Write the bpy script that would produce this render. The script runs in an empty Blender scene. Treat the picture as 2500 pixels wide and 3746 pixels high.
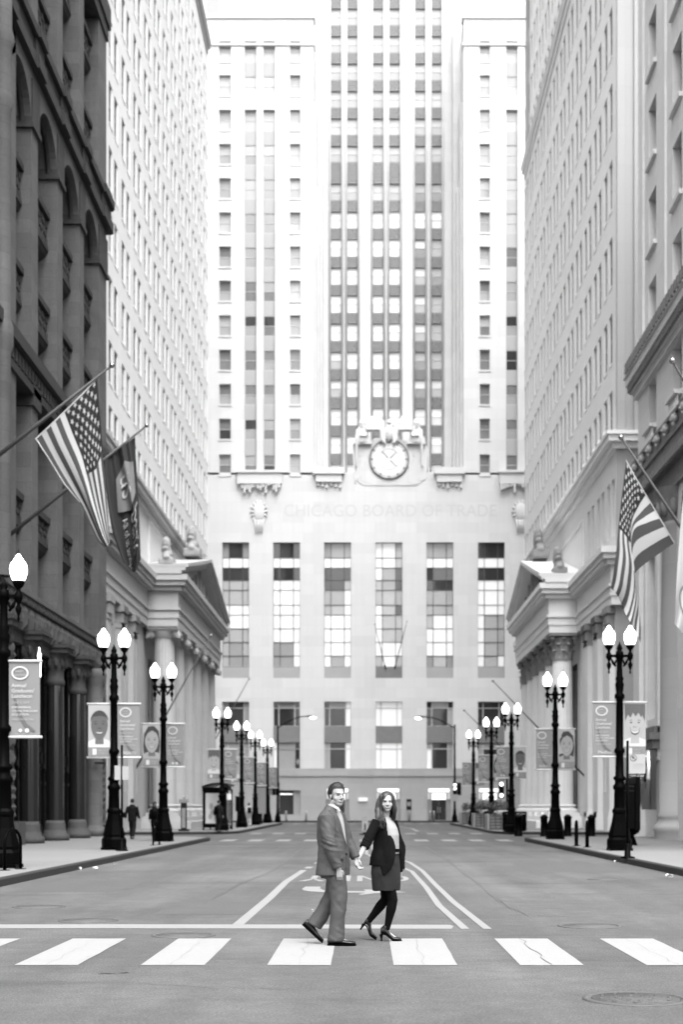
import bpy, bmesh, math, random
from mathutils import Vector, Matrix, noise
from mathutils.geometry import tessellate_polygon
from mathutils.bvhtree import BVHTree

# ------------------------------------------------------------------ camera, sky, sun, exposure
sc = bpy.context.scene
FPX, VPX, VPY, CAMH = 5208.0, 1340.0, 2950.0, 1.53      # focal length, vanishing point (px of a 2500 px wide frame), camera height
cam_d = bpy.data.cameras.new("camera")
cam = bpy.data.objects.new("camera", cam_d)
sc.collection.objects.link(cam)
sc.camera = cam
cam.location = (0, 0, CAMH)
cam.rotation_euler = (math.radians(90), 0, 0)
cam_d.sensor_fit = 'HORIZONTAL'
cam_d.sensor_width = 24.0
cam_d.lens = FPX / 2500 * 24.0
cam_d.shift_x = (1250 - VPX) / 2500
cam_d.shift_y = (VPY - 1873) / 2500
cam_d.clip_start = 0.5
cam_d.clip_end = 3000
cam_d.dof.use_dof = True
cam_d.dof.focus_distance = 15.95
cam_d.dof.aperture_fstop = 1.7
SUN_EL, SUN_AZ = math.radians(62), math.radians(166)     # azimuth clockwise from +Y
wd = bpy.data.worlds.new("World")
sc.world = wd
wd.use_nodes = True
_n = wd.node_tree.nodes
_sky = _n.new('ShaderNodeTexSky')
_sky.sky_type = 'NISHITA'
_sky.sun_disc = False
_sky.sun_elevation = SUN_EL
_sky.sun_rotation = SUN_AZ
_sky.dust_density = 5.0
_sky.air_density = 1.2
_bw = _n.new('ShaderNodeRGBToBW')
wd.node_tree.links.new(_sky.outputs[0], _bw.inputs[0])
wd.node_tree.links.new(_bw.outputs[0], _n['Background'].inputs[0])
_n['Background'].inputs[1].default_value = 0.145
sun_d = bpy.data.lights.new("sun", 'SUN')
sun_d.energy = 1.3
sun_d.angle = math.radians(48)
sun_o = bpy.data.objects.new("sun", sun_d)
sc.collection.objects.link(sun_o)
sun_o.location = (20, -30, 60)
_sd = Vector((math.sin(SUN_AZ) * math.cos(SUN_EL), math.cos(SUN_AZ) * math.cos(SUN_EL), math.sin(SUN_EL)))
sun_o.rotation_euler = (-_sd).to_track_quat('-Z', 'Y').to_euler()
sc.view_settings.view_transform = 'Standard'
sc.view_settings.look = 'None'
sc.view_settings.gamma = 1.0
sc.view_settings.use_curve_mapping = False
sc.view_settings.exposure = 1.85
sc.render.engine = 'CYCLES'
sc.cycles.use_denoising = True
sc.cycles.max_bounces = 7
sc.cycles.diffuse_bounces = 4
sc.cycles.glossy_bounces = 3
sc.cycles.caustics_reflective = False
sc.cycles.caustics_refractive = False
sc.cycles.sample_clamp_indirect = 6.0

# ------------------------------------------------------------------ helpers
RND = random.Random(11)
COL = sc.collection
pi = math.pi
def GX(px, Y): return (px - VPX) / FPX * Y
def GH(py, Y): return CAMH + (VPY - py) / FPX * Y
def W(px, py, Y): return Vector((GX(px, Y), Y, GH(py, Y)))
def GR(px, py, h=0.0):
    Y = FPX * (CAMH - h) / (py - VPY)
    return Vector((GX(px, Y), Y, h))

WL = {}
def link(o, parent=None):
    COL.objects.link(o)
    return o
def setparent(o, parent, world=True):
    o.parent = parent
    if world and parent.name in WL:
        o.matrix_parent_inverse = Matrix.Translation(-WL[parent.name])
def thing(name, label, cat, loc=(0, 0, 0), group=None):
    o = bpy.data.objects.new(name, None)
    COL.objects.link(o)
    o.location = loc
    o.empty_display_size = 0.2
    WL[o.name] = Vector(loc)
    o['label'] = label
    o['category'] = cat
    if group: o['group'] = group
    return o
def tag(o, label, cat, group=None):
    o['label'] = label
    o['category'] = cat
    if group: o['group'] = group
    return o
def place(name, me, parent=None, loc=None, rotz=0.0, sub=False):
    """one mesh object; loc is in world space unless sub (then it shares its parent's space)"""
    o = bpy.data.objects.new(name, me)
    COL.objects.link(o)
    if loc is not None: o.location = loc
    if rotz: o.rotation_euler = (0, 0, rotz)
    WL[o.name] = Vector(loc) if loc is not None else Vector((0, 0, 0))
    if parent is not None: setparent(o, parent, world=not sub)
    return o

class MB:
    """collects faces; f maps (u, v, w) to a point"""
    def __init__(s, f=None):
        s.v, s.f, s.m, s.fn, s.sm = [], [], [], f, []
    def add(s, pts, faces, mi=0, smooth=False, raw=False):
        b = len(s.v)
        if s.fn and not raw: pts = [s.fn(*p) for p in pts]
        s.v += [tuple(p) for p in pts]
        for f in faces:
            s.f.append(tuple(i + b for i in f)); s.m.append(mi); s.sm.append(smooth)
    def box(s, a0, a1, b0, b1, c0, c1, mi=0):
        P = [(a, b, c) for c in (c0, c1) for b in (b0, b1) for a in (a0, a1)]
        s.add(P, [(0, 2, 3, 1), (4, 5, 7, 6), (0, 1, 5, 4), (2, 6, 7, 3), (0, 4, 6, 2), (1, 3, 7, 5)], mi)
    def quad(s, a, b, c, d, mi=0): s.add([a, b, c, d], [(0, 1, 2, 3)], mi)
    def prism(s, poly, c0, c1, mi=0):
        """polygon in the first two coordinates, extruded along the third"""
        n = len(poly)
        P = [(x, y, c0) for x, y in poly] + [(x, y, c1) for x, y in poly]
        F = [tuple(range(n - 1, -1, -1)), tuple(range(n, 2 * n))]
        F += [(i, (i + 1) % n, n + (i + 1) % n, n + i) for i in range(n)]
        s.add(P, F, mi)
    def lathe(s, prof, cx=0, cy=0, seg=16, mi=0, cap=True, smooth=True, rad=None, z0=0.0):
        P, F, n = [], [], seg
        for r, z in prof:
            for k in range(n):
                a = 2 * pi * k / n
                q = r * (rad(a, z) if rad else 1.0)
                P.append((cx + q * math.cos(a), cy + q * math.sin(a), z + z0))
        for i in range(len(prof) - 1):
            for k in range(n):
                F.append((i * n + k, i * n + (k + 1) % n, (i + 1) * n + (k + 1) % n, (i + 1) * n + k))
        if cap:
            F.append(tuple(range(n - 1, -1, -1)))
            F.append(tuple(range((len(prof) - 1) * n, len(prof) * n)))
        s.add(P, F, mi, smooth)
    def rings(s, R, mi=0, cap=True, smooth=True, closed=True):
        n = len(R[0]); P = [p for r in R for p in r]; F = []
        for i in range(len(R) - 1):
            for k in range(n if closed else n - 1):
                F.append((i * n + k, i * n + (k + 1) % n, (i + 1) * n + (k + 1) % n, (i + 1) * n + k))
        if cap and closed:
            F.append(tuple(range(n - 1, -1, -1))); F.append(tuple(range((len(R) - 1) * n, len(R) * n)))
        s.add(P, F, mi, smooth)
    def tube(s, pts, rad, seg=8, mi=0, ref=None, cap=True, smooth=True):
        """rad: number, list of numbers, or list of (ra, rb); ra lies along ref made square to the path"""
        pts = [Vector(p) for p in pts]; n = len(pts); R = []
        a = Vector(ref) if ref else None
        for i, p in enumerate(pts):
            t = (pts[min(i + 1, n - 1)] - pts[max(i - 1, 0)]).normalized()
            if a is None: a = t.orthogonal()
            q = Vector(ref) if ref else a
            a = q - t * q.dot(t)
            if a.length < 1e-5: a = t.orthogonal()
            a.normalize(); b = t.cross(a)
            r = rad[i] if isinstance(rad, (list, tuple)) else rad
            ra, rb = r if isinstance(r, (list, tuple)) else (r, r)
            R.append([p + a * ra * math.cos(2 * pi * k / seg) + b * rb * math.sin(2 * pi * k / seg) for k in range(seg)])
        s.rings(R, mi, cap, smooth)
    def ell(s, c, ax, seg=16, rings=10, mi=0):
        """ellipsoid: centre and three axis vectors"""
        c = Vector(c); A, B, C = [Vector(v) for v in ax]; R = []
        for i in range(rings + 1):
            t = pi * (i + 0.02 * (i == 0) - 0.02 * (i == rings)) / rings
            R.append([c - C * math.cos(t) + (A * math.cos(2 * pi * k / seg) + B * math.sin(2 * pi * k / seg)) * math.sin(t) for k in range(seg)])
        s.rings(R, mi)
    def mesh(s, name, mats):
        me = bpy.data.meshes.new(name)
        me.from_pydata(s.v, [], s.f)
        for m in (mats if isinstance(mats, (list, tuple)) else [mats]): me.materials.append(m)
        me.polygons.foreach_set('material_index', s.m)
        me.polygons.foreach_set('use_smooth', s.sm)
        me.update()
        return me
    def build(s, name, mats, parent=None, loc=None, sub=False):
        return place(name, s.mesh(name, mats), parent, loc, sub=sub)

TMP = bpy.data.scenes.new("tmp")
def evaluated(o):
    """evaluate one object in a scene of its own (fast however many objects there are)"""
    vl = TMP.view_layers[0]; vl.update()
    return o.evaluated_get(vl.depsgraph)
def struct(o):
    o['kind'] = 'structure'
    return o
def fuse(mb, voxel, smooth=2, disp=None, mats=None, name="mesh"):
    """one continuous surface grown from overlapping closed shapes"""
    me = mb.mesh(name, [])
    o = bpy.data.objects.new("tmp", me); TMP.collection.objects.link(o)
    md = o.modifiers.new("r", 'REMESH'); md.mode = 'VOXEL'; md.voxel_size = voxel
    out = bpy.data.meshes.new_from_object(evaluated(o))
    bpy.data.objects.remove(o); bpy.data.meshes.remove(me)
    out.name = name
    bm = bmesh.new(); bm.from_mesh(out)
    for _ in range(smooth): bmesh.ops.smooth_vert(bm, verts=bm.verts, factor=0.5, use_axis_x=True, use_axis_y=True, use_axis_z=True)
    if disp:
        bm.normal_update()
        d = [v.normal * disp(v.co, v.normal) for v in bm.verts]
        for v, q in zip(bm.verts, d): v.co += q
    for f in bm.faces: f.smooth = True
    bm.to_mesh(out); bm.free()
    out.materials.clear()
    for m in (mats if isinstance(mats, (list, tuple)) else [mats]): out.materials.append(m)
    return out
_txt = {}
def text2d(body, bold=False, align='LEFT'):
    """flat text as (verts, faces) with cap height 1"""
    k = (body, align)
    if k in _txt: return _txt[k]
    cu = bpy.data.curves.new("t", 'FONT'); cu.body = body; cu.align_x = align; cu.size = 1.4
    cu.resolution_u = 3
    o = bpy.data.objects.new("t", cu); TMP.collection.objects.link(o)
    ev = evaluated(o); me = ev.to_mesh()
    r = ([(v.co.x, v.co.y) for v in me.vertices], [tuple(p.vertices) for p in me.polygons])
    ev.to_mesh_clear()
    bpy.data.objects.remove(o); bpy.data.curves.remove(cu)
    _txt[k] = r
    return r

# ------------------------------------------------------------------ materials (all neutral greys)
MATS = {}
def mat(name, base, rough=0.6, var=0.12, scale=3.0, bump=0.0, bscale=40.0, metal=0.0, spec=0.4, block=None, streak=0.0, coat=0.0, emit=None, fine=0.0):
    """grey surface: base albedo, blotches (var), fine grain, block=(w, h, amount) for tonal masonry courses, streak for run-off stains"""
    m = bpy.data.materials.new(name); m.use_nodes = True
    nt = m.node_tree; N = nt.nodes; L = nt.links
    b = N['Principled BSDF']
    b.inputs['Roughness'].default_value = rough
    b.inputs['Metallic'].default_value = metal
    b.inputs['Specular IOR Level'].default_value = spec
    if coat: b.inputs['Coat Weight'].default_value = coat; b.inputs['Coat Roughness'].default_value = 0.04
    if emit is not None:
        b.inputs['Emission Color'].default_value = (1, 1, 1, 1); b.inputs['Emission Strength'].default_value = emit
    MATS[name] = m
    if var <= 0 and not block:
        b.inputs['Base Color'].default_value = (base, base, base, 1)
        return m
    geo = N.new('ShaderNodeNewGeometry')
    n1 = N.new('ShaderNodeTexNoise'); n1.inputs['Scale'].default_value = 1.0 / scale; n1.inputs['Detail'].default_value = 6; n1.inputs['Roughness'].default_value = 0.65
    L.new(geo.outputs['Position'], n1.inputs['Vector'])
    def math_(op, a, c):
        x = N.new('ShaderNodeMath'); x.operation = op
        for i, q in ((0, a), (1, c)):
            if isinstance(q, (int, float)): x.inputs[i].default_value = q
            else: L.new(q, x.inputs[i])
        return x.outputs[0]
    val = math_('MULTIPLY_ADD', n1.outputs['Fac'], 2 * var); val.node.inputs[2].default_value = 1 - var
    if fine:
        n3 = N.new('ShaderNodeTexNoise'); n3.inputs['Scale'].default_value = bscale; n3.inputs['Detail'].default_value = 3
        L.new(geo.outputs['Position'], n3.inputs['Vector'])
        v3 = math_('MULTIPLY_ADD', n3.outputs['Fac'], 2 * fine); v3.node.inputs[2].default_value = 1 - fine
        val = math_('MULTIPLY', val, v3)
    if block or streak:
        sep = N.new('ShaderNodeSeparateXYZ'); L.new(geo.outputs['Position'], sep.inputs[0])
        hx = math_('ADD', sep.outputs[0], sep.outputs[1])
        cmb = N.new('ShaderNodeCombineXYZ'); L.new(hx, cmb.inputs[0]); L.new(sep.outputs[2], cmb.inputs[1])
    if block:
        bw, bh, am = block
        br = N.new('ShaderNodeTexBrick'); br.inputs['Scale'].default_value = 1.0
        br.inputs['Brick Width'].default_value = bw; br.inputs['Row Height'].default_value = bh
        br.inputs['Mortar Size'].default_value = 0.008; br.inputs['Mortar Smooth'].default_value = 0.3
        br.inputs['Color1'].default_value = (1 - am,) * 3 + (1,); br.inputs['Color2'].default_value = (1 + am,) * 3 + (1,)
        br.inputs['Mortar'].default_value = (1 - 2.0 * am - 0.05,) * 3 + (1,)
        L.new(cmb.outputs[0], br.inputs['Vector'])
        val = math_('MULTIPLY', val, br.outputs['Color'])
    if streak:
        mp = N.new('ShaderNodeMapping'); mp.inputs['Scale'].default_value = (2.2, 0.09, 1); L.new(cmb.outputs[0], mp.inputs[0])
        n2 = N.new('ShaderNodeTexNoise'); n2.inputs['Scale'].default_value = 1.0; n2.inputs['Detail'].default_value = 4; L.new(mp.outputs[0], n2.inputs['Vector'])
        v2 = math_('MULTIPLY_ADD', n2.outputs['Fac'], 2 * streak); v2.node.inputs[2].default_value = 1 - streak
        val = math_('MULTIPLY', val, v2)
    val = math_('MULTIPLY', val, base)
    L.new(val, b.inputs['Base Color'])
    if bump:
        nb = N.new('ShaderNodeTexNoise'); nb.inputs['Scale'].default_value = bscale; nb.inputs['Detail'].default_value = 4
        L.new(geo.outputs['Position'], nb.inputs['Vector'])
        bp = N.new('ShaderNodeBump'); bp.inputs['Strength'].default_value = bump; bp.inputs['Distance'].default_value = 0.02
        L.new(nb.outputs['Fac'], bp.inputs['Height']); L.new(bp.outputs[0], b.inputs['Normal'])
    return m

def asphalt_mat():
    """worn asphalt: aggregate speckle, blotches, wheel tracks stretched along the street, darker old patches"""
    m = bpy.data.materials.new("asphalt"); m.use_nodes = True; N = m.node_tree.nodes; L = m.node_tree.links; b = N['Principled BSDF']
    b.inputs['Roughness'].default_value = 0.85; b.inputs['Specular IOR Level'].default_value = 0.25
    geo = N.new('ShaderNodeNewGeometry')
    def nz(scale, det, stretch=None, rough=.6):
        src = geo.outputs['Position']
        if stretch:
            mp = N.new('ShaderNodeMapping'); mp.inputs['Scale'].default_value = stretch; L.new(src, mp.inputs[0]); src = mp.outputs[0]
        n = N.new('ShaderNodeTexNoise'); n.inputs['Scale'].default_value = scale; n.inputs['Detail'].default_value = det; n.inputs['Roughness'].default_value = rough; L.new(src, n.inputs['Vector']); return n.outputs['Fac']
    def remap(src, a, c, lo, hi):
        r = N.new('ShaderNodeMapRange'); L.new(src, r.inputs[0])
        for i, q in zip((1, 2, 3, 4), (a, c, lo, hi)): r.inputs[i].default_value = q
        return r.outputs[0]
    def mul(a, c):
        x = N.new('ShaderNodeMath'); x.operation = 'MULTIPLY'; L.new(a, x.inputs[0]); L.new(c, x.inputs[1]); return x.outputs[0]
    v = remap(nz(.22, 5), .3, .7, .74, 1.18)
    v = mul(v, remap(nz(1.0, 4, (.9, .05, 1)), .32, .68, .80, 1.13))
    v = mul(v, remap(nz(1.0, 5, (.12, .55, 1), .7), .56, .70, 1.0, .74))
    v = mul(v, remap(nz(3.2, 6, None, .75), .3, .7, .82, 1.16))
    v = mul(v, remap(nz(48, 3, None, .8), .38, .62, .66, 1.36))
    vo = N.new('ShaderNodeTexVoronoi'); vo.inputs['Scale'].default_value = 42; L.new(geo.outputs['Position'], vo.inputs['Vector'])
    v = mul(v, remap(vo.outputs['Distance'], 0.0, .5, 1.22, .88))
    x = N.new('ShaderNodeMath'); x.operation = 'MULTIPLY'; L.new(v, x.inputs[0]); x.inputs[1].default_value = 0.088; L.new(x.outputs[0], b.inputs['Base Color'])
    bp = N.new('ShaderNodeBump'); bp.inputs['Strength'].default_value = .5; bp.inputs['Distance'].default_value = .01; L.new(vo.outputs['Distance'], bp.inputs['Height']); L.new(bp.outputs[0], b.inputs['Normal'])
    MATS["asphalt"] = m
    return m
asphalt = asphalt_mat()
def paint_mat(name, base, wear):
    """road paint worn through to grey in scuffs and pinholes"""
    m = mat(name, base, 0.7, 0.07, 0.5, 0.2, 60, fine=0.10); N = m.node_tree.nodes; L = m.node_tree.links; b = N['Principled BSDF']
    src = b.inputs['Base Color'].links[0].from_socket; geo = [n for n in N if n.type == 'NEW_GEOMETRY'][0]
    n1 = N.new('ShaderNodeTexNoise'); n1.inputs['Scale'].default_value = 14; n1.inputs['Detail'].default_value = 8; n1.inputs['Roughness'].default_value = .8; L.new(geo.outputs['Position'], n1.inputs['Vector'])
    r = N.new('ShaderNodeMapRange'); L.new(n1.outputs['Fac'], r.inputs[0])
    for i, q in zip((1, 2, 3, 4), (.53, .64, 0, wear)): r.inputs[i].default_value = q
    mx = N.new('ShaderNodeMix'); mx.data_type = 'RGBA'; L.new(r.outputs[0], mx.inputs[0]); L.new(src, mx.inputs[6]); mx.inputs[7].default_value = (.1, .1, .1, 1); L.new(mx.outputs[2], b.inputs['Base Color'])
    return m
paint = paint_mat("road_paint", 0.19, 0.55)
paint_bar = paint_mat("crossing_paint", 0.225, 0.28)
crackm = mat("paint_crack", 0.11, 0.7, 0.2, 0.3)
patchm = mat("asphalt_patch", 0.062, 0.85, 0.2, 0.8, 0.5, 60, fine=0.25)
seam = mat("tar_seam", 0.045, 0.6, 0.3, 0.3)
concrete = mat("sidewalk_concrete", 0.145, 0.85, 0.14, 2.5, 0.25, 30, fine=0.08)
kerbstone = mat("kerb_stone", 0.016, 0.8, 0.25, 0.7, 0.3, 30)
lime = mat("pale_limestone", 0.52, 0.75, 0.05, 9.0, 0.1, 8, block=(2.1, 1.05, 0.04), streak=0.06)
lime_orn = mat("carved_limestone", 0.55, 0.8, 0.08, 0.7, 0.25, 5)
granite_lt = mat("grey_granite", 0.32, 0.25, 0.12, 2.0, 0.05, 60, block=(2.6, 1.3, 0.05), fine=0.1)
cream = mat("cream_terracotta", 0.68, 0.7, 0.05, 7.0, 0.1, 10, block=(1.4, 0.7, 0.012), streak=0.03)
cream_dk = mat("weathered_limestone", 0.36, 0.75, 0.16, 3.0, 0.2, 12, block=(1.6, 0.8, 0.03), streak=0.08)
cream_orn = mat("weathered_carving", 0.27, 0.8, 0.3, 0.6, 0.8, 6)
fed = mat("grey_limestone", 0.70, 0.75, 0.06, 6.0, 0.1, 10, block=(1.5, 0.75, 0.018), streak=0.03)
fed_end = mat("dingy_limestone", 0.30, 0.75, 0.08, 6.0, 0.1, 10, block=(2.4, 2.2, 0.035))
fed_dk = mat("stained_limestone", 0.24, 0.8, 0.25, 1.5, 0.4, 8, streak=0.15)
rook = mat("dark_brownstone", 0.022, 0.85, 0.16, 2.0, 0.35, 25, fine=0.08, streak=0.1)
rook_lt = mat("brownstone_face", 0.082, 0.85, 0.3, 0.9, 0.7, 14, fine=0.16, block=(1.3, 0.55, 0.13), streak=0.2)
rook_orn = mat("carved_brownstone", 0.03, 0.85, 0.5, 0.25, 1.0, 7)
rough_stone = mat("rough_granite", 0.05, 0.85, 0.35, 0.8, 1.0, 4, fine=0.1)
red_granite = mat("polished_granite", 0.010, 0.12, 0.2, 0.3, 0.0, fine=0.3, bscale=60, spec=0.6)
wall_rt = mat("buff_limestone", 0.60, 0.75, 0.10, 3.0, 0.2, 14, block=(1.7, 0.62, 0.03), streak=0.06)
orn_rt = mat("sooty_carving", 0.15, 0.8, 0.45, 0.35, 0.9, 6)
iron = mat("black_iron", 0.0008, 0.5, 0.3, 0.5, 0.1, 40, spec=0.03)
iron_mat = mat("dark_metal", 0.01, 0.45, 0.2, 0.5, spec=0.2)
steel = mat("grey_steel", 0.30, 0.35, 0.1, 0.5, metal=0.6)
pole_m = mat("pole_paint", 0.06, 0.5, 0.15, 0.6, spec=0.2)
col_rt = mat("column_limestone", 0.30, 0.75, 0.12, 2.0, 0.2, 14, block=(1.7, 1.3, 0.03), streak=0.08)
bright_steel = mat("polished_steel", 0.30, 0.12, 0.05, 0.5, metal=1.0)
sash_lt = mat("pale_sash", 0.42, 0.6, 0.0)
sash_dk = mat("dark_sash", 0.06, 0.5, 0.0)
spandrel_m = mat("spandrel_metal", 0.17, 0.55, 0.18, 0.5, 0.9, 5)
spandrel_s = mat("spandrel_stone", 0.33, 0.7, 0.06, 0.8, 0.1, 10)
gl_dark = mat("glass_dark", 0.03, 0.04, 0.3, 1.2, spec=0.9)
gl_mid = mat("glass_mid", 0.16, 0.05, 0.35, 1.0, spec=0.9)
gl_gray = mat("glass_half_drawn_reflection", 0.30, 0.08, 0.15, 1.5, spec=0.8)
gl_blind = mat("glass_blind", 0.56, 0.10, 0.05, 1.5, spec=0.8)
gl_pale = mat("glass_pale_blind_reflection", 0.40, 0.10, 0.10, 1.0, spec=0.6)  # blinds on the wings, painted reflection bands in the hall windows
clock_ink = mat("clock_ink", 0.05, 0.6, 0.0)
gl_lit_sky = mat("glass_lit_sky_glow", 0.6, 0.1, 0.06, 0.6, emit=0.09)  # glow for lit fittings, also for bright sky reflected in the hall windows
gl_bright = mat("glass_lit_bright", 0.7, 0.1, 0.0, emit=0.4)
gl_obl = mat("glass_oblique", 0.06, 0.45, 0.4, 2.0, spec=0.12)
doorglow = mat("door_light", 0.6, 0.3, 0.0, emit=0.45)
lampglow = mat("lamp_glow", 0.8, 0.3, 0.0, emit=1.5)
globe_m = mat("lamp_globe", 0.85, 0.35, 0.0, emit=1.3)
clock_m = mat("clock_glass", 0.66, 0.3, 0.02, 1.0)
black_paint = mat("black_paint", 0.0015, 0.5, 0.0, spec=0.05)
white_paint = mat("white_enamel", 0.27, 0.45, 0.03, 1.0)
ban_dk = mat("banner_grey", 0.155, 0.7, 0.06, 0.6)
ban_lt = mat("banner_pale", 0.27, 0.7, 0.05, 0.6)
ban_wh = mat("banner_print_white", 0.42, 0.7, 0.0)
ban_bk = mat("banner_print_dark", 0.02, 0.7, 0.0)
ban_sk = [mat("print_skin_%s" % k, a, 0.7, 0.05, 0.3) for k, a in (("deep", 0.075), ("tan", 0.22), ("fair", 0.27))]
ban_sh = mat("print_shadow", 0.09, 0.7, 0.0)
ban_hr = mat("print_hair", 0.025, 0.7, 0.2, 0.1)
ban_hl = mat("print_light_hair", 0.07, 0.7, 0.3, 0.1)
flag_w = mat("flag_white", 0.3, 0.85, 0.03, 1.0)
flag_r = mat("flag_mid", 0.034, 0.85, 0.08, 1.0)
flag_b = mat("flag_dark", 0.004, 0.85, 0.1, 1.0)
bank_m = mat("bank_flag_cloth", 0.012, 0.8, 0.1, 1.0)
bank_s = mat("bank_flag_shield", 0.12, 0.8, 0.05, 1.0)
litter_m = mat("paper", 0.65, 0.8, 0.05, 0.1)
leaf_m = mat("shrub_leaf", 0.035, 0.6, 0.5, 0.2)
leaf_l = mat("shrub_leaf_light", 0.09, 0.6, 0.4, 0.2)
petal_m = mat("pale_petal", 0.55, 0.7, 0.1, 0.2)
planter_m = mat("planter_metal", 0.22, 0.6, 0.1, 0.5)
dirt_m = mat("soil", 0.03, 0.9, 0.2, 0.2)
grille_m = mat("iron_grate", 0.07, 0.6, 0.3, 0.2, 0.5, 50)

# ------------------------------------------------------------------ ground, road, pavements
def sheet(name, poly, z, m, parent=None, mi=0):
    mb = MB(); n = len(poly)
    mb.add([(x, y, z) for x, y in poly], [tuple(range(n))])
    return mb.build(name, m, parent)
ground = struct(sheet("ground", [(-400, -250), (400, -250), (400, 700), (-400, 700)], -0.03, asphalt))
road = struct(sheet("road", [(-120, -60), (120, -60), (120, 150), (-120, 150)], 0.0, asphalt))
def arc(cx, cy, r, a0, a1, n=8):
    return [(cx + r * math.cos(math.radians(a0 + (a1 - a0) * i / n)), cy + r * math.sin(math.radians(a0 + (a1 - a0) * i / n))) for i in range(n + 1)]
def pavement(name, poly, kerb_from, kerb_to, h=0.15):
    """slab with a kerb of darker stone along part of its edge"""
    mb = MB(); mb.prism(poly, -0.2, h)
    o = struct(mb.build(name, concrete))
    edge = poly[kerb_from:kerb_to + 1]
    kb = MB(); n = len(edge); off = []
    cxm = sum(p[0] for p in poly) / len(poly); cym = sum(p[1] for p in poly) / len(poly)
    for i, p in enumerate(edge):
        a, b = Vector(edge[max(i - 1, 0)]), Vector(edge[min(i + 1, n - 1)])
        t = (b - a).normalized(); nn = Vector((t.y, -t.x))
        if nn.dot(Vector((cxm, cym)) - Vector(p)) > 0: nn = -nn
        off.append((Vector(p) + nn * 0.004, Vector(p) + nn * 0.02, Vector(p) - nn * 0.16))
    R = [[(f.x, f.y, h + 0.004), (s.x, s.y, h - 0.015), (s.x, s.y, -0.1), (t.x, t.y, -0.1), (t.x, t.y, h + 0.004)] for f, s, t in off]
    kb.rings(R, cap=True, smooth=False)
    kb.build("kerb", kerbstone, o)
    return o
NL = [(-60, 20.5)] + arc(-10.5, 24, 3.5, 270, 360) + [(-7.0, 62.5)] + arc(-10.0, 63.5, 3.0, 0, 70) + [(-16, 69.2), (-60, 69.2)]
pavement("sidewalk_left", NL, 1, len(NL) - 2)
FL = [(-60, 77.5), (-14, 77.5)] + arc(-10.2, 81, 3.0, 285, 360) + [(-7.2, 121.5)] + arc(-10.2, 122, 3.0, 0, 85) + [(-60, 125.2)]
pavement("sidewalk_left_far", FL, 1, len(FL) - 2)
mir = lambda P: [(-x, y) for x, y in P]
NRR = [(60, 20.5)] + [(-x, y) for x, y in arc(-10.5, 24, 3.5, 270, 360)] + [(7.0, 61.0)] + mir(arc(-10.0, 62.5, 3.0, 0, 75)) + [(16, 69.0), (60, 69.0)]
pavement("sidewalk_right", NRR, 1, len(NRR) - 2)
FR = mir(FL)
pavement("sidewalk_right_far", FR, 1, len(FR) - 2)
pavement("sidewalk_exchange", [(-60, 139.5), (60, 139.5), (60, 150), (-60, 150)], 0, 1)

def mark(name, poly, m=paint, z=0.004):
    return sheet(name, poly, z, m, road)
def rect(x0, x1, y0, y1): return [(x0, y0), (x1, y0), (x1, y1), (x0, y1)]
# near crossing: wide bars, each split by a hairline crack
for k in range(-1, 7):
    x0 = -3.40 + 1.222 * (k - 0) ; x1 = x0 + 0.615
    r_ = random.Random(40 + k)
    xs = [0.0, 0.22, 0.45, 0.7, 1.0]
    top = [(x0 + 0.615 * t, 16.5 + r_.uniform(-0.012, 0.012)) for t in xs]
    bot = [(x0 + 0.615 * t, 13.74 + r_.uniform(-0.012, 0.012)) for t in xs]
    side = [(x1 + r_.uniform(-0.006, 0.006), 13.74 + 2.76 * t) for t in (0.2, 0.4, 0.6, 0.8)]
    mark("crosswalk_bar", bot + side + top[::-1], paint_bar)
    pts = [(x0 + 0.3 + r_.uniform(-0.03, 0.03), 13.76 + 2.7 * t / 9) for t in range(10)]
    wd_ = 0.005 if k == 4 else 0.0015
    mark("crack", [(x - wd_ * (0.4 + r_.random()), y) for x, y in pts] + [(x + wd_ * (0.3 + r_.random()), y) for x, y in pts[::-1]], seam if k == 4 else crackm, 0.008)
mark("stop_line", [(-6.6, 17.85), (-3.4, 17.9), (1.07, 17.82), (1.12, 18.2), (1.09, 18.42), (-3.4, 18.5), (-6.6, 18.42)])
def line(name, pts, w):
    L_, R_ = [], []
    for i, p in enumerate(pts):
        a, b = Vector(pts[max(i - 1, 0)]), Vector(pts[min(i + 1, len(pts) - 1)])
        t = (b - a).normalized(); nn = Vector((-t.y, t.x)) * w / 2
        L_.append((p[0] + nn.x, p[1] + nn.y)); R_.append((p[0] - nn.x, p[1] - nn.y))
    mark(name, L_ + R_[::-1], z=0.005)
line("lane_line", [(-1.66, 18.43), (-1.62, 24), (-1.63, 29), (-1.5, 34.3)], 0.15)
for a, b in ((35.2, 36.2), (38.2, 39.6), (41.6, 43.2), (45.6, 47.2)):
    line("lane_dash", [(-1.47 + (a - 35) * 0.045, a), (-1.47 + (b - 35) * 0.045, b)], 0.17)
line("centre_line", [(1.24, 17.8), (1.13, 22), (1.14, 27), (1.08, 33.6), (0.97, 35.0), (0.35, 41.0), (0.02, 46), (0.0, 58)], 0.105)
line("centre_line", [(1.52, 17.8), (1.40, 23), (1.36, 28), (1.34, 34), (1.2, 39), (0.75, 44), (0.26, 50), (0.22, 58)], 0.105)
for dx in (-0.06, 0.12): line("centre_line", [(dx, 84), (dx, 121)], 0.12)
line("stop_line", [(-6.8, 84.2), (0.0, 84.2)], 0.5)
line("lane_line", [(1.4, 121), (2.6, 108), (3.2, 100), (3.2, 88)], 0.2)
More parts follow.
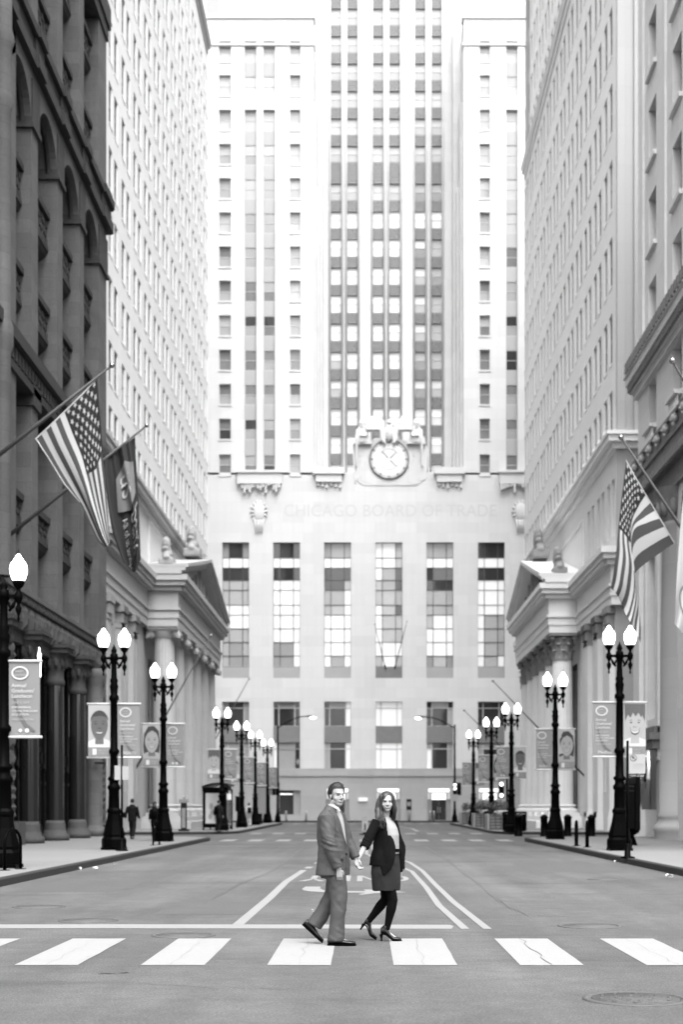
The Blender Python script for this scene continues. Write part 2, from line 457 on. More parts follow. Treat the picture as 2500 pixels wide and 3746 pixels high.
# ONLY, readable to drivers coming the other way: thick strokes, tops towards the camera
def letter(polys):
    for P in polys: mark("road_lettering", P, paint, 0.005)
lw = .115
letter([[(-1.40, 29.2), (-1.26, 29.2), (-1.05, 30.05), (-1.05, 31.5), (-1.18, 31.5), (-1.18, 30.15)], [(-0.83, 29.2), (-0.97, 29.2), (-1.18, 30.15), (-1.05, 30.05)]])
letter([[(-0.33, 29.2), (-0.33, 31.5), (-0.70, 31.5), (-0.70, 31.15), (-0.33 - lw, 31.15), (-0.33 - lw, 29.2)]])
letter([[(-.19, 29.2), (-.19 + lw, 29.2), (-.19 + lw, 31.5), (-.19, 31.5)], [(.28, 29.2), (.28 - lw, 29.2), (.28 - lw, 31.5), (.28, 31.5)], [(.28 - lw, 29.2), (.28 - lw, 29.75), (-.19 + lw, 31.5), (-.19 + lw, 30.95)]])
oo = [(.66 + .25 * math.cos(2 * pi * k / 24), 30.35 + 1.15 * math.sin(2 * pi * k / 24)) for k in range(24)]; oi = [(.66 + .14 * math.cos(2 * pi * k / 24), 30.35 + .82 * math.sin(2 * pi * k / 24)) for k in range(24)]
for k in range(24): letter([[oo[k], oo[(k + 1) % 24], oi[(k + 1) % 24], oi[k]]])
AR = [(175, 1352), (215, 1326), (388, 1327), (380, 1345), (415, 1366), (480, 1375), (905, 1378), (880, 1360), (1040, 1360), (1378, 1392), (1010, 1402), (860, 1421), (820, 1412), (905, 1397), (470, 1394), (260, 1381), (190, 1368)]
ap = [GR(1050 + a / 3.136, 2820 + b / 3.136) for a, b in AR]
mb = MB(); bm_pts = [(p.x, p.y, 0.005) for p in ap]
mb.add(bm_pts, [tuple(range(len(bm_pts)))]); mb.build("turn_arrow", paint, road)
# distant crossings
for y0, y1, ys in ((63.0, 66.2, 0), (79.5, 82.0, 0), (127.0, 130.0, 0)):
    for k in range(-5, 6):
        mark("crosswalk_bar", rect(k * 1.25 - 0.3, k * 1.25 + 0.32, y0, y1))
for k in range(8): mark("crosswalk_bar", rect(-13.5 + 0.0, -8.5, 131 + k * 1.2, 131.6 + k * 1.2)); mark("crosswalk_bar", rect(8.5, 13.5, 131 + k * 1.2, 131.6 + k * 1.2))
for y, x0, x1 in ((132.6, -1.8, -0.4), (132.6, 1.8, 3.4), (136.5, -6, 6)): line("stop_line", [(x0, y), (x1, y)], 0.35)
# tar seams and cracks
def crack(px, w, seed):
    r_ = random.Random(seed); P = []
    for i in range(len(px) - 1):
        a, b = GR(*px[i]), GR(*px[i + 1])
        for t in range(5):
            q = a.lerp(b, t / 5); P.append((q.x + r_.uniform(-.02, .02), q.y + r_.uniform(-.05, .05)))
    P.append(tuple(GR(*px[-1]).xy))
    mark("crack", [(x - w * (0.3 + r_.random()), y - w * 0.6) for x, y in P] + [(x + w * (0.3 + r_.random()), y + w * 0.6) for x, y in P[::-1]], seam, 0.003)
crack([(0, 3362), (300, 3360), (900, 3353), (1180, 3354), (1260, 3354)], 0.010, 1)
crack([(756, 3300), (880, 3232), (1000, 3185), (1110, 3100)], 0.014, 2)
crack([(1950, 3351), (2250, 3350), (2500, 3357)], 0.010, 3)
crack([(1826, 3285), (1850, 3312), (1930, 3348), (2080, 3350)], 0.012, 4)
crack([(1560, 3098), (1640, 3150), (1740, 3225), (1830, 3300)], 0.010, 5)
crack([(355, 3562), (440, 3560), (470, 3556)], 0.008, 6)
crack([(520, 3595), (800, 3612), (1050, 3618)], 0.006, 7)
for k, (px0, py0, px1, py1) in enumerate(((40, 3215, 420, 3262), (560, 3290, 900, 3345), (1960, 3150, 2300, 3190))):
    a, b = GR(px0, py1), GR(px1, py0); r_ = random.Random(70 + k); x0, x1, y0, y1 = a.x, GR(px1, py1).x, a.y, b.y
    P = [(x0 + (x1 - x0) * t / 8 + r_.uniform(-.02, .02), y0 + r_.uniform(-.05, .05)) for t in range(9)] + [(x1 + r_.uniform(-.04, .04), y0 + (y1 - y0) * t / 6) for t in range(1, 6)] + [(x1 + (x0 - x1) * t / 8 + r_.uniform(-.02, .02), y1 + r_.uniform(-.05, .05)) for t in range(9)]
    mark("asphalt_patch", P, patchm, 0.0025)
# ironwork let into the road
def manhole(px, py, dia, label, kind):
    p = GR(px, py)
    t = thing("manhole_cover", label, "manhole cover", (p.x, p.y, 0), "manhole covers in the road")
    r = dia / 2
    mb = MB(); mb.lathe([(r + 0.05, 0.0), (r + 0.05, 0.009), (r, 0.013), (r, 0.006), (r - 0.02, 0.006), (r - 0.02, 0.0)], seg=40, cap=False)
    mb.build("ring", grille_m, t, (p.x, p.y, 0))
    mb = MB(); mb.lathe([(r - 0.022, 0.0), (r - 0.022, 0.010)], seg=40)
    if kind == 'studs':
        for a in range(10):
            for q in (0.4, 0.75):
                an = a * pi / 5 + q
                mb.lathe([(0.02, 0.010), (0.014, 0.016)], cx=r * q * math.cos(an), cy=r * q * math.sin(an), seg=8)
    mb.build("lid", asphalt if kind == 'studs' else grille_m, t, (p.x, p.y, 0))
manhole(143, 3317, 0.70, "round iron manhole cover in the left lane, farthest back of the three there", 'grate')
manhole(323, 3367, 0.70, "round iron manhole cover just beyond the stop line on the left", 'grate')
manhole(672, 3421, 0.66, "round iron manhole cover touching the top of a white crossing bar", 'grate')
manhole(2159, 3387, 0.72, "round iron manhole cover in the right lane behind the crossing bars", 'grate')
manhole(2326, 3654, 0.74, "large studded manhole cover in front of the crossing at bottom right", 'studs')
manhole(2210, 3216, 0.60, "small faint manhole cover near the right kerb", 'grate')
def scrap(px, py, w, h, label, seed):
    p = GR(px, py); r_ = random.Random(seed); mb = MB(); n = 7
    P = [(p.x + w * r_.uniform(.35, .6) * math.cos(2 * pi * i / n), p.y + w * r_.uniform(.35, .6) * math.sin(2 * pi * i / n), 0.02 + h * r_.random()) for i in range(n)]
    P.append((p.x, p.y, h))
    mb.add(P, [(i, (i + 1) % n, n) for i in range(n)])
    P2 = [(x, y, 0.006) for x, y, z in P[:n]]
    mb.add(P2, [tuple(range(n))])
    tag(mb.build("paper_scrap", litter_m), label, "litter", "litter in the gutter")
scrap(293, 3184, 0.09, 0.085, "round white paper scrap against the left kerb", 1)
scrap(347, 3178, 0.14, 0.05, "crumpled white paper lying by the left kerb, middle of three", 2)
scrap(421, 3162, 0.12, 0.05, "crumpled pale wrapper by the left kerb, farthest of three", 3)
scrap(2450, 3207, 0.22, 0.06, "torn white paper in the right gutter at the picture edge", 4)
scrap(2250, 3155, 0.06, 0.05, "tiny white scrap beside the right kerb", 5)
scrap(1147, 3333, 0.05, 0.02, "tiny pale scrap on the asphalt behind the walking man", 6)

# ------------------------------------------------------------------ facades
def fpt(side, plane):
    """facade space: u along the wall, v up, w into the wall"""
    if side == 'L': return lambda u, v, w: (plane - w, u, v)
    if side == 'R': return lambda u, v, w: (plane + w, u, v)
    return lambda u, v, w: (u, plane + w, v)
def wall(side, plane, u0, u1, v0, v1, holes, depth, name, m, parent, back=None):
    """a wall face with rectangular openings and their reveals; back closes each opening"""
    U = sorted({round(x, 4) for x in [u0, u1] + [h[0] for h in holes] + [h[1] for h in holes]})
    V = sorted({round(x, 4) for x in [v0, v1] + [h[2] for h in holes] + [h[3] for h in holes]})
    ui = {x: i for i, x in enumerate(U)}; vi = {x: i for i, x in enumerate(V)}
    H = set()
    for a, b, c, d in holes:
        for i in range(ui[round(a, 4)], ui[round(b, 4)]):
            for j in range(vi[round(c, 4)], vi[round(d, 4)]): H.add((i, j))
    mb = MB(fpt(side, plane))
    nu, nv = len(U) - 1, len(V) - 1
    for j in range(nv):                       # merge runs of solid cells
        i = 0
        while i < nu:
            if (i, j) in H: i += 1; continue
            k = i
            while k + 1 < nu and (k + 1, j) not in H: k += 1
            mb.quad((U[i], V[j], 0), (U[k + 1], V[j], 0), (U[k + 1], V[j + 1], 0), (U[i], V[j + 1], 0)); i = k + 1
    for a, b, c, d in holes:
        mb.quad((a, c, 0), (a, d, 0), (a, d, depth), (a, c, depth)); mb.quad((b, c, 0), (b, d, 0), (b, d, depth), (b, c, depth))
        mb.quad((a, c, 0), (b, c, 0), (b, c, depth), (a, c, depth)); mb.quad((a, d, 0), (b, d, 0), (b, d, depth), (a, d, depth))
    return mb.build(name, m, parent)
WIN = {}
def window(side, plane, u, v, w, width, height, panes, sash, parent, rail=0.5, kind='double', fr=0.06):
    """window > frame mesh, panes; (u, v) = lower-left corner, w = depth of the sash; meshes are shared"""
    key = (side, round(width, 2), round(height, 2), kind, sash.name, round(rail, 2))
    f0 = fpt(side, 0.0)
    if key not in WIN:
        mb = MB(f0)
        for a, b, c, d in ((0, fr, 0, height), (width - fr, width, 0, height), (fr, width - fr, 0, fr), (fr, width - fr, height - fr, height)): mb.box(a, b, c, d, -0.04, 0.05)
        if kind == 'double': mb.box(fr, width - fr, height * rail - 0.03, height * rail + 0.03, -0.03, 0.05)
        me = mb.mesh("window", sash); P = []
        segs = [(fr, height * rail - 0.03), (height * rail + 0.03, height - fr)] if kind == 'double' else [(fr, height - fr)]
        for c, d in segs:
            q = MB(f0); q.quad((fr, c, 0.0), (width - fr, c, 0.0), (width - fr, d, 0.0), (fr, d, 0.0)); P.append(q)
        WIN[key] = (me, P, {})
    me, P, cache = WIN[key]
    o = place("window", me, parent, Vector(fpt(side, plane)(u, v, w)))
    for i, q in enumerate(P):
        g = panes[i % len(panes)]
        if (i, g.name) not in cache: cache[(i, g.name)] = q.mesh("pane", g)
        place("pane", cache[(i, g.name)], o, sub=True)
    return o
def moulding(side, plane, u0, u1, steps, name, m, parent, back=0.4, ends=(True, True)):
    """stepped cornice: steps of (v0, v1, projection)"""
    mb = MB(fpt(side, plane))
    for k, (a, b, p) in enumerate(steps):
        e = 0.003 * k
        mb.box(u0 - (p if ends[0] else 0), u1 + (p if ends[1] else 0), a, b, -p, back + e)
    return mb.build(name, m, parent)
def copies(name, me, parent, locs, sub=False):
    return [place(name, me, parent, l, sub=sub) for l in locs]
def shell(name, x0, x1, y0, y1, z0, z1, m, parent, skip=()):
    """closed mass behind the facades; skip names faces left to the facades"""
    mb = MB()
    F = {'x0': [(x0, y0, z0), (x0, y1, z0), (x0, y1, z1), (x0, y0, z1)], 'x1': [(x1, y0, z0), (x1, y1, z0), (x1, y1, z1), (x1, y0, z1)],
         'y0': [(x0, y0, z0), (x1, y0, z0), (x1, y0, z1), (x0, y0, z1)], 'y1': [(x0, y1, z0), (x1, y1, z0), (x1, y1, z1), (x0, y1, z1)], 'z1': [(x0, y0, z1), (x1, y0, z1), (x1, y1, z1), (x0, y1, z1)]}
    for k, q in F.items():
        if k not in skip: mb.quad(*q)
    return mb.build(name, m, parent)

# ------------------------------------------------------------------ the exchange tower that closes the street
BY = 145.0; TY = 152.0
bx = lambda px: GX(px, BY)
bh = lambda py: GH(py, BY)
tx = lambda px: GX(px, TY)
th = lambda py: GH(py, TY)
bot = thing("exchange_tower", "towering pale stone exchange building with round clock closing off the street", "building", (2.3, BY, 0))
XL, XR = -26.0, 30.0
WLX, WRX = bx(1148), bx(1697)              # inner edges of the two wings
VB = bh(1729)                               # top of the base block
WTOP = bh(57)
# base block
tall = [(bx(px * 1.5944 - 49), bx(px * 1.5944 + 49)) for px in (541, 658, 775, 893, 1010, 1128)]
tall += [(tall[5][0] + 5.24, tall[5][1] + 5.24), (tall[0][0] - 5.24, tall[0][1] - 5.24)]
T0, T1 = bh(2480), bh(1984)
L0, L1 = bh(2821), bh(2566)
GB = bh(2837)
holes = [(a, b, T0, T1) for a, b in tall] + [(a, b, L0, L1) for a, b in tall]
wall('F', BY, XL, XR, GB, VB, holes, 0.55, "base_wall", lime, bot)
doors = [(bx(1193), bx(1278)), (bx(1378), bx(1465)), (bx(1565), bx(1650)), (bx(1752), bx(1836))]
DH = bh(2880)
shopw = (bx(1019), bx(1100), bh(2981), bh(2890))
wall('F', BY - 0.12, XL, XR, 0, GB, [(a, b, 0.15, DH) for a, b in doors] + [shopw], 0.9, "granite_base", granite_lt, bot)
moulding('F', BY, XL, XR, [(GB - 0.05, GB + 0.25, 0.22), (GB + 0.25, GB + 0.75, 0.10)], "base_course", granite_lt, bot)
shell("mass", XL, XR, BY, BY + 50, 0, VB, lime, bot, ('y0',))
R2 = random.Random(5)
# reflection bands painted pane by pane in the tall windows, rows from the top down (three columns): d dark, m mid, p pale, w glowing white, l lit
TALLST = [x.split() for x in ("mdm www ddd ppp ppp www www ppp pmp pmm", "ddd www ddd www www www www www mmw mmw", "mmm www ddd ddp mmw ppw www www www wmw",
          "wwp wwp wmd pmd ppm wpd wpp wpp www pwp", "mmm www ddd ddd mmm ppp pww www www mpm", "ddd www ddd www www www wpp wpp wpp wpw", "ddd www ddd www www www wpp wpp wpp wpw", "ddd www ddd www www www wpp wpp wpp wpw")]
GLS = {'p': gl_pale, 'd': gl_dark, 'm': gl_gray, 'w': gl_lit_sky, 'l': gl_lit_sky}  # in tall windows the w glow stands in for reflected sky
PANE = {}
def gridwindow(side, plane, u0, u1, v0, v1, w, cols, rows, states, sash, parent, bar=0.05):
    """big window: frame and mullions in one mesh, each pane its own object"""
    mb = MB(fpt(side, plane)); W_, H_ = u1 - u0, v1 - v0
    cu = [u0 + W_ * c for c in cols]; rv = [v0 + H_ * r for r in rows]
    for c in cu: mb.box(c - bar, c + bar, v0, v1, w - 0.07, w + 0.03)
    for r in rv: mb.box(u0, u1, r - bar * 0.8, r + bar * 0.8, w - 0.05, w + 0.02)
    o = mb.build("window", sash, parent)
    for i in range(len(rows) - 1):
        for j in range(len(cols) - 1):
            q = MB(fpt(side, plane)); t = R2.uniform(-0.012, 0.012)
            q.quad((cu[j], rv[i], w + t), (cu[j + 1], rv[i], w - t), (cu[j + 1], rv[i + 1], w - t), (cu[j], rv[i + 1], w + t))
            q.build("pane", GLS[states[i][j]], o)
    return o
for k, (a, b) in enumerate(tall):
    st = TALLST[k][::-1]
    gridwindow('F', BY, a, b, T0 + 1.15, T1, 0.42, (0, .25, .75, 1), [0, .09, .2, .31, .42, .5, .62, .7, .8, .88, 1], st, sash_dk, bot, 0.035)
    mb = MB(fpt('F', BY)); mb.box(a, b, T0, T0 + 1.12, 0.2, 0.5)
    for q in range(7): mb.box(a + 0.12 + q * 0.37, a + 0.34 + q * 0.37, T0 + 0.15, T0 + 0.95, 0.17, 0.25)
    for q in range(9): mb.box(a + 0.1 + q * 0.3, a + 0.2 + q * 0.3, T0 + 1.12, T0 + 1.3, 0.2, 0.3)
    mb.build("balcony_panel", spandrel_s if k != 3 else spandrel_m, bot)
LOWST = ["mdm ddm", "dmd ddd", "dmw ddw", "wlw wlw", "dmd ddm", "ddd ddd", "ddd ddd", "ddd ddd"]
LOW2 = ["mmm mmm", "wmd wmd", "mdw mdl", "wlw wlw", "mdm wdm", "mmm mdm", "mmm mdm", "mmm mdm"]
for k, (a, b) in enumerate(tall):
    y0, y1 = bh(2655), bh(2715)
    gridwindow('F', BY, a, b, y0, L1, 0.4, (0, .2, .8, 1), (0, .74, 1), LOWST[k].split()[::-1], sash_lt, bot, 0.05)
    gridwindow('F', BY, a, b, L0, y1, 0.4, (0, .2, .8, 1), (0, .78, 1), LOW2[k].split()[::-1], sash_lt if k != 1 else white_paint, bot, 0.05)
    mb = MB(fpt('F', BY)); mb.box(a, b, y1, y0, 0.22, 0.5)
    mb.build("spandrel", spandrel_m, bot)
for a, b in doors:                           # lit doorways: soffit lights, side lamps, a pair of leaves
    d = MB(fpt('F', BY)); d.box(a, b, 0.15, DH, 0.7, 0.8); ds = d.build("doorway", granite_lt, bot)
    d = MB(fpt('F', BY)); d.box(a + 0.1, b - 0.1, DH - 0.45, DH - 0.1, 0.35, 0.6); d.build("transom_light", doorglow, ds)
    d = MB(fpt('F', BY)); d.box(a + 0.45, b - 0.45, 2.25, DH - 0.6, 0.6, 0.68); d.build("transom_window", gl_bright, ds)
    for s in (a + 0.05, b - 0.25):
        d = MB(fpt('F', BY)); d.box(s, s + 0.2, 2.3, DH - 0.55, 0.5, 0.66); d.build("side_light", gl_lit_sky, ds)
    for s in (0, 1):
        u = (a + b) / 2 - 0.72 + 0.73 * s
        d = MB(fpt('F', BY)); d.box(u, u + 0.71, 0.16, 2.2, 0.6, 0.66); df = d.build("door", gl_dark, ds)
        d = MB(fpt('F', BY)); d.box(u + (0.56 if s == 0 else 0.09), u + (0.62 if s == 0 else 0.15), 0.9, 1.5, 0.54, 0.6); d.build("handle", steel, df)
gridwindow('F', BY - 0.12, shopw[0], shopw[1], shopw[2], shopw[3], 0.3, (0, .72, 1), (0, 1), ["dm"], white_paint, bot, 0.09)
d = MB(fpt('F', BY - 0.12)); d.box(bx(1312), bx(1345), bh(2917), bh(2930), -0.15, 0); d.build("wall_light", gl_lit_sky, bot)
d = MB(fpt('F', BY - 0.12)); d.box(bx(1025), bx(1070), bh(2906), bh(2902), 0.2, 0.26); d.build("shop_light", gl_bright, bot)
# wings
def wing(u0, u1, singles, pairs, side_edge):
    rows = [bh(p) for p in (151, 275.5, 402, 527, 652, 777, 902, 1027, 1153.6, 1279.5, 1405, 1532, 1662.5)]
    hs = [(a, b, r - 2.07, r) for a, b in singles for r in rows]
    strips = []
    for a, b in pairs:
        strips.append((a, b, rows[1] - 2.1, rows[0])); strips.append((a, b, rows[12] - 1.9, rows[2]))
    wall('F', BY, u0, u1, VB, WTOP - 1.6, hs + strips, 0.5, "wing_wall", lime, bot)
    for a, b in singles:
        for i, r in enumerate(rows):
            low = i > 8
            ch = ([gl_pale, gl_pale, gl_gray, gl_gray] if i < 6 else [gl_gray, gl_mid, gl_gray, gl_pale]) if not low else [gl_mid, gl_dark, gl_gray]
            window('F', BY, a, r - 2.07, 0.3, b - a, 2.07, [R2.choice(ch), R2.choice(ch)], sash_lt, bot)
            sm = MB(fpt('F', BY)); sm.box(a - 0.08, b + 0.08, r - 2.25, r - 2.075, -0.06, 0.1); sm.build("sill", lime, bot)
    for a, b in pairs:
        for i, r in enumerate(rows):
            low = i > 7
            ch = ([gl_pale, gl_gray, gl_pale] if i < 6 else [gl_gray, gl_mid]) if not low else [gl_mid, gl_dark, gl_gray]
            window('F', BY, a, r - 2.05, 0.36, b - a, 2.05, [R2.choice(ch), R2.choice(ch)], sash_lt, bot)
            if i not in (1, 12):
                s_ = MB(fpt('F', BY)); s_.box(a, b, rows[i + 1], r - 2.05, 0.3, 0.5); s_.build("spandrel", spandrel_s, bot)
    ca, cb = min(p[0] for p in pairs), max(p[1] for p in pairs)
    moulding('F', BY, u0, u1, [(WTOP - 3.1, WTOP - 2.9, 0.12), (WTOP - 1.6, WTOP, 0.0), (WTOP - 0.35, WTOP + 0.1, 0.15)], "parapet", lime_orn, bot, 1.2)
    d = MB(fpt('F', BY)); d.box(ca - 0.7, cb + 0.7, VB - 1.2, VB - 0.1, -0.45, 0.1); d.box(ca - 0.8, cb + 0.8, VB - 0.1, VB + 0.15, -0.6, 0.1)
    r_ = random.Random(int(ca * 10))
    for q in range(16):
        x = ca - 0.6 + q * (cb - ca + 1.2) / 16
        d.box(x, x + 0.2, VB - 1.2 - r_.uniform(0.1, 1.0), VB - 0.4, -0.35 - r_.uniform(0, .15), 0.05)
    d.build("window_ledge", lime_orn, bot)
wing(XL, WLX, [(bx(801.7), bx(845)), (bx(1061.5), bx(1099.5))], [(bx(895), bx(938.8)), (bx(964), bx(1006.6))], 'r')
wing(WRX, XR, [(bx(1756), bx(1793.5)), (bx(2010), bx(2050))], [(bx(1853), bx(1895)), (bx(1921), bx(1963))], 'l')
shell("wing_mass", XL, WLX, BY, BY + 48, VB - 0.01, WTOP - 0.05, lime, bot, ('y0',))
shell("wing_mass", WRX, XR, BY, BY + 48, VB - 0.01, WTOP - 0.05, lime, bot, ('y0',))
shell("setback_mass", bx(805) * 1.06, bx(1175), BY + 8, BY + 45, WTOP - 1, WTOP + 30, lime, bot)
shell("setback_mass", WRX + 0.6, WRX + 13, BY + 10, BY + 45, WTOP - 1, WTOP + 26, lime, bot)
# stepped buttresses on the inner faces of the wings, flanking the court
for s, x in ((1, WLX), (-1, WRX)):
    d = MB()
    for k, (dx, y0, top) in enumerate(((0.25, BY + 1.5, 74), (0.5, BY + 3.2, 66), (0.75, BY + 5, 84))):
        d.box(min(x - s * .2, x + s * dx), max(x - s * .2, x + s * dx), y0, TY + .2 - k * .05, VB - .2, top)
    d.build("court_buttress", lime, bot)
# tower face in the court
TCOL = [(1211, 1249), (1271, 1309), (1365, 1403), (1425, 1464), (1519, 1557), (1580, 1617)]
SPY = [(-30 + 0, 30.4)] + [(200 / 2.24 + k * 100.4, 294 / 2.24 + k * 100.4) for k in range(5)] + [(590.6, 671)] + [(730.4, 773.2), (833, 875)] + [(900 + a / 2.24, 900 + b / 2.24) for a, b in ((82, 175), (312, 403), (543, 633), (773, 865), (1003, 1093), (1232, 1328), (1465, 1555), (1697, 1785))]
TB = VB
wall('F', TY, WLX - 0.5, WRX + 0.5, TB - 0.5, 120, [(tx(a), tx(b), TB, 119) for a, b in TCOL], 0.6, "tower_wall", lime, bot)
shell("tower_mass", WLX - 0.5, WRX + 0.5, TY, TY + 30, TB - 0.5, 120, lime, bot, ('y0',))
for a, b in TCOL:                              # rounded ribs beside each window strip
    for x in (tx(a) - 0.12, tx(b) + 0.12):
        d = MB(); d.tube([(x, TY - 0.02, TB), (x, TY - 0.02, 119.5)], 0.13, seg=8); d.build("rib", lime, bot)
SPY = SPY[:1] + SPY[1:]
dark_right = {10, 11, 12, 13, 14, 15, 8, 7}
spme = {}
for c, (a, b) in enumerate(TCOL):
    ua, ub = tx(a), tx(b)
    ext = [(-30 - k * 100.4, -30 - k * 100.4 + 42) for k in range(8, 0, -1)]
    spans = [(-130.8 - k * 100.4 + 57, -130.8 - k * 100.4 + 99) for k in range(6, 0, -1)] + [(-11.3, 30.4)] + SPY[1:]
    for i, (p0, p1) in enumerate(spans):
        v1, v0 = th(p0), th(p1); hgt = round(v1 - v0, 2)
        key = hgt
        if key not in spme:
            wd_ = ub - ua
            q = MB(fpt('F', 0)); q.box(0, wd_, 0, hgt, 0.0, 0.12)
            nx, nz = 5, max(4, int(hgt / 0.3))
            for x in range(nx):
                for z in range(nz):
                    if (x + z) % 2: q.box((x + .12) * wd_ / nx, (x + .88) * wd_ / nx, (z + .1) * hgt / nz, (z + .9) * hgt / nz, -0.05, 0.0)
            q.box(0, wd_, 0, 0.07, -0.1, 0.0)
            spme[key] = q.mesh("spandrel", spandrel_m)
        place("spandrel", spme[key], bot, Vector(fpt('F', TY)(ua, v0, 0.18)))
        if i + 1 < len(spans):
            w1, w0 = v0, th(spans[i + 1][0])
            n = i - 6
            if c >= 4 and n in (6, 8, 9, 10, 11, 12, 13): pn = [R2.choice([gl_gray, gl_mid, gl_gray]), R2.choice([gl_blind, gl_gray])]
            elif c == 0 and n > 11: pn = [R2.choice([gl_gray, gl_blind]), gl_blind]
            elif n < 7: pn = [R2.choice([gl_gray, gl_pale]), gl_pale]
            else: pn = [gl_blind, R2.choice([gl_blind, gl_lit_sky])]
            window('F', TY, ua, w0, 0.3, round(ub - ua, 2), round(w1 - w0, 2), pn, sash_lt, bot, kind='double', fr=0.04)
for a, b in TCOL:
    v1 = th(900 + 1785 / 2.24); window('F', TY, tx(a), TB, 0.3, round(tx(b) - tx(a), 2), round(v1 - TB, 2), [gl_blind], sash_lt, bot, kind='single', fr=0.04)
d = MB(); d.box(WLX - 0.3, WRX + 0.3, BY + 0.3, TY + 1, VB - 0.6, VB + 0.03); d.build("court_roof", lime, bot)
for u0, u1 in ((bx(1146), bx(1262)), (bx(1588), bx(1702))):
    d = MB(fpt('F', BY)); d.box(u0, u1, VB - 0.2, VB + 0.45, -0.5, 1.0); d.box(u0 + 0.3, u1 - 0.3, VB - 1.0, VB - 0.2, -0.35, 0.2)
    for q in range(6):
        x = u0 + 0.4 + q * 0.45; d.box(x, x + 0.24, VB - 1.35 - (q % 3) * 0.12, VB - 1.0, -0.2, 0.1)
    d.build("court_ledge", lime_orn, bot)
# clock, carved figures, emblems, lettering
CX, CZ = bx(1424.3), bh(1681.5)
ck = MB()
prof = [(bx(1330), VB - 1.3), (bx(1296), VB - 0.6), (bx(1290), bh(1640)), (bx(1303), bh(1612)), (bx(1550), bh(1612)), (bx(1566), bh(1640)), (bx(1560), VB - 0.6), (bx(1522), VB - 1.3)]
ck.fn = fpt('F', BY); ck.prism(prof, -0.05, 1.2)
surround = ck.build("clock_surround", lime, bot)
def ringmesh(r0, r1, y0, y1, seg=64, a0=0, a1=2 * pi):
    q = MB(); R = []
    for k in range(seg + 1):
        a = a0 + (a1 - a0) * k / seg; c, s = math.sin(a), math.cos(a)
        R.append([(CX + r0 * c, y0, CZ + r0 * s), (CX + r1 * c, y0, CZ + r1 * s), (CX + r1 * c, y1, CZ + r1 * s), (CX + r0 * c, y1, CZ + r0 * s)])
    q.rings(R, cap=False, smooth=False); return q
cf = MB(); n = 64
cf.add([(CX + 2.0 * math.cos(2 * pi * k / n), BY - 0.14, CZ + 2.0 * math.sin(2 * pi * k / n)) for k in range(n)], [tuple(range(n))])
face = cf.build("clock_face", clock_m, bot)
ringmesh(1.91, 2.03, BY - 0.17, BY - 0.08).build("clock_rim", clock_ink, face)
ringmesh(1.70, 1.725, BY - 0.155, BY - 0.14).build("minute_ring", clock_ink, face)
ringmesh(1.02, 1.05, BY - 0.155, BY - 0.14).build("inner_ring", clock_ink, face)
q = MB()
for k in range(60):
    a = k * pi / 30; r0, r1, hw = (1.62, 1.97, 0.06) if k % 5 == 0 else (1.72, 1.95, 0.018)
    c, s = math.sin(a), math.cos(a); t = Vector((s, 0, -c)) * hw
    A, B = Vector((CX + r0 * c, BY - 0.16, CZ + r0 * s)), Vector((CX + r1 * c, BY - 0.16, CZ + r1 * s))
    q.quad(A - t, B - t, B + t, A + t)
q.build("minute_marks", clock_ink, face)
for a, L_, nm in ((318, 1.1, "minute_hand"), (135, 1.0, "hour_hand"), (45, 1.0, "second_hand")):
    c, s = math.sin(math.radians(a)), math.cos(math.radians(a)); t = Vector((s, 0, -c)) * 0.045
    A, B = Vector((CX + .15 * c, BY - 0.17, CZ + .15 * s)), Vector((CX + L_ * c, BY - 0.17, CZ + L_ * s))
    q = MB(); q.quad(A - t, B - t * 0.6, B + t * 0.6, A + t); q.build(nm, clock_ink, face)
def hooded(px, flip):
    """hooded carved figure in deep relief"""
    x = bx(px); z0 = bh(1618); q = MB(); y = BY - 0.16
    q.ell((x, y, z0 + 1.75), ((0.36, 0, 0), (0, 0.36, 0), (0, 0, 0.62)), 12, 8)
    q.tube([(x, y + .1, z0 - 0.1), (x, y, z0 + 0.8), (x, y, z0 + 1.5)], [(0.72, 0.5), (0.62, 0.45), (0.42, 0.38)], 12, ref=(1, 0, 0))
    q.tube([(x - flip * 0.05, y - 0.32, z0 + 1.35), (x - flip * 0.05, y - 0.36, z0 + 1.95)], [0.17, 0.2], 8)
    q.ell((x - flip * 0.05, y - 0.42, z0 + 1.72), ((0.15, 0, 0), (0, 0.12, 0), (0, 0, 0.25)), 8, 6)
    q.tube([(x + flip * 0.5, y, z0 + 1.1), (x + flip * 0.35, y - 0.4, z0 + 0.5), (x - flip * 0.25, y - 0.5, z0 + 0.55)], [0.2, 0.16, 0.13], 8)
    q.tube([(x - flip * 0.45, y - 0.1, z0 + 1.2), (x - flip * 0.55, y - 0.3, z0 + 0.3), (x - flip * 0.6, y - .2, z0 - 2.5)], [0.2, 0.16, 0.1], 8)
    me = fuse(q, 0.06, 1, None, lime_orn, "carved_figure"); place("carved_figure", me, bot)
    f = MB(fpt('F', BY)); f.box(x - 0.95, x + 0.95, z0 - 0.25, z0 - 0.02, -0.45, 0)
    for k in range(7): f.box(x - 0.8 + k * 0.25, x - 0.65 + k * 0.25, z0 - 2.6 + (k % 3) * 0.6, z0 - 0.25, -0.10, 0)
    f.build("figure_plinth", lime_orn, bot)
hooded(1326, 1); hooded(1523, -1)
q = MB(); ex = CX; ez = bh(1605); ey = BY - 0.3                    # eagle between raised wings
q.ell((ex, ey, ez + 0.55), ((0.45, 0, 0), (0, 0.35, 0), (0, 0, 0.95)), 12, 8)
q.ell((ex, ey - 0.1, ez + 1.55), ((0.24, 0, 0), (0, 0.26, 0), (0, 0, 0.3)), 10, 6)
q.tube([(ex, ey - 0.3, ez + 1.55), (ex, ey - 0.55, ez + 1.4)], [0.1, 0.03], 6)
